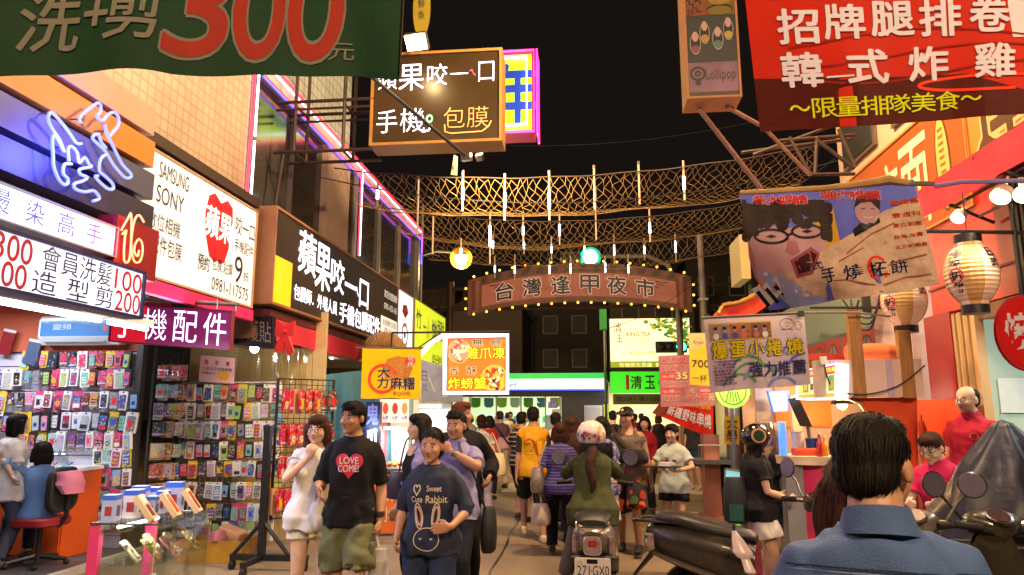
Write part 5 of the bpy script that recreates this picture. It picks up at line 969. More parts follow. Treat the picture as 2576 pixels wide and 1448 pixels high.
def lolly(tb,fn):
 rect(tb,fn,(.05,.64,.97,.99),mat('poster_olive','#6a5a18',.5,emit=.06),.003);rect(tb,fn,(.05,.28,.97,.635),mat('poster_slate','#2a3034',.5,emit=.05),.003);rect(tb,fn,(.05,.05,.97,.275),mat('poster_mauve','#7a5a70',.5,var=.5,scale=2,emit=.08),.003);rect(tb,fn,(.05,.64,.5,.8),mat('poster_rust','#7a3c1c',.5,emit=.06),.004)
 for k,(y,w_,col)in enumerate(((.66,.5,'#6a5c1c'),(.74,.44,'#8a6a24'),(.82,.36,'#9a4a40'),(.88,.28,'#4a4a78'),(.94,.2,'#5a3020'))):cpoly(tb,fn,ellp(.68,y+.02,w_/2,.045,14),BLACK,.005+.001*k,2);cpoly(tb,fn,ellp(.68,y+.012,w_/2*.93,.036,14),mat('cake_%d'%k,col,.5,emit=.12),.0055+.001*k,2)
 for x,y,w_,col in((.2,.42,.1,'#7a3a50'),(.38,.5,.09,'#a8802c'),(.62,.45,.1,'#4a6a68'),(.82,.52,.09,'#a8902c')):cpoly(tb,fn,ellp(x,y,w_*1.05,.085,12),mat('sole_pale','#9a9088',.5,emit=.08),.006,2);cpoly(tb,fn,ellp(x,y,w_*.9,.075,12),BLACK,.0064,2);cpoly(tb,fn,ellp(x,y-.04,w_*.8,.03,10),mat('shoe_'+col,col,.5,emit=.12),.0068,2);cpoly(tb,fn,ellp(x,y+.055,w_*.6,.04,10),mat('sole_pink','#b08a88',.5,emit=.15),.0068,2)
 q=[(.06,.76),(.12,.76),(.12,.73),(.19,.73),(.19,.70),(.26,.70),(.26,.67),(.34,.67)];stroke(tb,fn,q,.012,BLACK,.006);poly(tb,fn,[(.22,.79),(.22,.74),(.29,.755),(.33,.72),(.35,.735),(.30,.77),(.31,.79)],BLACK,.006);disc(tb,fn,.22,.19,.055,BLACK,.006,r2=.04);disc(tb,fn,.22,.19,.022,BLACK,.006,r2=.01);disc(tb,fn,.22,.12,.02,BLACK,.006)
sign('tall_sign','tall dim poster sign with a cake and shoes and an arrow to stairs','sign',fn,.3,paint('#4a3a2a',.5),mat('tan_frame','#b07a48',.5,var=.1),[('2F',(.06,.645,.2,.685),BLACK,.02),('Lollipop',(.36,.12,.92,.22),paint('#5a3a4c',.5),.03),('好康樂園',(.08,.83,.42,.87),paint('#8a3a20',.5),.01),('DIY',(.3,.92,.5,.97),BLACK,.01),('立',(.88,.9,.95,.95),paint('#8a3a20',.5))],frame=.02,deco=lolly)
t=bpy.data.objects['tall_sign'];b=MB();b.tube([(1.05,6.15,4.34),PY(1916,478,6.6)],.022,mat('arm_steel','#8a7268',.45,.3),8);b.tube([(1.30,6.15,4.34),PY(1920,320,6.9),PY(2035,440,7.4)],.02,mat('arm_steel','#8a7268'),8);b.build('support_arm',t)
t=thing('steel_truss','rusty steel bracket truss under the red banner on the right','truss',PY(2060,400,8));b=MB()
L=[(1865,385,2140,350),(1985,345,2040,440),(2040,440,2150,438),(2055,345,2050,440),(2110,325,2150,420),(1895,390,2140,300),(2050,350,2150,425),(1960,355,2150,340)]
for x0,y0,x1,y1 in L:b.tube([PY(x0,y0,8),PY(x1,y1,8.05)],.022,RUST,6)
b.build('truss_bar',t)
fn=cloth(PY(1787,988,6.35),PY(2040,968,6.45),PY(2022,790,6.45),PY(1770,803,6.35),.006,2,31)
def eggdeco(tb,fn):
 rect_=lambda b_,m,o:crect(tb,fn,b_,m,o,6,4);rect_((.045,.68,.665,.93),mat('print_yellowframe','#c8a828',.5),.003)
 rn=random.Random(9)
 for i,(x0,x1,c)in enumerate(((.055,.24,'#8a7868'),(.245,.45,'#a85a38'),(.455,.655,'#7a4a34'))):
  rect_((x0,.70,x1,.91),mat('snap_%d'%i,c,.45,var=.5,scale=25),.0045)
  for k in range(2):x=x0+.05+.09*k;cpoly(tb,fn,ellp(x,.83,.018,.035,10),mat('print_skin','#c08a88'),.006,2);cpoly(tb,fn,ellp(x,.855,.02,.025,10),mat('print_hair','#2a2024'),.0064,2);cpoly(tb,fn,ellp(x,.745,.03,.045,10),paint(['#d8d4d0','#3a4a90','#c86a58'][(i+k)%3],.5),.0058,2)
 for k in range(9):
  cu,cv,r=[(.55,.06,.3),(.3,.02,.24),(.85,.1,.3),(.62,.36,.26),(.4,.3,.2),(.9,.4,.24),(.72,-.02,.2),(.45,.12,.3),(.98,.2,.3)][k];a=fn.w/fn.h
  q=[(cu+r*math.cos(R(d))/a,cv+r*.8*math.sin(R(d)))for d in range(20,165,12)];q=[p for p in q if.02<p[0]<.985 and.02<p[1]<.66]
  if len(q)>2:stroke(tb,fn,q,.035,mat(['wave_blue','wave_green','wave_indigo'][k%3],['#7a88c8','#5a9a50','#5a5ab0'][k%3],.5),.004)
 a=fn.w/fn.h;ink=mat('line_grey','#6a5a60',.5);stroke(tb,fn,[(.82+.075*math.cos(R(d))/a*1.3,.87+.075*math.sin(R(d)))for d in range(0,361,24)],.008,ink,.005);stroke(tb,fn,[(.76,.80),(.80,.79),(.84,.80),(.88,.78)],.01,ink,.005);stroke(tb,fn,[(.80,.88),(.81,.885)],.01,ink,.005);stroke(tb,fn,[(.83,.88),(.84,.885)],.01,ink,.005);stroke(tb,fn,[(.80,.845),(.82,.835),(.84,.845)],.008,ink,.005);stroke(tb,fn,[(.93+.03*math.cos(R(d)),.84+.06*math.sin(R(d)))for d in range(0,361,30)],.008,ink,.005)
EY=mat('print_eggyellow','#d8c010',.45);PL=mat('print_plum','#5a1c78',.5)
Te=[(c,(x,.44,x+.15,.66),EY,.03,paint('#4a4420',.5),.07)for c,x in zip('爆蛋小捲燒',(.055,.235,.42,.60,.80))]+[(s,(.05,.385-.043*i,w_,.42-.043*i),PL,.02)for i,(s,w_)in enumerate((('TVBS食尚玩家',.34),('八大電視台',.27),('非凡大探索',.27),('美食鳳味達人',.27),('東森新聞台',.27),('旅行應援團',.27),('冠軍任務',.24),('中天新聞台',.27)))]+[(c,(x,.16,x+.125,.36),paint('#24204a',.5),.025)for c,x in zip('強力推薦',(.41,.55,.69,.84))]
banner('cloth_banner','pale banner with yellow egg roll lettering over blue and green waves',fn,mat('banner_pale','#cdb9bc',.5,var=.06),Te,eggdeco,cut=3)
t=thing('banner_rod','thin steel rod carrying the pale egg roll banner between two wooden posts','rod',PY(2155,790,6.55));b=MB();b.tube([PY(1765,800,6.34),PY(2030,787,6.45),PY(2155,787,6.5),PY(2240,797,6.55)],.011,STEEL,6);b.build('rod',t);b=MB()
for x,y in((1778,800),(2015,790)):b.box(PY(x,y,6.4),(.05,.03,.05),BLACK)
b.build('clip',t)
WOOD=mat('post_wood','#9a6a34',.6,var=.35,scale=5,stretch=(14,14,1.2),bump=.3,bscale=20)
for i,(x,y0,y1,lb)in enumerate(((2155,780,1002,'taller wooden post rising from the stall behind the pale banner'),(2280,832,1002,'shorter wooden post under the lower lantern'))):
 a=PY(x,y1,6.62);c=PY(x-4,y0,6.62);t=thing('wooden_post',lb,'post',a,'wooden posts on the stall');b=MB();b.box((a+c)/2,(.105,.07,c.z-a.z),WOOD);b.build('post',t);b=MB();b.ell(c+Vector((0,-.037,-.05)),.012,STEEL,nu=6,nv=4);b.build('nail',t)
PAP=mat('lantern_paper','#dcbfa4',.7,emit=.07);PAP2=mat('lantern_paper_tan','#b8935c',.7,emit=.05)
for i,(x,y0,y1,Y,lb)in enumerate(((2455,592,790,5.7,'nearer white paper lantern with black characters hung from the awning'),(2281,720,838,7.0,'further paper lantern half behind the photo banner'))):
 a=PY(x,y0,Y);c=PY(x,y1,Y);r=.185 if i==0 else.2;H=(a.z-c.z);H=H if i==0 else.62;a.z=c.z+H;t=thing('paper_lantern',lb,'lantern',c,'paper lanterns')
 prof=[];N=30
 for k in range(N+1):
  v=k/N;rr=r*min(1,(math.sin(math.pi*min(max(v*1.0,.0),1))**.42 if 0<v<1 else 0)+.0);rr=max(rr,r*.5);prof.append((rr+(.004 if k%2 else 0),.06+v*(H-.12)))
 n=24;b=MB();rings=[[c+Vector((math.cos(6.2832*k/n)*q,math.sin(6.2832*k/n)*q,h))for k in range(n)]for q,h in prof]
 vs=[p for q in rings for p in q]
 for j in range(N):
  for k in range(n):b.add([rings[j][k],rings[j][(k+1)%n],rings[j+1][(k+1)%n],rings[j+1][k]],[(0,1,2,3)],PAP if(k//3)%2==0 else PAP2)
 b.build('paper_shade',t,smooth=60);b=MB();b.lathe(c,[(r*.52,.0),(r*.52,.065)],BLACK,20);b.build('bottom_ring',t);b=MB();b.lathe(c,[(r*.52,H-.065),(r*.52,H)],BLACK,20);b.build('top_ring',t)
 b=MB();b.tube([c+Vector((0,0,H)),c+Vector((0,0,H+.35 if i==0 else H+.2))],.004,RUST,4);b.build('hanger',t)
 def lf(u,v,o=0,c=c,r=r,H=H):
  h=v;q=max(.5,math.sin(math.pi*h)**.42)*r+.003+o;an=R(-90)+(u-.5)*2.0*1.2;return c+Vector((math.cos(an)*q,math.sin(an)*q,.06+h*(H-.12)))
 lf.w=r*2.4;lf.h=H;b=MB()
 for ch,u,v in(('日',.72,.80),('式',.72,.63),('手',.08,.80),('燒',.07,.62),('拓',.07,.44),('餅',.08,.26)):put_text(b,ch,(u-.09,v-.07,u+.09,v+.07),lf,INK if u>.5 else BLACK,.03,.004,4)
 stroke(b,lf,[(.07+.11*math.cos(R(d)),.44+.11*math.sin(R(d)))for d in range(0,361,20)],.02,RD,.005);b.build('lettering',t,smooth=None)
 # right side buildings
SIGN_O=mat('sign_orange','#a04a14',.6,var=.12,scale=3,emit=.06);SIGN_Y=mat('sign_amber','#b07428',.6,var=.06,scale=2,emit=.06)
t=thing('restaurant','red fronted restaurant with an open shop front behind the lanterns','restaurant',(3.9,6.5,0));REDW=mat('wall_red','#b81c1c',.4,var=.08,scale=3)
b=MB();b.bbox((3.65,4.2,2.64),(3.8,7.84,3.7),REDW);b.build('red_fascia',t);b=MB();b.bbox((3.63,4.2,2.9),(3.648,7.84,2.92),paint('#7a1214',.5));b.build('fascia_trim',t)
b=MB();b.bbox((3.6,7.4,0),(3.9,7.95,2.635),mat('pillar_red','#8c1420',.4,var=.1));b.build('pillar',t)
b=MB();b.bbox((3.62,7.0,.1),(3.7,7.39,2.6),mat('door_cream','#c9a97c',.5,var=.1));b.build('folding_door',t)
for y in(7.08,7.2,7.32):b=MB();b.bbox((3.6,y,.1),(3.618,y+.05,2.6),mat('door_cream2','#a88a60',.5));b.build('door_rib',t)
b=MB();b.bbox((3.66,4.2,2.5),(3.9,7.0,2.63),paint('#6a4a34',.5));b.build('door_rail',t)
b=MB();b.bbox((3.7,8.6,.0),(8,8.7,3.4),mat('mint_wall','#a9c0b4',.6,var=.05));b.bbox((6.6,4,0),(6.7,8.6,3.4),mat('mint_wall','#a9c0b4'));b.bbox((3.8,4.2,3.3),(6.6,8.6,3.38),WHITE);b.build('inner_wall',t)
b=MB();b.bbox((3.6,4.2,0),(6.6,8.6,.18),paint('#8a6a58',.5));b.build('raised_floor',t)
b=MB();b.bbox((4.2,6.3,3.24),(6,6.5,3.29),glow('#f4fff4',6));b.build('ceiling_tube',t);lamp('ceiling_glow','AREA',(5,6.4,3.2),80,(.93,1,.92),1.6,t,(5,6.4,0),sy=.2)
fn=frontal(4.2,6.5,.2,2.6,8.59);b=MB()
for i,(u,v,w_,h,c)in enumerate(((.05,.55,.12,.07,'#b8c0a8'),(.05,.42,.12,.07,'#a8b8a0'),(.2,.42,.12,.07,'#b0b898'),(.18,.6,.3,.16,'#d0d8d8'),(.4,.5,.16,.05,'#8aa83a'),(.01,.7,.05,.07,'#a8b020'),(.33,.36,.14,.1,'#78c0d0'))):rect(b,fn,(u,v,u+w_,v+h),paint(c,.5),.004+.002*i)
b.build('wall_notice',t,smooth=None)
b=MB();wiregrid(b,frontal(4.6,5.5,.9,1.35,7.6),14,6,.008,STEEL);b.bbox((4.5,7.62,.86),(5.6,8.2,.9),STEEL);b.bbox((4.5,7.7,.2),(5.6,8.2,.85),paint('#4a463e',.5));b.build('dish_rack',t)
b=MB()
for i in range(12):b.bbox((3.56,5.3+i*.075,2.45),(3.61,5.34+i*.075,3.65),paint('#2a201c',.5))
b.build('slat_screen',t)
fn=rightwall(3.62,4.2,6.75,3.72,5.1);CHB=paint('#4a3418',.5)
sign('restaurant_sign','wide amber sign with a jagged dark brown character above the pink awning','sign',fn,.12,SIGN_Y,paint('#a8682c',.5),[('逢',(.05,.1,.38,.96),CHB,.02,paint('#e8a870',.5),.05),('甲',(.55,.1,.85,.96),CHB,.03,paint('#e8a870',.5),.05)],frame=.02)
fn=rightwall(3.64,6.8,10.2,3.55,4.78)
def dog(tb,fn):poly(tb,fn,ellp(.86,.48,.045,.42,20),paint('#5a3414',.5),.003);poly(tb,fn,ellp(.86,.48,.036,.39,20),paint('#e0a858',.5),.005);[rect(tb,fn,(.845,.15+.06*i,.875,.175+.06*i),paint('#8a5a24',.5),.007)for i in range(11)]
sign('orange_sign','orange sign with white shop lettering and a snack stick along the right facade','sign',fn,.1,SIGN_O,paint('#c87a38',.5),[('小',(.2,.1,.36,.8),paint('#e8c8a8',.5),.02),('店',(.38,.08,.56,.82),paint('#e8c8a8',.5),.02),('面',(.58,.08,.77,.86),paint('#e8c8a8',.5),.02)],frame=.025,deco=dog)
t=thing('right_building','cream plaster building with dark windows above the orange sign','building',(4.5,9,3.6));b=MB();b.bbox((3.75,4,3.5),(7.5,10.4,11),mat('cream_wall','#c8a888',.6,var=.15,scale=2));b.build('wall',t)
for y in(7.4,9.0):b=MB();b.bbox((3.70,y,5.0),(3.745,y+1.1,6.9),paint('#5a4a40',.5));f_=b.build('window',t);b=MB();b.bbox((3.685,y+.06,5.05),(3.698,y+1.04,6.85),PANE);b.build('pane',f_)
t=thing('awning','pink and red fabric awning with a deep valance over the restaurant front','awning',(3.2,5.5,3.4));AW=mat('awning_red','#d82438',.5,var=.08,bump=.15,bscale=20);AW2=mat('awning_hot','#e03a78',.5,var=.1,scale=2)
fn=cloth((3.0,6.55,3.34),(3.0,3.8,3.34),(3.02,3.8,3.62),(3.02,6.55,3.62),.012,5,6);b=MB();b.grid(lambda u,v:fn(u,v),40,6,AW);b.grid(lambda u,v:fn(u,v,-.006),40,6,AW);b.build('valance',t,smooth=60)
b=MB();b.grid(lambda u,v:Vector((3.02+.6*v,6.55-2.75*u,3.62+.12*v-.03*math.sin(3.14*v))),20,6,AW2);b.build('canopy',t,smooth=60)
b=MB()
for y in(6.5,5.6,4.7,3.9):b.tube([(3.02,y,3.60),(3.62,y,3.3)],.015,DARK,6)
b.tube([(3.3,6.5,3.46),(3.3,3.9,3.46)],.014,DARK,6);b.tube([(3.5,6.5,3.36),(3.5,3.9,3.36)],.012,STEEL,6);b.build('frame_bar',t)
b=MB();b.tube([(2.6,5.72,3.05),(3.9,5.66,2.98)],.016,DARK,6);o=b.build('lantern_bar',None,loc=(2.6,5.7,3));tag(o,'dark horizontal bar carrying the nearer paper lantern','bar')
for i,(x,y,Y,sz)in enumerate(((2520,490,5.4,.07),(2412,545,5.9,.055))):
 p=PY(x,y,Y);t=thing('spot_lamp',['white can spot lamp clamped under the pink awning','second smaller can spot lamp further along under the awning'][i],'spot lamp',p,'can lamps under the awning');M=Vector((-.6,-.35,-.7)).normalized()
 b=MB();b.lathe(p,[(sz*.5,-sz*1.1),(sz*.95,-sz*.6),(sz,sz*.5)],mat('lamp_white','#d8c8b8',.35),16,M,cap=False);b.build('can',t);b=MB();b.lathe(p+M*sz*.35,[(sz*.92,0),(sz*.92,.004)],glow('#ffe6c0',14),16,M);b.build('lens',t);b=MB();b.tube([p-M*sz,p+Vector((.06,.0,.14))],.01,WHITE,6);b.build('bracket',t);lamp('spot_glow','SPOT',p+M*.1,90 if i==0 else 60,(1,.80,.58),.06,t,p+M*3,130)
p=PY(2574,490,5.1);t=thing('bulb_lamp','glowing warm bulb at the right edge under the awning','lamp',p);b=MB();b.ell(p,.06,glow('#ffe0a0',20),nu=10,nv=8);b.build('bulb',t);b=MB();b.tube([p,p+Vector((0,0,.12))],.02,WHITE,6);b.build('holder',t);lamp('bulb_glow','POINT',p,90,(1,.82,.55),.06,t)
fn=flat(PY(2528,930,5.2),PY(2600,950,5.15),PY(2600,765,5.15),PY(2528,775,5.2));p=PY(2585,838,5.1);t=thing('round_sign','round glossy red hanging sign with white brush lettering at the right edge','sign',p);fn=frontal(p.x-.2,p.x+.2,p.z-.26,p.z+.26,5.1);b=MB();poly(b,fn,ellp(.5,.5,.5,.5,28),REDW,0);poly(b,fn,ellp(.5,.5,.5,.5,28),REDW,-.03);poly(b,fn,ellp(.5,.5,.46,.46,28),mat('wall_red2','#c82020',.25),.003);b.build('disc',t);b=MB();put_text(b,'燒',(.15,.3,.55,.75),fn,WB2,.03,.006);b.build('lettering',t,smooth=None);b=MB();b.tube([p+Vector((0,0,.26)),p+Vector((0,0,.9))],.006,DARK,4);b.build('cord',t)
t=thing('side_shop','pale green shop front with a row of red arched panels','shop front',(3.7,11,0));b=MB();b.bbox((3.7,9.3,0),(7,16,3.5),mat('mint_plaster','#8fa08c',.65,var=.1));b.bbox((3.62,8.3,0),(3.9,9.3,3.5),mat('white_pillar','#c8a8a0',.5,var=.06));b.build('wall',t)
fn=rightwall(3.66,9.32,12.6,2.02,2.75);b=MB();rect(b,fn,(0,0,1,1),paint('#7a6a72',.5),.0);rect(b,fn,(0,0,1,.0),DARK,0);b.build('panel_frame',t,smooth=None)
for i in range(5):
 u0=.02+i*.196;b=MB();rect(b,fn,(u0,.1,u0+.175,.94),mat('arch_red','#c43a30',.5),.004);f_=b.build('arch_panel',t,smooth=None);b=MB();q=[(u0+.02,.16)]+[(u0+.0875-.0675*math.cos(R(a)),.5+.36*math.sin(R(a)))for a in range(0,181,15)]+[(u0+.155,.16)];poly(b,fn,q,paint('#7a1418',.5),.007);q=[(u*.86+(u0+.0875)*.14,v*.9+.05)for u,v in q];poly(b,fn,q,paint('#8c9484',.6),.010)
 for a in(40,90,140):stroke(b,fn,[(u0+.0875,.2),(u0+.0875-.07*math.cos(R(a)),.2+.62*math.sin(R(a)))],.04,paint('#7a1418',.5),.013)
 b.build('arch_opening',f_,smooth=None)
b=MB();fn=rightwall(3.66,9.32,12.6,1.85,2.0);rect(b,fn,(0,0,1,1),mat('yellow_strip','#d0a018',.5),.002);b.build('yellow_strip',t,smooth=None)
for k in range(3):b=MB();b.tube(smooth_path([PX(2120+20*k,755,3.55),PX(2150,790+12*k,3.5),PX(2190,800+14*k,3.5),PX(2215,760-10*k,3.55)],5),.012,DARK,5);b.build('cable',t)
b=MB();b.tube([PX(2040,775,3.45),PX(2213,775,3.45)],.02,DARK,6);b.bbox(PX(2165,745,3.5),PX(2180,785,3.5)+Vector((.1,.1,0)),DARK);b.build('bar',t)
t=thing('roof_ornament','curved red stall roof end with a gold scale border','stall roof',PY(1850,790,8.5));b=MB();pts=smooth_path([PY(1806,798,8.6),PY(1822,775,8.6),PY(1860,768,8.5),PY(1910,740,8.4),PY(1935,700,8.3)],5);b.loft([[p+Vector((0,0,.02)),p+Vector((0,.5,.02)),p+Vector((.05,.5,-.16)),p+Vector((.05,0,-.16))]for p in pts],mat('roof_red','#d83a1c',.45,var=.1));b.build('roof_sheet',t);b=MB();b.tube([p+Vector((0,-.02,.03))for p in pts],[.022+.008*(i%2)for i in range(len(pts))],mat('gold_trim','#b89040',.35,.5),8);b.build('gold_border',t)
fn=flat(PY(1868,702,14),PY(1884,702,14),PY(1882,590,14),PY(1866,590,14));b=MB();P0=PY(1866,702,14);P1=PY(1883,590,14);t=thing('tall_sign','tall narrow cream light box seen edge on beyond the photo banner','sign',P0);b.bbox((P0 .x,14,P0 .z),(P1 .x,15,P1 .z),mat('edge_cream','#c8a868',.5,emit=.25));b.build('cabinet',t);b=MB();b.tube([(P1 .x+.1,14.5,0),(P1 .x+.1,14.5,P1 .z)],.06,DARK,8);b.tube([(P1 .x+.1,14.5,P0 .z+.3),(3.7,14.5,P0 .z+.3)],.04,DARK,6);b.build('pole',t)
# price boards further on
fn=flat(PY(1663,1024,9.5),PY(1799,1021,9.55),PY(1796,890,9.55),PY(1657,896,9.5));OT=paint('#b83018',.6);PKW=mat('board_pink','#9c6468',.5,var=.05)
sign('price_board','dusty pink drink price board with red and cream lettering','price board',fn,.03,PKW,paint('#6a3a78',.5),[('茗家香奶',(.03,.84,.72,.98),OT,.01,WB2,.05),('珍珠鮮奶',(.04,.67,.72,.81),OT,.01,WB2,.05),('35',(.3,.53,.5,.66),paint('#e8d8a0',.5),.03,OT,.04),('元',(.55,.53,.65,.64),paint('#d8c0a8',.5)),('超級紅茶',(.04,.36,.62,.49),OT,.01,WB2,.05),('25',(.28,.25,.45,.35),OT,.02,WB2,.04),('元',(.52,.25,.62,.35),paint('#d8c0a8',.5)),('現打綜合果汁',(.03,.10,.70,.22),OT,.01,WB2,.05),('45',(.72,.10,.87,.23),OT,.02,WB2,.04),('元',(.88,.10,.98,.22),paint('#d8c0a8',.5)),('660cc 特價',(.05,.555,.26,.62),WB2),('960cc 特價',(.05,.26,.25,.33),WB2),('660cc',(.74,.27,.93,.33),WB2)],frame=0,deco=lambda tb,f:[rect(tb,f,q,paint('#c82a20',.5),.003)for q in((.03,.54,.28,.64),(.03,.245,.27,.345),(.73,.25,.96,.35))])
fn=flat(PY(1736,968,8.9),PY(1790,971,8.9),PY(1788,838,8.9),PY(1733,839,8.9))
sign('price_board','yellow price board reading 700 partly behind the pale banner','price board',fn,.02,mat('board_yellow','#e0bc20',.5,var=.06),paint('#b89818',.5),[('700',(.1,.34,.92,.48),BK,.01),('一杯',(.1,.06,.8,.2),BK),('Fresh',(.2,.79,.66,.86),paint('#8a5a30',.5))],frame=0,deco=lambda tb,f:(rect(tb,f,(.02,.68,.98,.99),mat('board_cream','#d8bc80',.5),.002),disc(tb,f,.42,.83,.075,paint('#8a5a30',.5),.003,r2=.068),rect(tb,f,(.5,.6,1,.75),mat('board_gold','#e8b818',.5),.003)))
fn=cloth(PY(1640,1040,10.4),PY(1793,1104,10.5),PY(1795,1010,10.5),PY(1668,1002,10.4),.012,2,14)
banner('cloth_banner','slanting red banner with white skewer stall lettering below the pink price board',fn,mat('banner_scarlet','#c82a20',.5,var=.12,scale=4),[(c,(.2+.13*i,.22,.31+.13*i,.62),WB2,.03,paint('#5a1810',.5),.05)for i,c in enumerate('新疆野味串燒')]+[('美食推薦',(.55,.74,.95,.92),paint('#d8a030',.5),.02)],lambda tb,fn:cpoly(tb,fn,[(0,0),(.14,0),(.3,.9),(.12,1),(.0,.6)],mat('print_meat','#7a3a28',.5,var=.5,scale=30),.003,4))
t=thing('drink_stall','pink tiled drink stall counter with a steel shelf beside the tray girl','stall',PY(1765,1310,10.2));a=PZ(1735,1312);c=PZ(1815,1318);PT=mat('stall_pink','#b8786c',.5,var=.12)
b=MB();b.bbox((1.55,9.9,0),(1.75,10.2,1.35),PT);b.bbox((1.85,9.7,0),(2.0,9.95,2.0),STEEL);b.bbox((1.5,9.75,.0),(2.6,10.3,.3),PT);b.bbox((1.42,9.7,.98),(2.6,10.4,1.03),STEEL);b.bbox((1.6,10.2,.3),(2.6,10.3,.98),paint('#5a3a34',.5));b.build('counter',t)
b=MB();b.tube([(1.45,9.72,1.05),(1.45,9.72,1.22),(1.75,9.72,1.22)],.008,STEEL,6);b.tube([(1.9,9.7,1.0),(1.9,9.7,2.2)],.02,STEEL,8);b.build('rail',t);rn=random.Random(12)
for i in range(10):b=MB();b.box((1.98+.05*(i%5),9.6,.78-.12*(i//5)),(.06,.02,.2),paint(rn.choice(['#c8a078','#d86a58','#c8c8a0','#a85a48']),.4));b.build('snack_bag',t)
p=PY(1843,985,8.7);t=thing('round_sign','round lime green glowing sign half hidden under the pale banner','sign',p);b=MB();b.lathe(p+Vector((0,.06,0)),[(.19,0),(.2,.05),(.185,.06)],panel('#b8e060',.9),28,(0,-1,0));b.build('light_disc',t);fn=frontal(p.x-.2,p.x+.2,p.z-.2,p.z+.2,p.y-.002);b=MB();disc(b,fn,.5,.5,.4,paint('#4a9a30',.5),.003,r2=.37);[stroke(b,fn,[(.3+.1*i,.2),(.38+.06*i,.5)],.03,paint('#4a9a30',.5),.003)for i in range(5)];b.build('emblem',t,smooth=None);b=MB();b.tube([p+Vector((0,.1,-.2)),(p.x,p.y+.1,0)],.02,STEEL,6);b.build('stand',t)
for(x0,y0,x1,y1,Y,c,lb,tx,tc)in((1823,1118,1860,1048,8.9,'#d8a818','yellow vertical poster with dark red brush lettering beside the helmet girl','大學','#5a1410'),(1914,1062,1958,1015,8.6,'#d07a20','orange poster with two brown ovals behind the helmet girl',None,None)):
 fn=flat(PY(x0,y1 if y0<y1 else y0,Y),PY(x1,max(y0,y1),Y),PY(x1,min(y0,y1),Y),PY(x0,min(y0,y1),Y));root=sign('poster',lb,'poster',fn,.02,mat('poster_'+c,c,.5,var=.1,emit=.08),paint('#8a4a18',.5),[(ch,(.15,.55-.45*i,.85,.95-.45*i),paint(tc,.5),.03)for i,ch in enumerate(tx or '')],frame=0,deco=None if tx else(lambda tb,f:[poly(tb,f,ellp(.32+.34*i,.5,.15,.38,14),paint('#8a4020',.5),.003)for i in(0,1)]))
fn=flat(PY(1824,1330,8.4),PY(1868,1350,8.2),PY(1868,1185,8.2),PY(1824,1178,8.4))
sign('menu_stand','green and white menu board standing on the ground behind the helmet girl','menu board',fn,.04,mat('menu_green','#a8c860',.5,var=.4,scale=6,emit=.12),STEEL,[],frame=.01,deco=lambda tb,f:(rect(tb,f,(.05,.75,.95,.97),panel('#8ad0d8',.6),.003),rect(tb,f,(.1,.45,.9,.72),panel('#e8d8c8',.6),.003),rect(tb,f,(.1,.06,.9,.3),panel('#78b838',.5),.003)))
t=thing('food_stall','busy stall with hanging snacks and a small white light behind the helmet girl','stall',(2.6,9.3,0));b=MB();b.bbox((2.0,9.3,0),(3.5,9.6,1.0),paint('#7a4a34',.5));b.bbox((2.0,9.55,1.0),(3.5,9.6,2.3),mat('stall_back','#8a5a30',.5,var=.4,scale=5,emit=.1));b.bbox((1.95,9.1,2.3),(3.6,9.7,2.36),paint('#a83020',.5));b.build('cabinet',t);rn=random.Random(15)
for i in range(26):b=MB();b.box((2.05+.055*i,9.4,1.35+rn.uniform(-.25,.6)),(.07,.03,rn.uniform(.1,.25)),paint(rn.choice(['#c83a28','#e0a030','#7a2a20','#d8d0b8','#3a4a88','#5a9a40','#b06a30']),.4));b.build('snack',t)
for x in(2.2,2.6):b=MB();b.ell((x,9.25,1.72),.05,glow('#fff0d0',14),nu=8,nv=6);b.build('bulb',t);lamp('bulb_glow','POINT',(x,9.15,1.7),14,(1,.85,.6),.05,t)
# kiosk
t=thing('snack_kiosk','white and orange snack kiosk with a curved counter and pink front','kiosk',(2.4,7.2,0));KW=mat('kiosk_white','#d8bcb4',.45,var=.04);KO=mat('kiosk_orange','#d8481c',.45,var=.05)
P=lambda x,y,Y=6.68:PY(x,y,Y)
a=P(2052,1000);c=P(2306,906);b=MB();b.bbox((a.x,6.6,a.z),(c.x,6.72,c.z),KW);b.bbox((a.x,6.73,a.z),(c.x,8.0,a.z+.04),KW);b.build('header_board',t)
b=MB();b.bbox((a.x+.12,6.585,a.z),(a.x+.19,6.598,c.z),paint('#b8a0c0',.5));b.build('header_strip',t);b=MB();b.bbox((c.x-.3,6.585,a.z),(c.x-.25,6.598,c.z),paint('#b8a0c0',.5));b.build('header_strip',t)
b=MB();b.prism([P(x,y)for x,y in((2130,1001),(2165,1016),(2192,1060),(2208,1110),(2222,1190),(2226,1400),(2314,1400),(2307,1001))],(0,.06,0),KO);b.build('arch_board',t,smooth=None)
b=MB();b.tube([P(x,y,6.66)for x,y in((2130,1001),(2165,1016),(2192,1060),(2208,1110),(2222,1190))],.012,mat('gold_edge','#c8a060',.4,.3),6);b.build('arch_edge',t)
b=MB();x0=P(1962,1150,7).x;pts=[(x0+.0,7.3),(x0+.02,7.1),(x0+.1,6.98),(x0+.25,6.9),(2.75,6.85),(2.75,7.5),(x0,7.5)];b.prism([(x,y,1.17)for x,y in pts],(0,0,.075),mat('counter_cream','#e0c8b0',.35));b.build('counter_top',t)
b=MB();b.prism([(x+.1,y+.06,.12)for x,y in pts[2:]]+[(x0+.12,7.3,.12)],(0,0,1.045),mat('kiosk_pink','#d8386c',.35,var=.04));b.build('front_panel',t);b=MB();b.bbox((x0+.04,7.0,.1),(x0+.2,7.3,1.165),paint('#8a8a98',.4));b.build('side_panel',t)
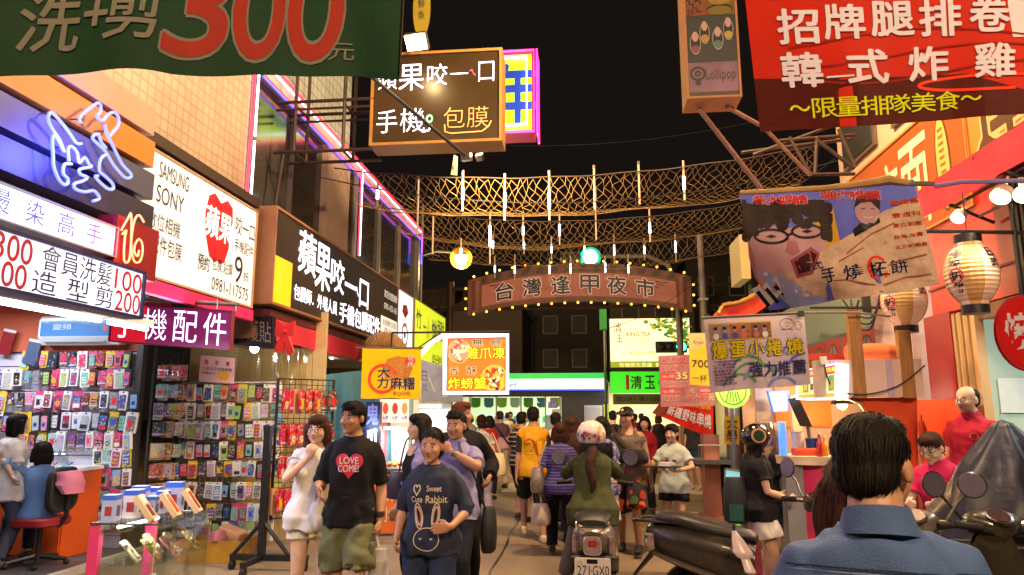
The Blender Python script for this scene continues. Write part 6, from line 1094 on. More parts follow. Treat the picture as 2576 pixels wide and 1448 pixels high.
b=MB();b.bbox((2.15,6.75,.86),(2.75,6.93,.9),WHITE);b.build('shelf',t);b=MB();b.bbox((2.2,6.8,.55),(2.7,6.95,.855),paint('#a03ab0',.4));b.build('lower_panel',t);rn=random.Random(6)
FR=[mat('fried_%d'%i,c,.35,var=.4,scale=60)for i,c in enumerate(('#d88a2c','#b8681c','#e0a848'))]
for i in range(18):b=MB();b.ell((2.24+rn.uniform(0,.4),6.8+rn.uniform(0,.1),.93+rn.uniform(0,.13)),(.045,.04,.03),rn.choice(FR),Euler((rn.uniform(0,3),rn.uniform(0,3),0)).to_matrix(),8,6);b.build('fried_snack',t)
b=MB();b.bbox((2.0,7.3,1.25),(2.09,7.36,1.8),mat('post_cream','#d8b090',.5));b.build('post',t)
b=MB();b.bbox((x0-.02,7.75,0),(3.4,7.8,2.1),mat('kiosk_back','#b8a8a8',.5,var=.08));b.bbox((3.35,6.75,0),(3.4,7.75,1.77),KO);b.build('back_wall',t)
fn=flat(PY(2006,1006,6.9),PY(2106,1004,6.5),PY(2107,914,6.5),PY(2006,936,6.9));rn=random.Random(4)
def menu(tb,f):
 rect(tb,f,(.01,.72,.99,.99),panel('#d83a68',.8),.002);rect(tb,f,(.01,.2,.99,.7),panel('#b8d060',.8),.002);rect(tb,f,(.01,.02,.99,.17),panel('#b8a050',.7),.002)
 for i in range(5):rect(tb,f,(.16+.16*i,.24,.29+.16*i,.68),panel(['#6a8a60','#c8d0b0','#8ab088','#d8e0d0','#7a9060'][i],.8),.004);rect(tb,f,(.19+.16*i,.3,.26+.16*i,.5),panel(['#d8a868','#7a4a28','#e0c8a0','#a85838','#c88848'][i],.7),.006)
sign('menu_lightbox','bright menu light box with a pink header on the kiosk','menu board',fn,.13,panel('#f0e8d8',1.0),panel('#e8ecff',1.2),[('美食節目介紹推薦',(.25,.78,.95,.92),panel('#f0d840',1),.02)],frame=.01,deco=menu)
t=thing('monitor','thin dark tilted monitor standing on the kiosk counter','monitor',PY(2040,1140,7));b=MB();b.prism([PY(x,y,7.05)for x,y in((1982,1004),(2009,999),(2044,1074),(2013,1073))],(.03,.12,0),mat('monitor_dark','#2a2422',.4,bump=.2));b.build('screen',t);b=MB();b.tube([PY(2030,1050,7.12),PY(2040,1140,7.15)],.02,STEEL,6);b.build('stand',t)
fn=flat(PY(1945,1038,7.5),PY(1982,1036,7.5),PY(1983,984,7.5),PY(1930,984,7.5));b=MB()
sign('poster_lightbox','small tilted white light box poster above the kiosk counter','light box',fn,.05,panel('#eef8e8',1.3),panel('#3a78d8',.8),[],frame=.012,deco=lambda tb,f:[stroke(tb,f,[(.15+.15*i,.9),(.25+.15*i,.5),(.2+.17*i,.15)],.05,panel(['#c8c040','#8ab0d8','#a8b868','#d8d8a0','#78a0c0'][i],.9),.003)for i in range(5)])
for nm,lb,x,y0,y1,w_,m,cat in(('backlit_display','slim bright blue light panel on the kiosk counter',1972,1142,1062,.05,panel('#5a90f0',1.1),'light panel'),('plastic_tub','clear plastic tub on the kiosk counter by the cream post',2011,1122,1088,.11,mat('clear_tub','#d8d0d8',.2,alpha=.7),'tub'),('food_tray','coral red tray on the kiosk counter behind the man in denim',2027,1148,1128,.22,mat('tray_coral','#e05a3c',.4),'tray'),('basin','blue plastic basin on the kiosk counter',2050,1122,1105,.15,mat('basin_blue','#28489a',.3),'basin')):
 q=PY(x,y0,7.08);H=PY(x,y1,7.08).z-1.245;b=MB();zz=1.246
 if nm in('plastic_tub','basin'):b.lathe((q.x,7.12,zz),[(w_*.4,0),(w_*.5,H),(w_*.53,H+.004),(w_*.45,H-.02)],m,18)
 else:b.rbox((q.x,7.1,zz+H/2),(w_,.12,H),.01,m)
 o=b.build(nm,None,loc=(q.x,7.1,zz));tag(o,lb,cat)
p=PY(2118,1018,7.1);t=thing('heat_lamp','glowing orange heat lamp inside the kiosk arch','lamp',p);b=MB();b.ell(p,.05,glow('#ffc860',24),nu=10,nv=8);b.build('bulb',t);b=MB();b.lathe(p+Vector((0,0,.0)),[(.11,.0),(.05,.08),(.02,.1)],STEEL,16,cap=False);b.build('shade',t);lamp('heat_glow','POINT',p+Vector((0,-.02,-.06)),30,(1,.6,.22),.05,t)
b=MB();b.bbox((1.95,7.7,1.5),(2.5,7.745,1.95),mat('box_orange','#e87820',.5));b.build('orange_panel',bpy.data.objects['snack_kiosk'])
lamp('counter_glow','AREA',(2.3,7.15,2.02),24,(1,.88,.78),.8,bpy.data.objects['snack_kiosk'],(2.3,7.1,0),sy=.2)
t=thing('cloth_roll','rolled orange mesh cloth lying on the kiosk header between the posts','cloth',PY(2215,890,6.9));b=MB();a=PY(2135,893,6.85);c=PY(2262,889,6.85);z=PY(2100,906,6.66).z+.075;b.tube([(a.x,6.9,z),((a.x+c.x)/2,6.9,z+.01),(c.x-.02,6.9,z),(c.x,6.9,z+.02)],[.075,.085,.08,.07],mat('mesh_orange','#e07848',.6,var=.15,bump=.3,bscale=120),14);b.build('roll',t)
t=thing('hanging_bag','orange plastic bag hanging on the edge of the orange kiosk board','bag',PY(2318,1100,6.6));b=MB();b.loft([[PY(2318,1058,6.6)+Vector((k*.03*math.cos(6.28*i/10),k*.02*math.sin(6.28*i/10),z))for i in range(10)]for k,z in((.6,0),(1.3,-.08),(1.1,-.2),(1.4,-.3),(.9,-.34))],mat('bag_orange','#e04a1c',.4,bump=.4,bscale=30));b.build('bag_body',t);b=MB();b.tube([PY(2318,1058,6.6),PY(2318,1045,6.65)],.006,DARK,4);b.build('handle',t)
TP=mat('tarp_navy','#0e1230',.5,var=.6,scale=4,bump=.9,bscale=11)
t=thing('covered_cart','tall cart wrapped in a wrinkled dark blue tarpaulin on the right','cart',(2.84,5.25,0));rn=random.Random(7)
def tarp(u,v):
 a=6.2832*u;px,py=2.84,5.25;ca,sa=math.cos(a),math.sin(a);k=(abs(ca)**4+abs(sa)**4)**-.25;prof=[(0,1.60),(.06,1.57),(.16,1.44),(.30,1.24),(.43,1.0),(.52,.8),(.56,.5),(.56,.2),(.58,.02)];q=v*8;i=min(7,int(q));f=q-i;r=prof[i][0]*(1-f)+prof[i+1][0]*f;z=prof[i][1]*(1-f)+prof[i+1][1]*f
 w_=.05*r/.5*(.22*math.sin(a*13+z*14+3*math.sin(z*5+a))+math.sin(a*5+z*3)+.6*math.sin(a*9-z*5)+.5*math.sin(z*11+a*2));rr=r*k**(min(1,v*1.4))+w_;return Vector((px-.02*(1-v)+ca*rr*1.02,py+sa*rr*.92,z+.02*math.sin(a*7)*v))
b=MB();b.grid(tarp,90,50,TP);b.build('tarpaulin',t,smooth=80)
b=MB();b.tube([tarp(u,.60)+Vector((0,0,-.0))for u in[i/40 for i in range(41)]],.008,mat('rope_grey','#6a6460',.7),5);b.build('tie_rope',t)
for i,(x,c,h)in enumerate(((2.14,'#c83a28',.2),(2.2,'#d8a030',.17),(2.47,'#3a6a38',.19),(2.53,'#d8d0c0',.15),(2.6,'#7a3a20',.22),(2.68,'#c8b048',.16))):
 q=Vector((x,6.98+.04*(i%2),1.246));t=thing('sauce_bottle',['red sauce bottle next to the cream post on the kiosk counter','yellow sauce bottle right of the red one on the kiosk counter','green bottle on the kiosk counter behind the denim shirt man','short cream bottle on the kiosk counter','tall brown bottle on the kiosk counter','mustard jar at the right end of the kiosk counter'][i],'bottle',q,'bottles on the kiosk counter');b=MB();b.lathe(q,[(.026,0),(.028,.01),(.028,h*.62),(.012,h*.8),(.011,h)],mat('bottle_'+c,c,.15,coat=.5),14);b.build('bottle_body',t);b=MB();b.lathe(q,[(.014,h),(.013,h+.02)],paint('#e8e0d0',.4),10);b.build('cap',t)
fn=frontal(2.42,2.56,1.30,1.44,6.90);KP=[('招牌 50',2.16,1.02),('雞排 60',2.34,1.06),('魷魚 70',2.52,1.02)]
for i,(tx,x,z)in enumerate(KP):
 fn=frontal(x,x+.14,z,z+.1,6.835);sign('price_card',['white price card at the left of the pink kiosk front','white price card in the middle of the pink kiosk front','white price card at the right of the pink kiosk front'][i],'price card',fn,.004,WHITE,WHITE,[(tx,(.08,.25,.92,.75),RD,.01)],frame=0,group='price cards on the kiosk')
t=thing('hanging_cable','loose black cable drooping along the kiosk header board','cable',(2.1,6.57,1.8));b=MB();b.tube(smooth_path([Vector(p)for p in((2.1,6.57,2.1),(2.16,6.56,1.86),(2.4,6.56,1.80),(2.7,6.56,1.87),(2.95,6.57,2.05))],5),.007,BLACK,5);b.build('cable',t);b=MB();b.box((2.1,6.575,2.1),(.05,.04,.07),WHITE);b.build('plug',t)
# scooters (local frame: forward = +x, up = z, rear axle at x=0)
SILV=mat('scooter_silver','#8a8078',.28,.55,coat=.5);SBLK=mat('scooter_black','#2c2622',.28,var=.25,scale=5,coat=.3);SGREY=mat('scooter_grey','#584a42',.5,var=.2,scale=8);SEAT=mat('seat_vinyl','#1a171a',.38,var=.15,bump=.25,bscale=160)
ENG=mat('engine_alloy','#6a6258',.42,.7,var=.3,scale=20);LENS=mat('lens_clear','#8e7880',.06,.2,var=.5,scale=40,coat=1);LRED=mat('lens_red','#8a1014',.08,var=.3,scale=50,coat=1);MIRR=mat('mirror_glass','#a8a0c8',.22,.8)
def ring(x,zc,w,h,n=16,p=2.6,dz=0,yo=0):
 out=[]
 for k in range(n):
  a=6.2832*k/n;c,s=math.cos(a),math.sin(a);out.append((x,yo+w*math.copysign(abs(c)**(2/p),c),zc+h*math.copysign(abs(s)**(2/p),s)))
 return out
def scooter(label,loc,yaw,body,trim,mode='full',steer=0,plate=None,group='parked scooters',tail=LENS,mirrors=2):
 root=thing('scooter',label,'scooter',loc,group);M=Matrix.Translation(Vector(loc))@Matrix.Rotation(yaw,4,'Z')
 def T(b):b.v=[tuple(M@Vector(v))for v in b.v];return b
 def bl(name,b,par=None,sm=40):return T(b).build(name,par or root,smooth=sm)
 def wheel(x,st=0):
  S=Matrix.Translation((x,0,.245))@Matrix.Rotation(st,4,'Z');b=MB();n=40;prof=[(.165,-.035),(.2,-.05),(.235,-.042),(.248,0),(.235,.042),(.2,.05),(.165,.035)]
  b.loft([[S@Vector((r*math.cos(6.2832*k/n),y,r*math.sin(6.2832*k/n)))for k in range(n)]for r,y in prof],RUBBER,cap=False);wl=bl('wheel',b)
  b=MB();b.loft([[S@Vector((r*math.cos(6.2832*k/n),y,r*math.sin(6.2832*k/n)))for k in range(n)]for r,y in((.168,-.034),(.15,-.02),(.15,.02),(.168,.034))],ENG,cap=False)
  for k in range(5):a=6.2832*k/5;b.tube([S@Vector((.03*math.cos(a),0,.03*math.sin(a))),S@Vector((.155*math.cos(a),0,.155*math.sin(a)))],[.022,.016],ENG,6)
  b.tube([S@Vector((0,-.05,0)),S@Vector((0,.05,0))],.035,ENG,10);bl('rim',b,wl)
 wheel(0);wheel(1.24,steer)
 b=MB();b.loft([ring(-.34,.70,.07,.05),ring(-.30,.69,.12,.09),ring(-.18,.66,.155,.13),ring(0,.62,.175,.17),ring(.2,.58,.18,.19),ring(.38,.54,.175,.2),ring(.5,.48,.165,.19)],body);bl('tail_body',b)
 b=MB();b.loft([ring(-.30,.555,.10,.018),ring(-.1,.51,.185,.028),ring(.2,.43,.195,.04),ring(.5,.32,.2,.05),ring(.62,.27,.2,.04)],trim);bl('side_skirt',b)
 b=MB();b.loft([ring(-.29,.80,.10,.025),ring(-.22,.825,.135,.045),ring(-.05,.815,.15,.055),ring(.12,.775,.145,.055),ring(.3,.745,.125,.055),ring(.45,.725,.10,.045),ring(.5,.70,.06,.03)],SEAT);bl('seat',b)
 b=MB();b.tube([(-.12,.12,.80),(-.36,.12,.80),(-.44,.08,.79),(-.44,-.08,.79),(-.36,-.12,.80),(-.12,-.12,.80)],.014,CHROME if mode!='black' else SBLK,8);bl('grab_rail',b)
 b=MB();b.rbox((-.338,0,.645),(.03,.15,.15),.05,CHROME,axis='x',n=4);tl_=bl('tail_lamp',b);b=MB();b.rbox((-.352,0,.643),(.024,.125,.125),.04,tail,axis='x',n=4);b.rbox((-.3645,0,.66),(.004,.07,.05),.015,LRED,axis='x');bl('lens',b,tl_)
 for s in(-1,1):b=MB();b.rbox((-.285,s*.135,.645),(.05,.035,.13),.015,LENS,axis='x',rz=s*-.35);bl('turn_signal',b)
 b=MB();b.loft([ring(-.33,.52,.07,.03),ring(-.45,.38,.065,.016),ring(-.54,.24,.06,.01)],BLACK);bl('mudguard',b)
 b=MB();b.rbox((.12,.09,.27),(.5,.12,.16),.06,ENG,axis='y');b.ell((.0,.10,.25),(.13,.06,.13),ENG);b.rbox((.34,0,.34),(.22,.2,.2),.05,BLACK);bl('engine',b)
 b=MB();b.loft([[Vector(p)for p in ring(x,z,w_,h,14,2.4,yo=-.15)]for x,z,w_,h in((-.22,.33,.04,.05),(-.18,.33,.055,.075),(.08,.27,.06,.08),(.18,.25,.045,.05),(.4,.2,.02,.02))],BLACK);mf=bl('muffler',b)
 b=MB();b.loft([[Vector(p)for p in ring(x,z,.012,h,12,2.4,yo=-.212)]for x,z,h in((-.17,.335,.05),(-.1,.325,.062),(.05,.285,.06),(.14,.265,.035))],ENG)
 for k in range(3):b.box((-.06+.06*k,-.226,.315-.012*k),(.075,.003,.012),BLACK,rot=Matrix.Rotation(.9,3,'Y'))
 b.ell((-.14,-.224,.345),.016,BLACK,nu=8,nv=6);bl('heat_shield',b,mf)
 b=MB();b.loft([ring(.5,.28,.18,.05),ring(.75,.26,.19,.04),ring(.95,.30,.18,.05),ring(1.02,.38,.16,.05)],trim);bl('floorboard',b)
 S=Matrix.Translation((1.03,0,0));b=MB();b.loft([ring(1.0,.3,.17,.06),ring(1.02,.45,.2,.05),ring(1.0,.62,.205,.045),ring(.96,.80,.16,.05),ring(.93,.90,.1,.05)],body);b.v=b.v;bl('leg_shield',b)
 b=MB();b.loft([ring(1.06,.3,.13,.05),ring(1.14,.5,.15,.09),ring(1.1,.7,.13,.09),ring(1.02,.88,.09,.06)],body);bl('front_cowl',b)
 St=Matrix.Translation((1.0,0,0))@Matrix.Rotation(steer,4,'Z')@Matrix.Translation((-1.0,0,0))
 def bs(name,b,par=None):b.v=[tuple(St@Vector(v))for v in b.v];return bl(name,b,par)
 b=MB();b.loft([ring(1.12,.3,.085,.02),ring(1.22,.50,.085,.02),ring(1.40,.46,.075,.018),ring(1.47,.34,.06,.012)],body);bs('front_fender',b)
 b=MB()
 for s in(-1,1):b.tube([(1.24,s*.075,.245),(1.12,s*.07,.55),(1.06,s*.04,.8)],.018,ENG,8)
 bs('fork',b)
 b=MB();b.loft([ring(.86,.98,.07,.045),ring(.92,1.0,.15,.07),ring(.99,1.0,.16,.075),ring(1.07,.985,.11,.06),ring(1.12,.975,.05,.035)],body if mode!='black' else SBLK);hb=bs('handlebar_cowl',b)
 b=MB();b.lathe((1.1,0,.975),[(.07,0),(.065,.015)],LENS,18,(1,0,-.1));bs('headlight',b)
 b=MB();b.lathe((.90,0,1.035),[(.075,0),(.075,.015),(.06,.02)],SBLK,20,(-.45,0,.9));b.lathe((.892,0,1.052),[(.062,0),(.062,.003)],mat('gauge_face','#3a2420',.2,coat=1),20,(-.45,0,.9));bs('gauge',b)
 for s in(-1,1):
  b=MB();b.tube([(.95,s*.14,1.0),(.92,s*.22,1.0)],.02,CHROME,8);b.tube([(.92,s*.22,1.0),(.89,s*.36,.99)],.021,RUBBER,10);g_=bs('grip',b)
  b=MB();b.tube([(.97,s*.2,1.0),(1.0,s*.28,.99),(.96,s*.37,.98)],.007,STEEL,6);bs('brake_lever',b,g_)
  if s<0 and mirrors<2:continue
  b=MB();b.tube([(.94,s*.19,1.02),(.95,s*.26,1.12),(.94,s*.33,1.2)],.009,SBLK,6);m_=bs('mirror',b)
  b=MB();d=Vector((-1,s*-.12,.08));b.lathe((.93,s*.34,1.225),[(.03,-.04),(.072,-.012),(.078,0),(.074,.002)],SBLK,18,d);bs('mirror_shell',b,m_)
  b=MB();b.lathe(Vector((.93,s*.34,1.225))+d.normalized()*.003,[(.07,0),(.07,.0015)],MIRR,18,d);bs('mirror_glass',b,m_)
 if plate:
  b=MB();Pm=Euler((0,R(-12),0)).to_matrix();c=Vector((-.42,0,.50));b.rbox(c,(.006,.27,.15),.012,mat('plate_white','#d8d0d8',.35),rot=Pm,axis='x');pl=bl('number_plate',b,sm=None)
  q=lambda y,z:M@(c+Pm@Vector((-.0035,-y,z)));fn=flat(q(-.135,-.075),q(.135,-.075),q(.135,.075),q(-.135,.075));tb=MB();put_text(tb,plate[0],(.07,.12,.42,.62),fn,INK,.0,.002);put_text(tb,plate[1],(.5,.12,.95,.62),fn,INK,.0,.002);rect(tb,fn,(.34,.72,.64,.94),INK,.002);rect(tb,fn,(.08,.68,.2,.84),INK,.0015);rect(tb,fn,(.09,.7,.19,.82),mat('plate_white','#d8d0d8'),.0025);rect(tb,fn,(.445,.34,.475,.4),INK,.002);tb.build('lettering',pl,smooth=None)
 return root
s1=scooter('silver scooter with a number plate ridden by the woman in a white helmet',(.04,6.05,0),R(88),SILV,BLACK,'silver',R(-4),('271','GX0'),'scooters')
s2=scooter('black scooter with dusty side panels standing across the street edge',(.80,5.95,0),R(-22),SBLK,SGREY,'black',R(42),None,'scooters')
s3=scooter('silver grey scooter partly hidden by the long haired woman',(1.62,3.75,0),R(72),SILV,SGREY,'silver',R(10),None,'scooters')
s4=scooter('dark scooter with a chrome rear rail and red tail lamp beside the covered cart',(2.28,3.72,0),R(84),SBLK,BLACK,'chrome',R(12),None,'scooters',LRED,1)
t=thing('umbrella_bag','pinkish plastic wrapped bundle stuck at the front of the black scooter seat','bag',PY(1858,1340,5.5));b=MB();p0=PY(1846,1335,5.52);p1=PY(1890,1445,5.42);d=p1-p0;rn=random.Random(2);b.loft([[p0+d*f+Vector((r*math.cos(6.28*k/12)*(1+.25*(k%2)),r*.6*math.sin(6.28*k/12),0))for k in range(12)]for f,r in((0,.012),(.2,.035),(.5,.062),(.6,.05),(.66,.028),(.95,.034),(1,.02))],mat('bag_pinkish','#c4b0b4',.25,var=.25,scale=20,bump=.5,bscale=25));b.build('bundle',t);b=MB();b.tube([p0+Vector((0,0,.05)),p0],.012,DARK,6);b.build('tie',t)
# people
def skin_material():
 m=bpy.data.materials.new('skin');m.use_nodes=True;t=m.node_tree;b=t.nodes['Principled BSDF'];N=t.nodes.new;L=t.links.new
 at=N('ShaderNodeAttribute');at.attribute_name='hc';sx=N('ShaderNodeSeparateXYZ');L(at.outputs['Vector'],sx.inputs[0])
 oi=N('ShaderNodeObjectInfo')
 def math_(op,a,b_=None,c=None):
  n=N('ShaderNodeMath');n.operation=op
  for i,v in enumerate((a,b_,c)):
   if v is None:continue
   if isinstance(v,(int,float)):n.inputs[i].default_value=v
   else:L(v,n.inputs[i])
  return n.outputs[0]
 X=math_('ABSOLUTE',sx.outputs[0]);Xs=sx.outputs[0];Y=sx.outputs[1];Z=sx.outputs[2]
 front=math_('GREATER_THAN',Y,.35)
 def ellm(x,cx,cz,rx,rz,soft=.5,tilt=0):
  dx=math_('SUBTRACT',x,cx);dz=math_('SUBTRACT',Z,cz)
  if tilt:dz=math_('ADD',dz,math_('MULTIPLY',dx,tilt))
  d=math_('ADD',math_('POWER',math_('DIVIDE',math_('ABSOLUTE',dx),rx),2),math_('POWER',math_('DIVIDE',math_('ABSOLUTE',dz),rz),2))
  mr=N('ShaderNodeMapRange');mr.inputs[1].default_value=1+soft;mr.inputs[2].default_value=1-soft;L(d,mr.inputs[0]);return math_('MULTIPLY',mr.outputs[0],front)
 cur=[oi.outputs['Color']]
 def layer(mask,col,k=1.0,mul=False):
  mx=N('ShaderNodeMixRGB');mx.blend_type='MULTIPLY' if mul else 'MIX';L(math_('MULTIPLY',mask,k),mx.inputs[0]);L(cur[0],mx.inputs[1]);mx.inputs[2].default_value=(*lin(col),1);cur[0]=mx.outputs[0]
 n=N('ShaderNodeTexNoise');n.inputs['Scale'].default_value=18;n.inputs['Detail'].default_value=4;tc=N('ShaderNodeTexCoord');L(tc.outputs['Object'],n.inputs['Vector'])
 mr=N('ShaderNodeMapRange');mr.inputs[1].default_value=.3;mr.inputs[2].default_value=.7;mr.inputs[3].default_value=.9;mr.inputs[4].default_value=1.08;L(n.outputs[0],mr.inputs[0])
 sc=N('ShaderNodeVectorMath');sc.operation='SCALE';L(cur[0],sc.inputs[0]);L(mr.outputs[0],sc.inputs['Scale']);cur[0]=sc.outputs[0]
 layer(ellm(X,.42,-.25,.22,.2,.9),'#e08878',.2,True);layer(ellm(X,0,-.32,.16,.13,.8),'#d88878',.15,True)
 layer(ellm(X,0,-.50,.175,.05,.4,.14),'#a05a50',.75);layer(ellm(X,0,-.50,.165,.011,.5,.16),'#3a1a16',.7)
 layer(ellm(X,.075,-.355,.04,.022,.5),'#4a1c14',.6)
 layer(ellm(X,.36,.0,.15,.075,.7),'#b08070',.4,True)
 layer(ellm(X,.36,.0,.135,.056,.3),'#cfc6be',.85);layer(ellm(X,.355,.0,.066,.062,.3),'#120a08',1.0);layer(ellm(X,.36,.05,.16,.026,.5,-.15),'#140c0a',.95)
 layer(ellm(X,.36,.21,.20,.045,.5,.12),'#1a1210',.9)
 L(cur[0],b.inputs['Base Color']);b.inputs['Roughness'].default_value=.48;b.inputs['Subsurface Weight'].default_value=.12;b.inputs['Subsurface Radius'].default_value=(.012,.005,.003);b.inputs['Specular IOR Level'].default_value=.45
 return m
SKIN=skin_material()
def hairmat(name,c):
 m=mat('hair_'+name,c,.62,var=.3,scale=60,stretch=(1,1,.12),bump=.6,bscale=150,spec=.18);return m
HB=hairmat('black','#15100e');HBR=hairmat('brown','#3a2016');HR=hairmat('auburn','#5a2c18');HBL=hairmat('ash','#7a6048')
def fabric(name,c,**k):return mat('fabric_'+name,c,k.pop('rough',.82),var=k.pop('var',.1),scale=k.pop('scale',5),bump=.25,bscale=k.pop('bscale',220),spec=.2,**k)
def stripes(name,c1,c2,per,duty=.5,noise=0,pal=None,zmin=None,zmax=None):
 m=bpy.data.materials.new('fabric_'+name);m.use_nodes=True;t=m.node_tree;b=t.nodes['Principled BSDF'];b.inputs['Roughness'].default_value=.85;N=t.nodes.new;L=t.links.new
 tc=N('ShaderNodeTexCoord');sx=N('ShaderNodeSeparateXYZ');L(tc.outputs['Object'],sx.inputs[0])
 a=N('ShaderNodeMath');a.operation='DIVIDE';a.inputs[1].default_value=per;L(sx.outputs[2],a.inputs[0]);f=N('ShaderNodeMath');f.operation='FRACT';L(a.outputs[0],f.inputs[0]);g_=N('ShaderNodeMath');g_.operation='LESS_THAN';g_.inputs[1].default_value=duty;L(f.outputs[0],g_.inputs[0])
 mx=N('ShaderNodeMixRGB');L(g_.outputs[0],mx.inputs[0]);mx.inputs[1].default_value=(*lin(c1),1);mx.inputs[2].default_value=(*lin(c2),1);L(mx.outputs[0],b.inputs['Base Color']);return m
def floral(name,base,cols,sc):
 m=bpy.data.materials.new('fabric_'+name);m.use_nodes=True;t=m.node_tree;b=t.nodes['Principled BSDF'];b.inputs['Roughness'].default_value=.85;N=t.nodes.new;L=t.links.new
 tc=N('ShaderNodeTexCoord');v=N('ShaderNodeTexVoronoi');v.inputs['Scale'].default_value=sc;v.inputs['Randomness'].default_value=.8
 nz=N('ShaderNodeTexNoise');nz.inputs['Scale'].default_value=sc*2.2;L(tc.outputs['Object'],nz.inputs['Vector']);ad=N('ShaderNodeMixRGB');ad.inputs[0].default_value=.06;L(tc.outputs['Object'],ad.inputs[1]);L(nz.outputs['Color'],ad.inputs[2]);L(ad.outputs[0],v.inputs['Vector'])
 lt=N('ShaderNodeMath');lt.operation='LESS_THAN';lt.inputs[1].default_value=.48;L(v.outputs['Distance'],lt.inputs[0])
 rp=N('ShaderNodeValToRGB');rp.color_ramp.interpolation='CONSTANT';sx=N('ShaderNodeSeparateXYZ');L(v.outputs['Color'],sx.inputs[0]);L(sx.outputs[0],rp.inputs[0]);e=rp.color_ramp.elements;e[0].color=(*lin(cols[0]),1);e[1].position=1/len(cols);e[1].color=(*lin(cols[1%len(cols)]),1)
 for i in range(2,len(cols)):q=e.new(i/len(cols));q.color=(*lin(cols[i]),1)
 mx=N('ShaderNodeMixRGB');L(lt.outputs[0],mx.inputs[0]);mx.inputs[1].default_value=(*lin(base),1);L(rp.outputs[0],mx.inputs[2]);L(mx.outputs[0],b.inputs['Base Color']);return m
def remesh(mb,voxel,smooth_it=2):
 me=mb.mesh('tmp');o=bpy.data.objects.new('tmp',me);COL.objects.link(o)
 r_=o.modifiers.new('r','REMESH');r_.mode='VOXEL';r_.voxel_size=voxel;r_.use_smooth_shade=True
 if smooth_it:s_=o.modifiers.new('s','SMOOTH');s_.factor=.5;s_.iterations=smooth_it
 dg=bpy.context.evaluated_depsgraph_get();out=bpy.data.meshes.new_from_object(o.evaluated_get(dg));bpy.data.objects.remove(o);bpy.data.meshes.remove(me);out.materials.clear()
 n=len(out.vertices);a=np.empty(n*3,np.float32);out.vertices.foreach_get('co',a);return out,a.reshape(-1,3).astype(np.float64)
def setco(me,A):me.vertices.foreach_set('co',A.astype(np.float32).ravel());me.polygons.foreach_set('use_smooth',[True]*len(me.polygons));me.update()
def normals(me):a=np.empty(len(me.vertices)*3,np.float32);me.vertices.foreach_get('normal',a);return a.reshape(-1,3).astype(np.float64)
def ell_ring(c,rx,ry,n=16,p=2.3,rot=None):
 c=Vector(c);out=[]
 for k in range(n):
  a=6.2832*k/n;co_,s=math.cos(a),math.sin(a);v=Vector((rx*math.copysign(abs(co_)**(2/p),co_),ry*math.copysign(abs(s)**(2/p),s),0));out.append(c+(rot@v if rot is not None else v))
 return out
def ik(a,c,l1,l2,hint):
 a=Vector(a);c=Vector(c);d=c-a;D=min(d.length,(l1+l2)*.999);c=a+d.normalized()*D;x=(l1*l1-l2*l2+D*D)/(2*D);h=math.sqrt(max(0,l1*l1-x*x));d.normalize();hv=Vector(hint);hv=(hv-d*hv.dot(d));hv=hv.normalized()if hv.length>1e-5 else basis(d)[0]
 return a+d*x+hv*h,c
def folds(A,Nn,seed,amp,zlo=None):
 rn=np.random.RandomState(seed);d=np.zeros(len(A))
 for i_ in range(10):
  k=rn.normal(0,1,3);k[2]*=.55;k*=(rn.uniform(14,44)if i_<6 else rn.uniform(45,95))/np.linalg.norm(k);w_=rn.normal(0,9,3);d+=np.sin(A@k+1.6*np.sin(A@w_+rn.uniform(0,6))+rn.uniform(0,6))*rn.uniform(.3,1)*(1 if i_<6 else.45)
 d=np.maximum(d/2.2,-.6);return A+Nn*(d*amp*1.6)[:,None]
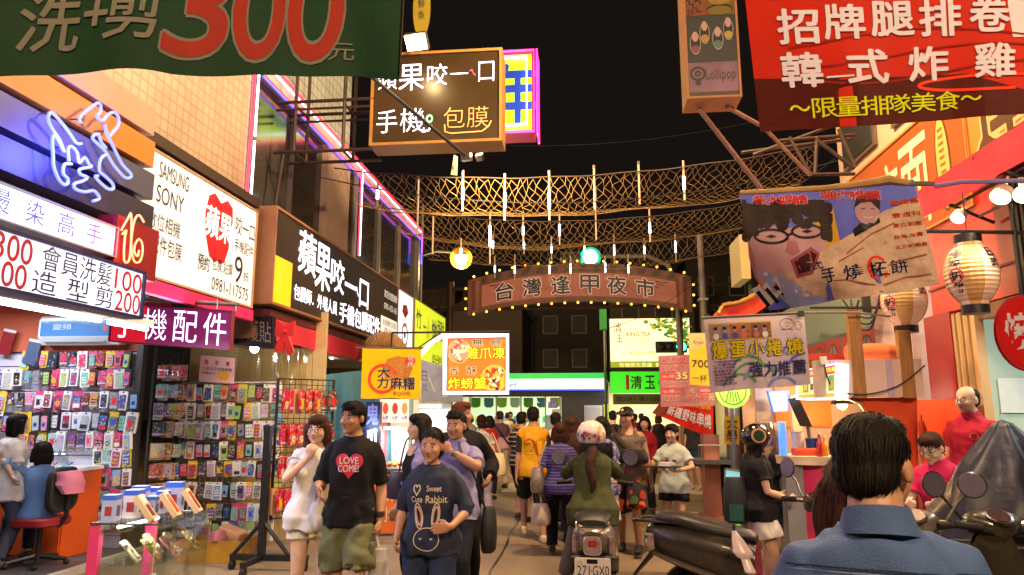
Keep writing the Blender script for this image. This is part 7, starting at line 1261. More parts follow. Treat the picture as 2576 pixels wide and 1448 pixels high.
def person(label,at,yaw,h=1.68,female=False,build=1.0,skin='#c08a68',hair=HB,style='short',head=(0,0),top=None,bottom=None,shoes='#2a2422',arms=None,stride=0.0,sit=None,vox=.0085,lean=0,group='people in the street',base=0.0,glasses=False,near=False,curl=1.0,helmet=None,name='person',hsc=1.0):
 """local frame: faces -y, x = its own left (image right when it faces the viewer), z up"""
 S=h/1.70;root=thing(name,label,'person',(at[0],at[1],base),group);W=Matrix.Translation((at[0],at[1],base))@Matrix.Rotation(yaw,4,'Z')@Matrix.Scale(S,4)
 W3=W.to_3x3();bw=build;sh=(.137 if female else.156)*(.7+.3*bw);hipw=(.098 if female else.092)*(.6+.4*bw);hz=sit['hip']if sit else.905
 LR=Matrix.Rotation(R(lean),3,'X')
 def tp(p):v=Vector(p);return Vector((0,0,hz))+LR@(v-Vector((0,0,.905)))
 chestd=(.112 if female else.118)*bw;waist=(.122 if female else.142)*bw;J={}
 TOR=[(.80,.145*bw,.105*bw,.0),(.90,(.168 if female else.162)*bw,.118*bw,.0),(1.0,waist*1.06,.1*bw,-.005),(1.08,waist*.97,.094*bw,-.006),(1.2,.152*(.4+.6*bw),chestd,-.004),(1.30,.162*(.5+.5*bw),chestd*.98,0),(1.355,.15*(.6+.4*bw),.094*(.4+.6*bw),.004),(1.395,.112,.076,.008),(1.43,.075,.062,.009),(1.47,.056,.055,.008)]
 if bw>1.15:TOR[3]=(1.08,waist*1.05,.122*bw,-.02);TOR[2]=(1.0,waist*1.1,.122*bw,-.02)
 body=MB();body.loft([ell_ring(tp((0,y,z)),rx,ry,18,2.3,LR)for z,rx,ry,y in TOR])
 if female:
  for s in(-1,1):body.ell(tp((s*.075,-.085*bw,1.235)),(.062,.05,.062))
 hs=hsc*1.0/S*(.5+.5*S);hy,hp=R(head[0]),R(head[1]);HM=Matrix.Rotation(hy,3,'Z')@Matrix.Rotation(hp,3,'X');nb=tp((0,.006,1.455));hc=nb+LR@Vector((0,-.016,-.001))+HM@Vector((0,-.014,.118))*hs
 def hpnt(p):return hc+HM@(Vector(p)*hs)
 body.tube([tp((0,.012,1.40)),nb+Vector((0,0,.02)),hpnt((0,.012,-.05))],[.066,.055 if not female else.047,.054 if not female else.047],n=14)
 def he(c,r):body.ell(hpnt(c),[q*hs for q in r],rot=HM,nu=18,nv=14)
 he((0,.012,.028),(.0765,.093,.088));he((0,-.022,-.025),(.0685 if bw<1.3 else.074,.07,.085));he((0,-.035,-.066),(.05 if bw<1.3 else.06,.05,.046));he((0,-.068,-.098),(.021,.019,.017))
 body.tube([hpnt((0,-.085,.02)),hpnt((0,-.104,-.034))],[.0085*hs,.0135*hs],n=8);he((0,-.098,-.037),(.019,.014,.011));he((0,-.083,-.0575),(.024,.014,.009))
 for s in(-1,1):he((s*.080,.010,-.01),(.010,.018,.030));he((s*.038,-.07,-.028),(.022,.016,.02))
 legs={};ft=MB()
 for s in(-1,1):
  H=Vector((s*hipw,0,hz-.02))
  if sit:A_=Vector(sit['feet'][0 if s<0 else 1]);hint=sit.get('hint',(0,-1,.4))
  else:A_=Vector((s*(hipw+.015),-stride*s*.5,.085+max(0,-(-stride*s))*.12*(1 if stride else 0)));hint=(0,-1,0)
  K,A_=ik(H,A_,.425,.405,hint);legs[s]=(H,K,A_);q=(K-H);c=(A_-K)
  body.tube([H+Vector((0,0,.04)),H+q*.15,H+q*.5,H+q*.9,K,K+c*.12,K+c*.32,K+c*.6,K+c*.9,A_,A_-Vector((0,0,.03))],[x*(.45+.55*bw)for x in(.086,.088,.074,.057,.054,.052,.056,.046,.035,.034,.036)],n=14)
  fy=.0;f=A_-Vector((0,0,.085));tgt=body if shoes is None else ft
  body.loft([ell_ring(f+Vector((0,y,z)),rx,rz,10,2.2,Matrix.Rotation(R(90),3,'X'))for y,z,rx,rz in((.055,.035,.025,.03),(.02,.045,.034,.045),(-.06,.04,.036,.036),(-.13,.025,.042,.022),(-.175,.018,.034,.013))])
  if shoes:
   ft.loft([ell_ring(f+Vector((0,y,z)),rx,rz,12,2.8,Matrix.Rotation(R(90),3,'X'))for y,z,rx,rz in((.068,.04,.03,.04),(.02,.05,.043,.052),(-.06,.045,.046,.047),(-.14,.033,.05,.034),(-.195,.025,.036,.022))])
 arms=arms or{};hands={}
 AL={}
 for s in(-1,1):
  sp=tp((s*sh,.004,1.352));a=arms.get('R' if s<0 else 'L',{});wr=Vector(a['w'])if 'w' in a else Vector((s*(sh+.05*bw+.025),-.05,.80 if not sit else hz))
  wr.x*=a.get('k',.88)
  E,Wp=ik(sp,wr,.285,.25,a.get('hint',(s*.12,.9,-.2)));AL[s]=(sp,E,Wp);q=E-sp;c=Wp-E;ab=(.6+.4*bw)*(.9 if female else 1.05)
  body.tube([tp((s*sh*.5,.004,1.36)),sp+Vector((-s*.012,0,-.006)),sp+q*.2,sp+q*.55,sp+q*.93,E,E+c*.12,E+c*.3,E+c*.7,Wp],[r_*ab for r_ in(.046,.053,.052,.046,.039,.037,.039,.040,.030,.0255)],n=12)
  d=c.normalized()if 'hd' not in a else Vector(a['hd']).normalized();up=Vector(a.get('palm',(-s,0,0)));up=(up-d*up.dot(d)).normalized();side=d.cross(up)*(1 if s<0 else-1)
  g=a.get('grip',.35);rad=.0082 if female else.0094;pc=Wp+d*.045
  body.tube([Wp-d*.02,Wp+d*.02],[.023*ab,.024],n=10);body.ell(pc,(.040,.046,.0155),rot=Matrix((side,d,up)).transposed(),nu=14,nv=8)
  for i,(off,ln)in enumerate(((.030,.068),(.010,.076),(-.011,.072),(-.030,.057))):
   b0=Wp+d*.078+side*off;d1=(d*math.cos(g)+up*math.sin(g)+side*off*1.6).normalized();d2=(d*math.cos(g*2.4)+up*math.sin(g*2.4)).normalized();d3=(d*math.cos(g*3.4)+up*math.sin(g*3.4)).normalized();p1=b0+d1*ln*.45;p2=p1+d2*ln*.32;body.tube([b0-d*.03,b0,p1,p2,p2+d3*ln*.24],[rad*1.1,rad*1.08,rad,rad*.92,rad*.75],n=8)
  t0=Wp+d*.025+side*.03;body.tube([t0-side*.012,t0+side*.016+d*.022+up*.008,t0+side*.022+d*.046+up*.018,t0+side*.018+d*.066+up*.026],[rad*1.45,rad*1.3,rad*1.1,rad*.85],n=8);hands[s]=(pc+d*.04,d,up)
 body.v=[tuple(v)for v in body.v]
 me,A=remesh(body,vox/S if not near else.0062,2)
 Hinv=np.array(HM.transposed());q=(A-np.array(hc))@Hinv.T/hs
 def g_(x,y,z,r):return np.exp(-((np.abs(q[:,0])-x)**2+(q[:,1]-y)**2+(q[:,2]-z)**2)/r**2)
 fy_=(q[:,1]<-.02)
 dy=.0085*g_(.030,-.086,.004,.0155)*fy_-.004*g_(.03,-.09,.026,.016)+.003*g_(.02,-.09,-.0575,.008)-.0035*g_(.0,-.09,-.068,.012)+.004*g_(0,-.09,-.0615,.006)
 dq=np.zeros_like(q);dq[:,1]=dy*hs;A=A+dq@np.array(HM).T
 inh=(q[:,2]>-.13)&(np.linalg.norm(q,axis=1)<.16)
 hcv=np.where(inh[:,None],np.stack([q[:,0]/.083,-q[:,1]/.083,(q[:,2]+.004)/.115],1),np.array([0,-9,0]))
 Wn=np.array(W)[:3,:3];loc=np.array(WL[root.name]);Wt=np.array(W)[:3,3]-loc
 def put(me,A,name,m,parent=root):
  setco(me,A@Wn.T+Wt);me.materials.clear();me.materials.append(m);o=bpy.data.objects.new(name,me);COL.objects.link(o);o.parent=parent;WL[o.name]=Vector(loc);return o
 at_=me.attributes.new('hc','FLOAT_VECTOR','POINT');at_.data.foreach_set('vector',hcv.astype(np.float32).ravel())
 bo=put(me,A,'body',SKIN);bo.color=(*lin(skin),1);out={'root':root,'W':W,'hpnt':hpnt,'hands':hands,'tp':tp,'legs':legs,'arms':AL,'put':put,'S':S,'HM':HM,'hs':hs,'hc':hc}
 under=[BVHTree.FromPolygons([Vector(v)for v in A],[tuple(p.vertices)for p in me.polygons])]if vox<.014 else[]
 def cloth_part(mb,name,m,amp=.004,v=None,seed=None,it=3):
  c_,B=remesh(mb,v or(vox*1.15/S),it);B=folds(B,normals(c_),seed if seed is not None else int(abs(at[0]*71+at[1]*13))+len(name),amp)
  for i_,T in enumerate(under):
   mg=.007 if i_==0 else.009
   for k in range(len(B)):
    v_=Vector(B[k]);l_,n_,_,d_=T.find_nearest(v_,.06 if i_==0 else.018)
    if l_ is not None:
     sd=(v_-l_).dot(n_)
     if sd<mg:
      if abs(n_.z)>.45 and i_:n_=Vector((v_.x,v_.y,0)).normalized();sd=max(sd,-.012)
      B[k]=v_+n_*(mg-sd)
  if vox<.014:under.append(BVHTree.FromPolygons([Vector(v)for v in B],[tuple(p.vertices)for p in c_.polygons]))
  return put(c_,B,name,m)
 out['cloth_part']=cloth_part
 if bottom:
  mb=MB();e=bottom.get('ease',.012)*.7;hem=bottom.get('hem',0)
  mb.loft([ell_ring(tp((0,y,z)),rx+e,ry+e,18,2.3,LR)for z,rx,ry,y in TOR[:3]])
  if bottom.get('skirt'):
   mb.loft([ell_ring(tp((0,0,.95)),.16*bw,.12*bw,18),ell_ring((0,0,hz-.2),.2*bw,.16*bw,18),ell_ring((0,0,hz-.42),.23*bw,.19*bw,18)])
  else:
   fl=bottom.get('flare',.015)
   for s in(-1,1):
    H,K,A_=legs[s];pts=[H+Vector((0,0,.05))];rr=[.088*(.45+.55*bw)+e];L_=[(H,K,0),(K,A_,1)]
    for a_,b_,i0 in L_:
     for f in(.15,.5,.85,1.0):
      if i0+f<=hem+1e-6:
       base_=[.088,.082,.066,.058][(.15,.5,.85,1.0).index(f)]if i0==0 else[.056,.053,.043,.04][(.15,.5,.85,1.0).index(f)]
       pts.append(a_+(b_-a_)*f);rr.append(base_*(.45+.55*bw)+e+fl*((i0+f)/max(hem,.5)))
    if pts[-1]==pts[0]or hem%1 not in(0,):
     i0=int(hem);a_,b_,_=L_[min(1,i0)];f=hem-i0;pts.append(a_+(b_-a_)*f);rr.append((.075 if i0==0 else.045)*(.45+.55*bw)+e+fl)
    mb.tube(pts,rr,n=16)
  o=cloth_part(mb,bottom['name'],bottom['m'],bottom.get('amp',.004))
 if top:
  mb=MB();e=top.get('ease',.016);hz_=top.get('hem',.88);fl=top.get('flare',.01)+.014
  rings=[];zs=[hz_]+[z for z,*_ in TOR if hz_+.03<z<(1.31 if top.get('tank')else 1.425)]+([1.33]if top.get('tank')else[1.425])
  for z in zs:
   for(z0,a0,b0,y0),(z1,a1,b1,y1)in zip(TOR[:-1],TOR[1:]):
    if z0<=z<=z1:f=(z-z0)/(z1-z0);a_,b_,y_=a0+(a1-a0)*f,b0+(b1-b0)*f,y0+(y1-y0)*f;break
   else:a_,b_,y_=TOR[0][1:4]
   k=max(0,min(1,(1.2-z)/.35));rings.append(ell_ring(tp((0,y_,z)),max(a_,(.147 if not female else.135)*bw*k)+e+fl*k,b_+e+fl*k+(.006 if female else 0),20,2.4,LR))
  mb.loft(rings)
  if female:
   for s in(-1,1):mb.ell(tp((s*.074,-.085*bw,1.235)),(.066+e*.6,.052+e*.7,.066+e*.5))
  sl=top.get('sleeve',.62)
  if not top.get('tank'):
   for s in(-1,1):
    sp,E,Wp=AL[s];q=E-sp;pts=[tp((s*sh*.45,.006,1.362)),sp+Vector((-s*.012,0,.0))];ab=(.6+.4*bw)*(.92 if female else 1.05);rr=[.042+e*.4,.050*ab+e*.45]
    for f in(.25,.5,.75,1.0):
     if f<=sl+.01:pts.append(sp+q*f);rr.append([.052,.048,.043,.040][int(f*4)-1]*ab+e*(.45+.6*f))
    if sl>1:
     c=Wp-E
     for f in(.2,.5,.8,1):
      if 1+f<=sl+.01:pts.append(E+c*f);rr.append([.042,.040,.034,.032][(.2,.5,.8,1).index(f)]*ab+e)
    elif sl%.25>.02:pts.append(sp+q*sl);rr.append(.047*ab+e*1.5)
    mb.tube(pts,rr,n=14)
  else:
   for s in(-1,1):mb.tube([tp((s*.10,-.09*bw,1.27)),tp((s*.098,-.055,1.40)),tp((s*.095,.0,1.432)),tp((s*.1,.065,1.38)),tp((s*.11,.085,1.28))],[.035,.028,.026,.028,.035],n=10)
  if top.get('collar'):mb.lathe(tp((0,.01,1.425)),[(.085,-.01),(.08,.035),(.074,.04)],n=16)
  o=cloth_part(mb,top['name'],top['m'],top.get('amp',.005));out['top']=o
 if shoes and vox<.02:c_,B=remesh(ft,.009,2);put(c_,B,'shoes',paint(shoes,.55))
 if style and not helmet:
  hb=MB();k=hs
  def hE(c,r):hb.ell(hpnt(c),[x*k for x in r],rot=HM,nu=20,nv=14)
  if style=='short':hE((0,.018,.040),(.084,.096,.084));hE((0,.045,-.01),(.074,.066,.07));hE((0,-.028,.082),(.062,.058,.040));hE((0,-.055,.078),(.05,.03,.022))
  elif style=='bald':hE((0,.036,.03),(.083,.078,.076));hE((0,.045,-.01),(.078,.06,.06))
  elif style=='spiky':hE((0,.020,.045),(.082,.09,.085));hE((0,.045,-.01),(.074,.066,.07));hE((0,-.03,.095),(.06,.06,.042));[hE((x,-.075+.02*abs(x)/.05,.075),(.02,.03,.018))for x in(-.045,-.02,.01,.035)]
  else:
   hE((0,.018,.036),(.086,.098,.090))if style!='bun' else hE((0,.021,.050),(.083,.095,.086))
   if style!='bun':hE((0,-.035,.075),(.066,.058,.046))
   ln={'bob':.17,'pony':.05,'bun':.04,'long':.42,'longer':.56}[style]
   if style in('bob','long','longer'):
    for s in(-1,1):
     p=[hpnt((s*.066,.0,.04)),hpnt((s*.083,.006,-.03)),hpnt((s*.082,.01,-.10))];
     if ln>.2:p+=[tp((s*.095,-.02 if style=='longer' else.03,1.40)),tp((s*.105,-.075 if style=='longer' else.06,1.40-(ln-.2))),tp((s*.09,-.09 if style=='longer' else.07,1.36-(ln-.2)-.06))]
     hb.tube(smooth_path(p,3),[.034*k if i<10 else.03*k for i in range(len(smooth_path(p,3)))],n=10)
    p=[(0,.06,.02),(0,.085,-.05),(0,.075,-.12)];hb.loft([ell_ring(hpnt((0,.04,.02)),.085*k,.06*k,16),ell_ring(hpnt((0,.05,-.05)),.09*k,.055*k,16),ell_ring(hpnt((0,.045,-.11)),.088*k,.05*k,16)]+([ell_ring(tp((0,.075,1.38)),.115,.045,16),ell_ring(tp((0,.10,1.30)),.12,.04,16),ell_ring(tp((0,.105,1.40-ln+.1)),.1,.032,16),ell_ring(tp((0,.10,1.40-ln)),.055,.02,16)]if ln>.2 else[ell_ring(hpnt((0,.04,-.15)),.075*k,.04*k,16)]))
   else:hE((0,.05,-.02),(.074,.062,.075))
   if style=='pony':hb.tube(smooth_path([hpnt((0,.09,.02)),hpnt((0,.13,-.02)),hpnt((0,.12,-.10)),hpnt((0,.10,-.2))],3),[.022*k,.028*k,.03*k,.032*k,.032*k,.03*k,.026*k,.02*k,.014*k,.01*k],n=10)
   if style=='bun':hE((0,.10,.05),(.04,.035,.04))
  c_,B=remesh(hb,(.0075 if vox<.012 else vox*.8)/S,2);nn=normals(c_);rn=np.random.RandomState(3);qq=(B-np.array(hc))@Hinv.T
  ang=np.arctan2(qq[:,0],qq[:,1]+1e-6);B=B+nn*((.0022*np.sin(ang*34+qq[:,2]*30)+.0018*np.sin(ang*61+qq[:,2]*17))*curl)[:,None];ho=put(c_,B,'hair',hair);out['hair']=ho
  if near or vox<.01:
   W_=np.array(W)[:3,:3];st=MB();rs=random.Random(5);idx=[i for i in range(len(B))];nl=7000 if near else 320
   up=np.array(HM@Vector((0,0,1)))
   for i in(rs.choice(idx)for _ in range(nl)):
    if style=='bun' and qq[i][1]<.0:continue
    p=Vector(B[i]);n_=Vector(nn[i]);ql=qq[i]
    if style in('short','spiky','bald'):dr=Vector((n_.x,n_.y,n_.z))*.35+HM@Vector((ql[0]*2,(.5 if ql[1]>-.03 else-.6),-.8 if ql[2]<.07 else-.1));ln=rs.uniform(.014,.034)
    else:dr=Vector((0,0,-1))+n_*.18+Vector((rs.uniform(-.15,.15),rs.uniform(-.15,.15),0));ln=rs.uniform(.03,.08)
    dr=dr-n_*dr.dot(n_)*(.97 if near else.6);dr.normalize();sd=dr.cross(n_);sd=sd.normalized()*(.0011 if near else.0018)if sd.length>1e-4 else Vector((.001,0,0));p=p-n_*.002;m1=p+dr*ln*.6+n_*.0035;e_=p+dr*ln+n_*(.003 if style=='short' else.002)
    st.add([p-sd,p+sd,m1+sd*.8,m1-sd*.8,e_],[(0,1,2,3),(3,2,4)],hair)
   st.v=[tuple(Vector(v))for v in st.v];sm=st.mesh('hair_lock');a=np.array([v for v in st.v]);put(sm,a,'hair_lock',hair,ho)
 if glasses:
  gb=MB()
  for s in(-1,1):
   gb.tube([W@hpnt((s*.033+.026*math.cos(R(d)),-.098,.002+.019*math.sin(R(d))))for d in range(0,360,24)],.0022*S,BLACK,5,closed=True);gb.tube([W@hpnt((s*.059,-.096,.006)),W@hpnt((s*.078,-.02,.006)),W@hpnt((s*.079,.01,.0))],.0018*S,BLACK,5)
  gb.tube([W@hpnt((-.008,-.101,.005)),W@hpnt((.008,-.101,.005))],.0018*S,BLACK,5);gb.build('glasses',root)
 return out
def bvh_of(o):me=o.data;l=Vector(WL[o.name]);return BVHTree.FromPolygons([v.co+l for v in me.vertices],[tuple(p.vertices)for p in me.polygons])
def decal(P,o,z,wd,hgt,texts=(),deco=None,back=False,name='shirt_print',xo=0,cut=4):
 """printed motif pressed onto a garment: local height z, size wd x hgt (metres)"""
 W=P['W'];T=bvh_of(o);s=1 if back else-1;S=P['S'];rgt=(W.to_3x3()@Vector((-s*-1.0,0,0))).normalized()if back else(W.to_3x3()@Vector((1,0,0))).normalized()
 if back:rgt=-(W.to_3x3()@Vector((1,0,0))).normalized()
 out=(W.to_3x3()@Vector((0,s,0))).normalized();c=W@P['tp']((xo,0,z));up=Vector((0,0,1))
 def fn(u,v,o_=0):
  p=c+rgt*(u-.5)*wd+up*(v-.5)*hgt+out*.6;hit=T.ray_cast(p,-out,1.2)
  return(hit[0]+out*(o_+.001))if hit[0]is not None else p-out*.45
 fn.w,fn.h=wd,hgt;tb=MB()
 if deco:deco(tb,fn)
 for t in texts:do_text(tb,fn,t,cut)
 ob=tb.build(name,o,smooth=None,loc=WL[o.name]);ob.location=(0,0,0);return ob
def V_at(px,Y):return((PY(px,1037,Y)).x,Y)
def bag(name,label,c,w_,h_,d_,m,strap=None,sm=None,cat='bag',seed=0,bump=.012):
 t=thing(name,label,cat,c);c=Vector(c);b=MB();rn=random.Random(seed)
 rings=[ell_ring(c+Vector((0,0,-h_+h_*f)),w_*k/2,d_*k/2,18,2.8)for f,k in((0,.8),(.06,.98),(.35,1.05),(.7,.95),(.93,.8),(1,.74))];rings=[[p+Vector((rn.uniform(-bump,bump)*.4,rn.uniform(-bump,bump)*.4,0))for p in r_]for r_ in rings];b.loft(rings,m);b.build('bag_body',t,smooth=60)
 if strap:b=MB();b.tube(smooth_path(strap,4),.009,sm or m,6);b.build('strap',t)
 return t
 # the people
BLKT=fabric('black','#17161b');WHT=fabric('white','#d6d0cc');DEN=fabric('denim','#24304c',var=.3,scale=7);CRM=fabric('cream','#d8c8a0');SK1,SK2,SK3='#b98f76','#ad8068','#c8a088'
def inhand(P,s,d=.0):c,dd,up=P['hands'][s];return P['W']@(c+up*.012)
P=person('man in a black heart print t-shirt and olive cargo shorts holding a drink bag',V_at(893,5.25),R(6),1.74,build=.96,skin=SK2,hair=HB,head=(-28,2),near=True,top=dict(name='t_shirt',m=BLKT,sleeve=.86,hem=.82,ease=.016,flare=.006,amp=.008),bottom=dict(name='cargo_shorts',m=mat('fabric_cargo','#5a5a3c',.85,var=.35,scale=7,bump=.35,bscale=200),hem=.85,ease=.02,flare=.03,amp=.009),arms=dict(R=dict(w=(-.215,-.21,1.12),hint=(-.2,.9,-.3),hd=(.25,-.5,-.8),palm=(.9,.2,.2),grip=.3),L=dict(w=(.245,-.05,.86),grip=.75)),stride=.22)
def heart(tb,f):
 pts=[(.5+.5*(16*math.sin(t)**3)/17,.56+.5*(13*math.cos(t)-5*math.cos(2*t)-2*math.cos(3*t)-math.cos(4*t))/17)for t in[6.2832*i/40 for i in range(40)]];cpoly(tb,f,pts,mat('print_heart','#c83a58',.7,var=.4,scale=90),.003,7)
decal(P,P['top'],1.235,.215,.215,[('LOVE',(.18,.58,.82,.80),WHT,.03),('COME!',(.14,.32,.84,.54),WHT,.03)],heart)
for s in(-1,1):
 H,K,A_=P['legs'][s];b=MB();c=P['W']@(H.lerp(K,.62)+Vector((s*.092,.0,0)));b.rbox(c,(.03,.13,.16),.02,MATS['fabric_cargo'],axis='x',rz=R(6));b.build('cargo_pocket',P['root'])
sp,E,Wp=P['arms'][1];b=MB();q=[P['W']@(Wp+Vector((0,0,.03+.012*k)))for k in range(3)];[b.lathe(p,[(.033,-.005),(.035,0),(.033,.005)],paint('#2a1c16',.6),14)for p in q];b.build('bracelet',P['root'])
PLB=mat('plastic_bag','#cfc8d4',.25,alpha=.62,bump=.5,bscale=30);c=inhand(P,1)+Vector((.0,-.01,-.05));bag('drink_bag','clear plastic bag with a pale cup held by the man in the heart shirt',c+Vector((.02,0,-.06)),.14,.26,.1,PLB,[c+Vector((-.01,0,.04)),c+Vector((0,0,0)),c+Vector((.02,0,-.06))],PLB,seed=4)
b=MB();b.lathe(c+Vector((.03,-.0,-.31)),[(.035,0),(.047,.17),(.049,.175)],paint('#e0dcd0',.4),18);b.build('cup',bpy.data.objects['drink_bag'])
P=person('woman with glasses and long brown hair in a loose white top and white shorts',V_at(803,5.58),R(16),1.63,True,.98,SK3,HBR,'longer',head=(-14,0),glasses=True,top=dict(name='white_top',m=fabric('sheer_white','#d4cfd2',rough=.7),sleeve=.3,hem=.80,ease=.035,flare=.05,amp=.012),bottom=dict(name='shorts',m=WHT,hem=.42,ease=.012,flare=.03),stride=.12,arms=dict(R=dict(w=(-.06,-.175,1.36),hint=(-.8,-.1,-.8),hd=(.35,-.1,.9),palm=(.3,1,.1),grip=.7),L=dict(w=(.17,-.2,1.13),hint=(.5,.8,-.4),hd=(.75,-.6,-.2),palm=(0,.3,-1),grip=.5)))
W=P['W'];fn=cloth(W@Vector((-.02,-.19,.76)),W@Vector((.12,-.19,.74)),W@Vector((.10,-.16,1.3)),W@Vector((.04,-.165,1.3)),.015,1.5,3);b=MB();b.grid(lambda u,v:fn(u,v),12,16,CRM);b.grid(lambda u,v:fn(u,v,-.006),12,16,CRM);b.build('cream_drape',P['root'],smooth=70)
RBT=fabric('slate_blue','#2a3048',var=.18)
P=person('stout woman in a slate blue rabbit print t-shirt with one hand on her belly',V_at(1090,4.95),R(2),1.53,True,1.13,SK2,HB,'bun',head=(-6,3),near=True,top=dict(name='t_shirt',m=RBT,sleeve=1.0,hem=.80,ease=.026,flare=.01,amp=.008),bottom=dict(name='jeans',m=DEN,hem=1.98,ease=.016,flare=.02,amp=.006),stride=.2,arms=dict(R=dict(w=(-.27,-.10,.92),hint=(-.2,.9,0),grip=.5),L=dict(w=(.215,-.25,1.02),hint=(.7,.6,-.3),hd=(-.95,-.15,-.12),palm=(0,1,0),grip=.12)))
CP=fabric('print_cream','#c8bca8');PKP=fabric('print_pinkish','#c09a98')
def rabbit(tb,f):
 h=lambda cx,cy,r:[(cx+r*.9*(16*math.sin(t)**3)/17,cy+r*(13*math.cos(t)-5*math.cos(2*t)-2*math.cos(3*t)-math.cos(4*t))/17)for t in[6.2832*i/30 for i in range(31)]]
 stroke(tb,f,h(.25,.885,.085),.017,CP,.004)
 for cx,tilt in((.30,.16),(.68,-.16)):
  for k,m,w_ in((1,CP,.014),(.72,PKP,.03)):stroke(tb,f,[(cx+(.085*k)*math.cos(t)+tilt*(-.18*math.sin(t)),.52+.175*k*math.sin(t))for t in[6.2832*i/30 for i in range(31)]],w_,m,.004)
 stroke(tb,f,[(.49+.28*math.cos(t),.20+.155*math.sin(t))for t in[6.2832*i/36 for i in range(37)]],.012,CP,.004)
 for x in(.36,.6):stroke(tb,f,[(x-.03,.22),(x,.2),(x+.03,.22)],.016,CP,.004)
decal(P,P['top'],1.07,.30,.46,[('Sweet',(.47,.86,.80,.94),CP,.03),('Cute',(.13,.71,.38,.79),CP,.03),('Rabbit',(.46,.70,.92,.80),CP,.03)],rabbit)
LAV=fabric('lavender','#8a86b8')
P=person('woman with long black hair in an open lavender shirt over a black top looking left',V_at(1062,6.3),R(-42),1.64,True,.96,SK3,HB,'long',head=(-20,0),top=dict(name='shirt',m=LAV,sleeve=1.2,hem=.80,ease=.022,flare=.02,amp=.007),bottom=dict(name='trousers',m=BLKT,hem=1.9,ease=.006,flare=.008),stride=.25,arms=dict(R=dict(w=(-.27,-.1,.85),grip=.4)))
decal(P,P['top'],1.12,.15,.42,[],lambda tb,f:crect(tb,f,(0,0,1,1),BLKT,.006,8,14),name='black_top');decal(P,P['top'],1.36,.14,.09,[],lambda tb,f:cpoly(tb,f,[(0,1),(1,1),(.75,.1),(.25,.1)],paint('#c89878',.5),.008,4),name='neckline')
PUR=mat('purse_plum','#2c2438',.4,var=.1,bump=.15,bscale=150);c=P['W']@Vector((-.29,.0,1.16));bag('purse','dark plum leather purse on the arm of the lavender shirt woman',c,.3,.24,.12,PUR,[P['W']@Vector((-.36,.0,1.14)),P['W']@Vector((-.20,-.03,1.45)),P['W']@Vector((-.19,.08,1.43)),P['W']@Vector((-.24,.05,1.14))],PUR)
P=person('man in a lavender shirt raising his watch hand to his chin',V_at(1150,5.95),R(-4),1.66,build=1.0,skin=SK2,hair=HB,style='spiky',head=(-10,0),top=dict(name='shirt',m=LAV,sleeve=.8,hem=.82,ease=.018,collar=True),bottom=dict(name='dark_jeans',m=fabric('dark_jeans','#1c2030'),hem=1.95,ease=.01,flare=.01),stride=.25,arms=dict(L=dict(w=(.02,-.235,1.37),hint=(.9,-.2,-.5),hd=(-.85,.1,.4),palm=(0,1,0),grip=.7),R=dict(w=(-.24,-.14,.95))))
sp,E,Wp=P['arms'][1];d=(Wp-E).normalized();b=MB();b.lathe(P['W']@(Wp-d*.02),[(.031,-.012),(.032,.012)],BLACK,14,P['W'].to_3x3()@d);b.ell(P['W']@(Wp-d*.02+Vector((0,-.03,0))),(.02,.008,.02),STEEL,nu=10,nv=6);b.build('watch',P['root'])
c=P['W']@Vector((-.10,-.27,1.27));bag('snack_bag','clear snack bag with a red flower print in front of the lavender shirt man',c,.16,.17,.07,PLB,seed=9);b=MB();[b.ell(c+Vector((.03*math.cos(k*1.26),-.045,-.09+.03*math.sin(k*1.26))),(.02,.006,.02),paint('#d84878',.5),nu=8,nv=6)for k in range(5)];b.build('flower_print',bpy.data.objects['snack_bag'])
c=P['W']@Vector((.27,.05,.90));bag('shoulder_bag','black shoulder bag with a long strap on the lavender shirt man',c,.12,.34,.26,paint('#16151a',.6),[P['W']@Vector((.26,-.04,.9)),P['W']@Vector((.2,-.15,1.15)),P['W']@Vector((.08,-.15,1.36)),P['W']@Vector((.02,.0,1.47))],BLACK,seed=3)
person('tall man with brown hair in a black jacket just behind the lavender shirt man',V_at(1160,7.0),R(12),1.76,build=1.08,skin=SK2,hair=HR,head=(60,0),top=dict(name='jacket',m=BLKT,sleeve=2.0,hem=.76,ease=.03),bottom=dict(name='trousers',m=BLKT,hem=1.95,ease=.014),stride=.2,arms=dict(L=dict(w=(.30,-.18,1.02),hint=(.4,1,-.2),hd=(-.2,-.5,-.7),grip=.5)))
P=person('woman in a white top with a cream tote bag and flip flops walking away',V_at(1212,11.0),R(195),1.6,True,.9,SK3,HBR,'bun',top=dict(name='top',m=WHT,sleeve=.45,hem=.88),bottom=dict(name='leggings',m=fabric('leggings','#8a8090'),hem=1.9,ease=.004),shoes='#8a3020',stride=.3,vox=.012,arms=dict(R=dict(w=(-.2,-.2,1.1))))
c=P['W']@Vector((-.24,.05,1.1));bag('tote_bag','cream tote bag on the shoulder of the woman in the white top',c,.28,.34,.1,CRM,[c+Vector((-.06,0,0)),P['W']@Vector((-.17,0,1.42)),c+Vector((.06,0,0))],CRM)
person('person in a bright red shirt with short dark hair near the store',V_at(1231,14),R(170),1.58,True,1,SK2,HB,'bob',top=dict(name='shirt',m=fabric('red','#a81c24'),sleeve=.5,hem=.86),bottom=dict(name='trousers',m=BLKT,hem=1.9),vox=.016,stride=.2)
P=person('man in a pink and mauve polo with a bag strap across his back',V_at(1258,16),R(205),1.68,build=1.1,skin=SK2,hair=HBR,top=dict(name='polo',m=stripes('two_tone','#5a3a58','#b890a8',4,.275),sleeve=.55,hem=.85),bottom=dict(name='trousers',m=fabric('beige','#b0a490'),hem=1.95),vox=.014,stride=.15)
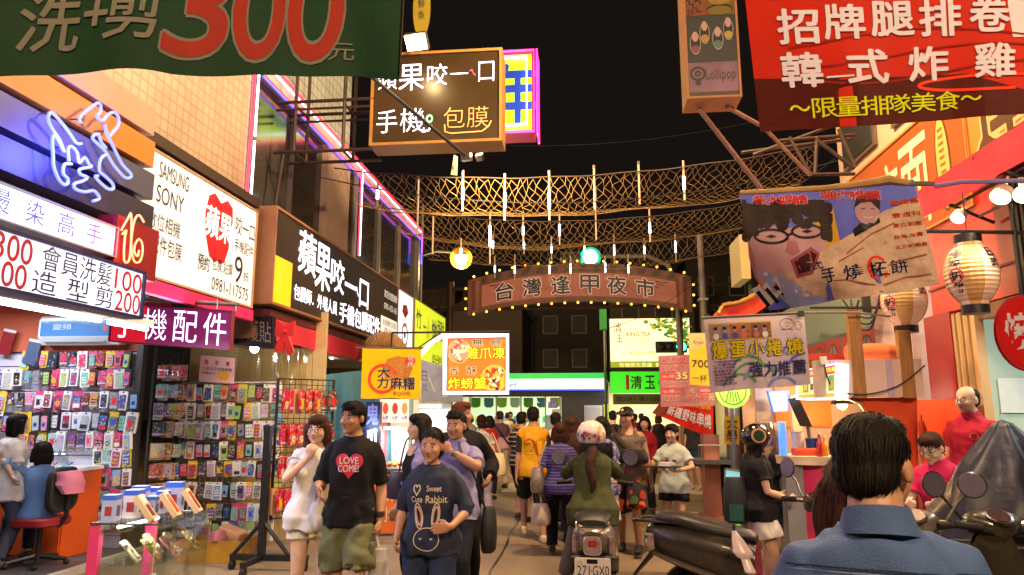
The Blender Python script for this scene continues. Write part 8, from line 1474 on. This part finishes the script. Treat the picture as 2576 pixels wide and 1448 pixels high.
W=P['W'];b=MB();b.tube(smooth_path([W@Vector((.18,.1,1.42)),W@Vector((.02,.155,1.2)),W@Vector((-.17,.13,.95))],4),.016,BLACK,6);b.build('bag_strap',P['root'])
person('man in a dark striped polo beyond the yellow jersey man',V_at(1312,11.3),R(160),1.66,build=1.05,skin=SK2,hair=HB,top=dict(name='polo',m=stripes('navy_stripe','#1e1c28','#b8a8a0',.07,.22),sleeve=.6,hem=.84),bottom=dict(name='shorts',m=BLKT,hem=1.0,flare=.03),vox=.012,stride=.2)
P=person('man seen from behind in a yellow sleeveless jersey with number 21',V_at(1341,9.7),R(190),1.73,build=.98,skin=SK2,hair=HB,head=(-8,0),top=dict(name='t_shirt',m=fabric('dark_tee','#2a2420'),sleeve=.85,hem=.84,ease=.014),bottom=dict(name='shorts',m=BLKT,hem=1.02,ease=.02,flare=.035),shoes='#c8b090',stride=.42,vox=.0095,arms=dict(R=dict(w=(-.26,-.05,.82)),L=dict(w=(.25,.02,.82))))
mb=MB();e=.034;mb.loft([ell_ring(P['tp']((0,0,z)),a,b_,20,2.5)for z,a,b_ in((.80,.20,.155),(.95,.185,.145),(1.1,.17,.135),(1.25,.165,.145),(1.36,.168,.128),(1.42,.13,.09))]);P['top']=P['cloth_part'](mb,'jersey',fabric('yellow_jersey','#c89010',rough=.55),.007)
decal(P,P['top'],1.17,.26,.22,[('2',(.06,.1,.46,.9),paint('#e0a818',.5),.01,paint('#7a2010',.6),.04),('1',(.62,.1,.88,.9),paint('#e0a818',.5),.01,paint('#7a2010',.6),.04)],lambda tb,f:stroke(tb,f,[(.05,.85),(.2,1.0),(.4,.92),(.55,.7),(.62,.4),(.66,.1)],.09,paint('#b02a14',.6),.011),back=True)
person('man with short black hair in a white vest ahead of the purple shirt woman',V_at(1397,10.6),R(165),1.65,build=.95,skin=SK2,hair=HB,head=(25,0),top=dict(name='vest',m=WHT,sleeve=.5,hem=.86),bottom=dict(name='trousers',m=BLKT,hem=1.9),vox=.012,stride=.2)
P=person('older woman with a brown bob in a purple striped top walking away',V_at(1408,8.6),R(183),1.52,True,1.14,SK3,HBR,'bob',head=(4,0),top=dict(name='striped_top',m=stripes('purple_stripe','#2c2458','#5a50a0',.034,.42),sleeve=.8,hem=.80,ease=.024,flare=.02),bottom=dict(name='trousers',m=BLKT,hem=1.96,ease=.014,flare=.02),shoes='#141214',stride=.25,vox=.0095,arms=dict(L=dict(w=(.31,.0,.86),grip=.9,hint=(.7,.6,-.2)),R=dict(w=(-.24,-.2,1.0))))
c=P['W']@Vector((.30,.06,1.13));bag('handbag','silver grey slouchy handbag on the arm of the purple shirt woman',c,.16,.28,.26,mat('bag_pewter','#8a8074',.32,.5,var=.35,scale=14,bump=.5,bscale=40),[P['W']@Vector((.30,.1,1.1)),P['W']@Vector((.2,.09,1.42)),P['W']@Vector((.19,-.02,1.42)),P['W']@Vector((.30,.0,1.1))],paint('#a89890',.5),seed=2)
c=inhand(P,1);bag('shopping_bag','knotted white plastic bag in the hand of the purple shirt woman',c+Vector((0,0,-.1)),.22,.24,.16,mat('bag_white','#d8c4b0',.35,alpha=.85,bump=.6,bscale=22),[c+Vector((-.01,0,.02)),c+Vector((0,0,-.04)),c+Vector((.01,0,-.1))],mat('bag_white','#d8c4b0'),seed=7,bump=.03)
person('woman with long wavy brown hair beyond the purple shirt woman',V_at(1438,9.6),R(175),1.6,True,1,SK3,HBR,'long',top=dict(name='top',m=BLKT,sleeve=.6,hem=.85),bottom=dict(name='trousers',m=BLKT,hem=1.9),vox=.012,curl=2)
person('girl with long straight black hair in a pale blue patterned top',V_at(1513,8.4),R(188),1.60,True,.92,SK3,HB,'long',top=dict(name='patterned_top',m=floral('blue_lilac','#6a70a8',['#c8c0d8','#8a90c0','#484e88'],26),sleeve=.5,hem=.78,ease=.025,flare=.03),bottom=dict(name='skirt',m=WHT,skirt=True),stride=.2,vox=.0095)
P=person('man in a black cap and grey tank top with red floral shorts',V_at(1577,8.95),R(-8),1.72,build=1.04,skin=SK2,hair=HB,head=(-22,2),top=dict(name='tank_top',m=fabric('taupe','#6e625c'),tank=True,hem=.82,ease=.014),bottom=dict(name='floral_shorts',m=floral('hibiscus','#15151c',['#b8341c','#c84a20','#15151c','#3a4a1c','#a02818'],9),hem=1.0,ease=.025,flare=.04,amp=.006),shoes='#1c1a1c',stride=.35,vox=.0085,arms=dict(L=dict(w=(.30,-.03,.83)),R=dict(w=(-.29,-.05,.86))))
hp=P['hpnt'];W=P['W'];HMw=W.to_3x3()@P['HM'];b=MB();b.ell(W@hp((0,.012,.045)),(.088*P['hs'],.105*P['hs'],.085*P['hs']),BLACK,(Matrix.Rotation(R(-8),3,'Z')@P['HM']),20,12);b.build('cap_crown',P['root'],smooth=70);b=MB();Mq=(Matrix.Rotation(R(-8),3,'Z')@P['HM'])@Matrix.Rotation(R(14),3,'X');b.ell(W@hp((-.0,-.12,.055)),(.08,.085,.012),paint('#1a1614',.6),Mq,20,8);b.build('cap_brim',P['root']);b=MB();fn=flat(*[W@hp(p)for p in((-.03,-.095,.065),(.03,-.095,.065),(.024,-.075,.105),(-.024,-.075,.105))]);poly(b,fn,[(.1,.1),(.5,.9),(.9,.2),(.6,.3),(.4,.2)],paint('#e8d8b0',.5),.012);b.build('cap_emblem',P['root'],smooth=None)
decal(P,P['top'],1.03,.27,.24,[('2015',(.1,.05,.9,.4),paint('#b8483a',.6),.03)],lambda tb,f:(cpoly(tb,f,[(.1,.5),(.5,.45),(.35,.95),(.12,.9)],paint('#c8c4d0',.6),.004,4),cpoly(tb,f,[(.15,.6),(.45,.55),(.3,.8)],paint('#3a4490',.6),.006,3)),xo=-.03)
b=MB();b.tube(smooth_path([W@Vector((-.15,-.02,1.44)),W@Vector((-.11,-.14,1.33)),W@Vector((.06,-.165,1.15)),W@Vector((.2,-.1,1.05))],4),.034,paint('#241e1a',.6),8);o=b.build('sling_strap',None,loc=W@Vector((0,-.15,1.2)));c=W@Vector((.08,-.19,1.2));bp_=bag('sling_bag','dark sling bag across the chest of the tank top man',c,.34,.17,.11,paint('#1c1a1a',.5));o.parent=bp_;o.location=Vector(WL[o.name])-Vector(WL[bp_.name])
bp_.rotation_euler=(0,0,0)
PT_=fabric('pale_blue','#b4bcbc')
P=person('girl in a pale t-shirt and black shorts holding a sample tray',V_at(1690,9.1),R(-24),1.50,True,1.05,SK3,HB,'pony',head=(-10,2),top=dict(name='t_shirt',m=PT_,sleeve=.7,hem=.78,ease=.022,flare=.02),bottom=dict(name='shorts',m=BLKT,hem=.5,ease=.014,flare=.025),stride=.06,vox=.009,arms=dict(R=dict(w=(-.22,-.34,1.16),hint=(-.5,.5,-.6),hd=(.1,-.9,.2),grip=.8),L=dict(w=(.17,-.30,1.09),hint=(.8,.5,-.3),hd=(-.7,-.7,0),palm=(0,0,1),grip=.3)))
decal(P,P['top'],1.16,.22,.2,[],lambda tb,f:[(cpoly(tb,f,ellp(x,.62,.13,.17,14),paint('#3a3a78',.6),.004,3),cpoly(tb,f,ellp(x,.54,.11,.12,12),paint('#d8c4b8',.6),.006,3),cpoly(tb,f,[(x-.08,.1),(x+.08,.1),(x+.06,.42),(x-.06,.42)],paint('#4a5aa0' if i else '#d8d4d8',.6),.004,3),cpoly(tb,f,ellp(x,.88,.08,.05,10),paint('#c83a38' if i==0 else '#e8e4e4',.6),.005,2))for i,x in enumerate((.3,.72))])
c=P['W']@Vector((0,-.44,1.15));b=MB();b.rbox(c,(.36,.26,.016),.02,BLACK,rz=R(-24));o=b.build('serving_tray',None,loc=c);tag(o,'flat black tray held out by the girl in the pale t-shirt','tray');b=MB();b.box(c+Vector((.02,0,.03)),(.14,.12,.04),WHITE,R(-24));o=b.build('sample_box',None,loc=c+Vector((.02,0,.01)));tag(o,'small white sample box lying on the black tray','box')
person('person in a red jacket and black trousers behind the tank top man',V_at(1622,12.2),R(-20),1.58,True,1,SK3,HB,'bob',top=dict(name='jacket',m=fabric('crimson','#8c1a26'),sleeve=2,hem=.8),bottom=dict(name='trousers',m=BLKT,hem=1.9),vox=.013,stride=.2)
OLV=fabric('olive','#3e4226',var=.15)
P=person('scooter rider in an olive coat and white helmet with a long brown ponytail',(.04,6.38),R(180),1.5,True,.98,SK3,None,None,head=(0,6),lean=7,top=dict(name='coat',m=OLV,sleeve=1.9,hem=.74,ease=.024,flare=.07,amp=.011),bottom=dict(name='leggings',m=fabric('grey_knit','#6a6468'),hem=1.5,ease=.012),vox=.0085,sit=dict(hip=.95,feet=[(-.17,-.38,.42),(.34,-.08,.09)],hint=(.25,-1,.35)),arms=dict(R=dict(w=(-.37,-.62,1.16),hint=(-.5,.6,-.6),hd=(0,-.95,-.2),grip=.8),L=dict(w=(.37,-.62,1.16),hint=(.5,.6,-.6),hd=(0,-.95,-.2),grip=.8)))
W=P['W'];hp=P['hpnt'];b=MB();c=W@hp((0,.01,.03));HW=mat('helmet_white','#d8ccc8',.15,coat=1);b.ell(c,(.128,.142,.125),HW,nu=28,nv=18);b.v=[v for v in b.v];hm_=b.build('helmet',P['root'],smooth=80)
b=MB();b.loft([ell_ring(c+Vector((0,0,-.075)),.118,.130,28),ell_ring(c+Vector((0,0,-.105)),.108,.12,28)],paint('#2a2436',.5));b.build('helmet_rim',P['root'])
b=MB();rn=random.Random(3)
for i in range(34):
 a=rn.uniform(R(-165),R(-15));z=rn.uniform(-.05,.015);n_=Vector((math.cos(a)*.128,math.sin(a)*.142,0))*math.sqrt(max(.1,1-(z/.125)**2));p=c+n_+Vector((0,0,z));x,y,d=basis(n_);k=rn.uniform(.008,.02);b.add([p+d*.004+x*k*math.cos(t)+y*k*math.sin(t)for t in(0,1,2.1,3.2,4.2,5.2)],[tuple(range(6))],paint(rn.choice(['#6a4a88','#b86a80','#3a3a70','#c88a70','#a83a5a']),.3))
n_=Vector((.075,-.108,.03));x=Vector((.82,.57,0));y=Vector((-.15,.25,.95));b.add([c+n_*1.06+x*a+y*e for a,e in((-.018,-.045),(.02,-.04),(.014,.045),(-.022,.04))],[(0,1,2,3)],paint('#b8902c',.35));b.build('helmet_sticker',hm_,smooth=None)
b=MB();p=smooth_path([W@hp((0,.085,-.09)),W@P['tp']((0,.12,1.40)),W@P['tp']((.02,.15,1.28)),W@P['tp']((-.01,.155,1.14)),W@P['tp']((.015,.15,1.04))],5);b.tube(p,[.045,.045,.046,.05,.046,.043,.04,.045,.043,.04,.036,.04,.036,.033,.034,.03,.026,.024,.018,.012,.004],HBR,14);b.ell(W@hp((0,.06,-.085)),(.085,.065,.05),HBR);b.build('ponytail',P['root'],smooth=80)
P=person('girl in a black t-shirt and white shorts with a black scooter helmet at the kiosk',V_at(1893,6.9),R(98),1.50,True,1.08,SK3,HB,'long',head=(0,4),top=dict(name='t_shirt',m=BLKT,sleeve=.6,hem=.78,ease=.024,flare=.02),bottom=dict(name='shorts',m=WHT,hem=.62,ease=.03,flare=.045,amp=.006),stride=.08,vox=.0085,arms=dict(R=dict(w=(-.16,-.26,1.0),hint=(-.4,.9,-.3),hd=(.2,-.9,-.1),grip=.5),L=dict(w=(.16,-.28,1.02),hint=(.4,.9,-.3))))
W=P['W'];hp=P['hpnt'];b=MB();c=W@hp((0,.012,.035));M9=Matrix.Rotation(R(98),3,'Z');b.ell(c,(.118,.138,.122),mat('helmet_black','#141214',.15,coat=1),M9,26,16);hm2=b.build('helmet',P['root'],smooth=80)
b=MB();p=c+M9@Vector((-.112,.02,.01));dn=(M9@Vector((-1,.1,.1))).normalized();b.lathe(p,[(.066,0),(.066,.012),(.054,.013)],paint('#c8986a',.4),20,dn);b.lathe(p+dn*.006,[(.05,0),(.05,.008)],paint('#1c3a2c',.4),16,dn);b.build('helmet_badge',hm2)
b=MB();b.grid(lambda u,v:c+M9@Vector((.128*math.sin((u-.5)*2.4),-.155*math.cos((u-.5)*2.4)-.03*(1-v),.03+.115*v-.02)),14,6,glassmat('visor','#d8c8b8',.25,.05));b.build('visor',P['root'],smooth=80)
c=W@Vector((.02,.22,1.2));bag('backpack','dark backpack with a teal edge on the helmet girl',c,.22,.4,.2,paint('#20242c',.6));b=MB();b.box(c+Vector((-.02,-.1,-.3)),(.12,.02,.14),paint('#1c5a50',.6));b.build('teal_pocket',bpy.data.objects['backpack'])
person('girl with long ash blonde hair standing beyond the helmet girl',V_at(1938,7.35),R(95),1.54,True,.92,SK3,HBL,'longer',top=dict(name='top',m=BLKT,sleeve=.7,hem=.84),bottom=dict(name='shorts',m=DEN,hem=.7),vox=.011,arms=dict(R=dict(w=(-.15,-.28,1.08),hint=(-.4,.9,-.3),hd=(.1,-.5,.8))))
DSH=mat('fabric_denim_shirt','#3a5488',.8,var=.22,scale=9,bump=.4,bscale=260)
P=person('man in a blue denim shirt seen from behind close to the camera',(.60,1.62),R(167),1.675,build=.92,skin=SK2,hair=HB,head=(-32,2),near=True,top=dict(name='denim_shirt',m=DSH,sleeve=1.9,hem=.8,ease=.02,amp=.010),bottom=dict(name='trousers',m=BLKT,hem=1.9),shoes=None,curl=.7,hsc=.9)
W=P['W'];b=MB();b.loft([[W@Vector((1.0*(r*math.cos(t)),.018+r*1.05*math.sin(t),z+.012+.018*math.sin(t)))for t in[6.2832*k/28 for k in range(28)]]for r,z in((.066,1.405),(.064,1.435),(.060,1.458),(.064,1.460),(.072,1.436),(.080,1.405))],DSH,cap=False);b.build('shirt_collar',P['root'],smooth=60)
decal(P,P['top'],1.26,.40,.5,[],lambda tb,f:[(stroke(tb,f,[(x,v+.02*math.sin(x*3.1))for x in[.04+.92*i/20 for i in range(21)]],.006,fabric('seam','#1c2848'),.003),stroke(tb,f,[(x,v-.016+.02*math.sin(x*3.1))for x in[.04+.92*i/20 for i in range(21)]],.003,fabric('stitch','#7a88b0'),.003))for v in(.69,)]+[stroke(tb,f,[(.42,.1),(.42,.68)],.005,fabric('seam','#1c2848'),.003),stroke(tb,f,[(.58,.1),(.58,.68)],.005,fabric('seam','#1c2848'),.003)],back=True,name='yoke_seam')
person('woman with long brown hair and a white top beside the denim shirt man',(.70,2.0),R(172),1.53,True,.95,SK3,HBR,'long',near=True,head=(6,0),top=dict(name='white_top',m=fabric('cream_white','#c8b8a8'),sleeve=.5,hem=.85,ease=.018),bottom=dict(name='skirt',m=BLKT,skirt=True),shoes=None)
PKF=fabric('pink_polo','#b0243c');PKH=fabric('hot_pink_polo','#c82a5c')
def badge2(P):decal(P,P['top'],1.27,.07,.07,[],lambda tb,f:disc(tb,f,.5,.5,.45,paint('#d87a48',.5),.004,14,r2=.34),xo=.08,name='polo_badge')
P=person('balding man with glasses in a dark pink polo standing inside the restaurant',V_at(2440,6.55),R(-52),1.70,build=1.12,skin='#d0b4a2',hair=HB,style='bald',head=(-8,2),glasses=True,base=.18,top=dict(name='polo',m=PKF,sleeve=.6,hem=.82,ease=.02,collar=True),bottom=dict(name='trousers',m=BLKT,hem=1.9),vox=.009);badge2(P)
P=person('man with glasses in a hot pink polo bending over his work by the pillar',V_at(2362,6.1),R(-48),1.62,build=1.0,skin='#d0b4a2',hair=HBR,style='short',head=(-6,24),glasses=True,lean=12,base=0,sit=dict(hip=.80,feet=[(-.12,-.35,.09),(.12,-.3,.09)]),top=dict(name='polo',m=PKH,sleeve=.6,hem=.84,ease=.02,collar=True),bottom=dict(name='trousers',m=BLKT,hem=1.9),vox=.009,arms=dict(R=dict(w=(-.15,-.38,1.0),hint=(-.5,.5,-.5)),L=dict(w=(.15,-.38,1.0),hint=(.5,.5,-.5))));badge2(P)
b=MB();q=V_at(2362,6.1);b.rbox((q[0],q[1],.57),(.34,.34,.05),.05,paint('#8a2020',.5));st_=thing('stool','red stool under the seated man in the hot pink polo','stool',(q[0],q[1],0));b.build('seat',st_)
for sx in(-1,1):
 for sy in(-1,1):b=MB();b.tube([(q[0]+sx*.16,q[1]+sy*.16,0),(q[0]+sx*.12,q[1]+sy*.12,.55)],.014,STEEL,6);b.build('leg',st_)
person('girl with a black bob in a white t-shirt and dark jeans inside the phone shop',V_at(42,7.15),R(150),1.57,True,1.0,SK3,HB,'bob',head=(10,0),base=.06,top=dict(name='t_shirt',m=WHT,sleeve=.7,hem=.74,ease=.03,flare=.03),bottom=dict(name='jeans',m=fabric('grey_jeans','#3a3e4c'),hem=1.9,ease=.006),shoes='#3a2a20',vox=.009,stride=.12)
person('person in a pale blue top sitting in the office chair',(-5.83,7.28),R(-120),1.6,True,1,SK3,HB,'bob',base=.06,sit=dict(hip=.56,feet=[(-.12,-.42,.09),(.12,-.42,.09)]),top=dict(name='blue_top',m=fabric('sky','#6a8ab8'),sleeve=.9,hem=.86),bottom=dict(name='jeans',m=DEN,hem=1.9),vox=.011,arms=dict(L=dict(w=(.36,.12,.98),hint=(1,.5,0),hd=(0,.8,-.4))))
q=Vector((-5.53,7.27,.98));b=MB();rn=random.Random(3);b.loft([ell_ring(q+Vector((.02*i,0,.05-.045*i)),.10+.03*math.sin(i),.16+.02*math.cos(i*2),14)for i in range(6)],fabric('pink_jacket','#c87a98'));o=b.build('folded_jacket',None,loc=q);tag(o,'pink jacket draped over the back of the office chair','jacket')
rn=random.Random(17);CR_=[(1180,17,'in a pale shirt seen small left of the crossing','#a8a0a0'),(1276,24,'in a white shirt standing by the store window','#c8c4c4'),(1305,20,'in an ochre shirt behind the striped polo man','#a87838'),(1285,28,'in a blue dress by the store door','#38508a'),(1150,22,'in a dark top near the left store window','#2c2c34'),(1541,14.5,'in a dark top behind the black haired girl','#24242c'),(1596,21,'in a maroon shirt in front of the tea shop','#6a2028'),(1612,23,'in a crimson shirt farther in the tea shop crowd','#8a2430'),(1655,20,'in black on the far side of the junction','#1c1c20'),(1745,16,'in dark clothes behind the pink drink stall','#2a2a30'),(1570,26,'in a green shirt by the tea shop counter','#4a6a48')]
for i,(px,Y,lb,c)in enumerate(CR_):
 fem=i%2==0;person(('woman ' if fem else 'man ')+lb,V_at(px,Y),R(rn.choice([170,190,150,210,20,-30])),rn.uniform(1.58,1.7),fem,rn.uniform(.92,1.1),rn.choice([SK1,SK2,SK3]),rn.choice([HB,HB,HBR]),rn.choice(['bob','long','pony']if fem else['short','spiky']),top=dict(name='shirt',m=fabric('far_'+c[1:],c),sleeve=rn.choice([.6,.6,2]),hem=.84),bottom=dict(name='trousers',m=rn.choice([BLKT,DEN]),hem=rn.choice([1.9,1.0])),vox=.02,stride=rn.uniform(.1,.35),group='people crossing the junction')
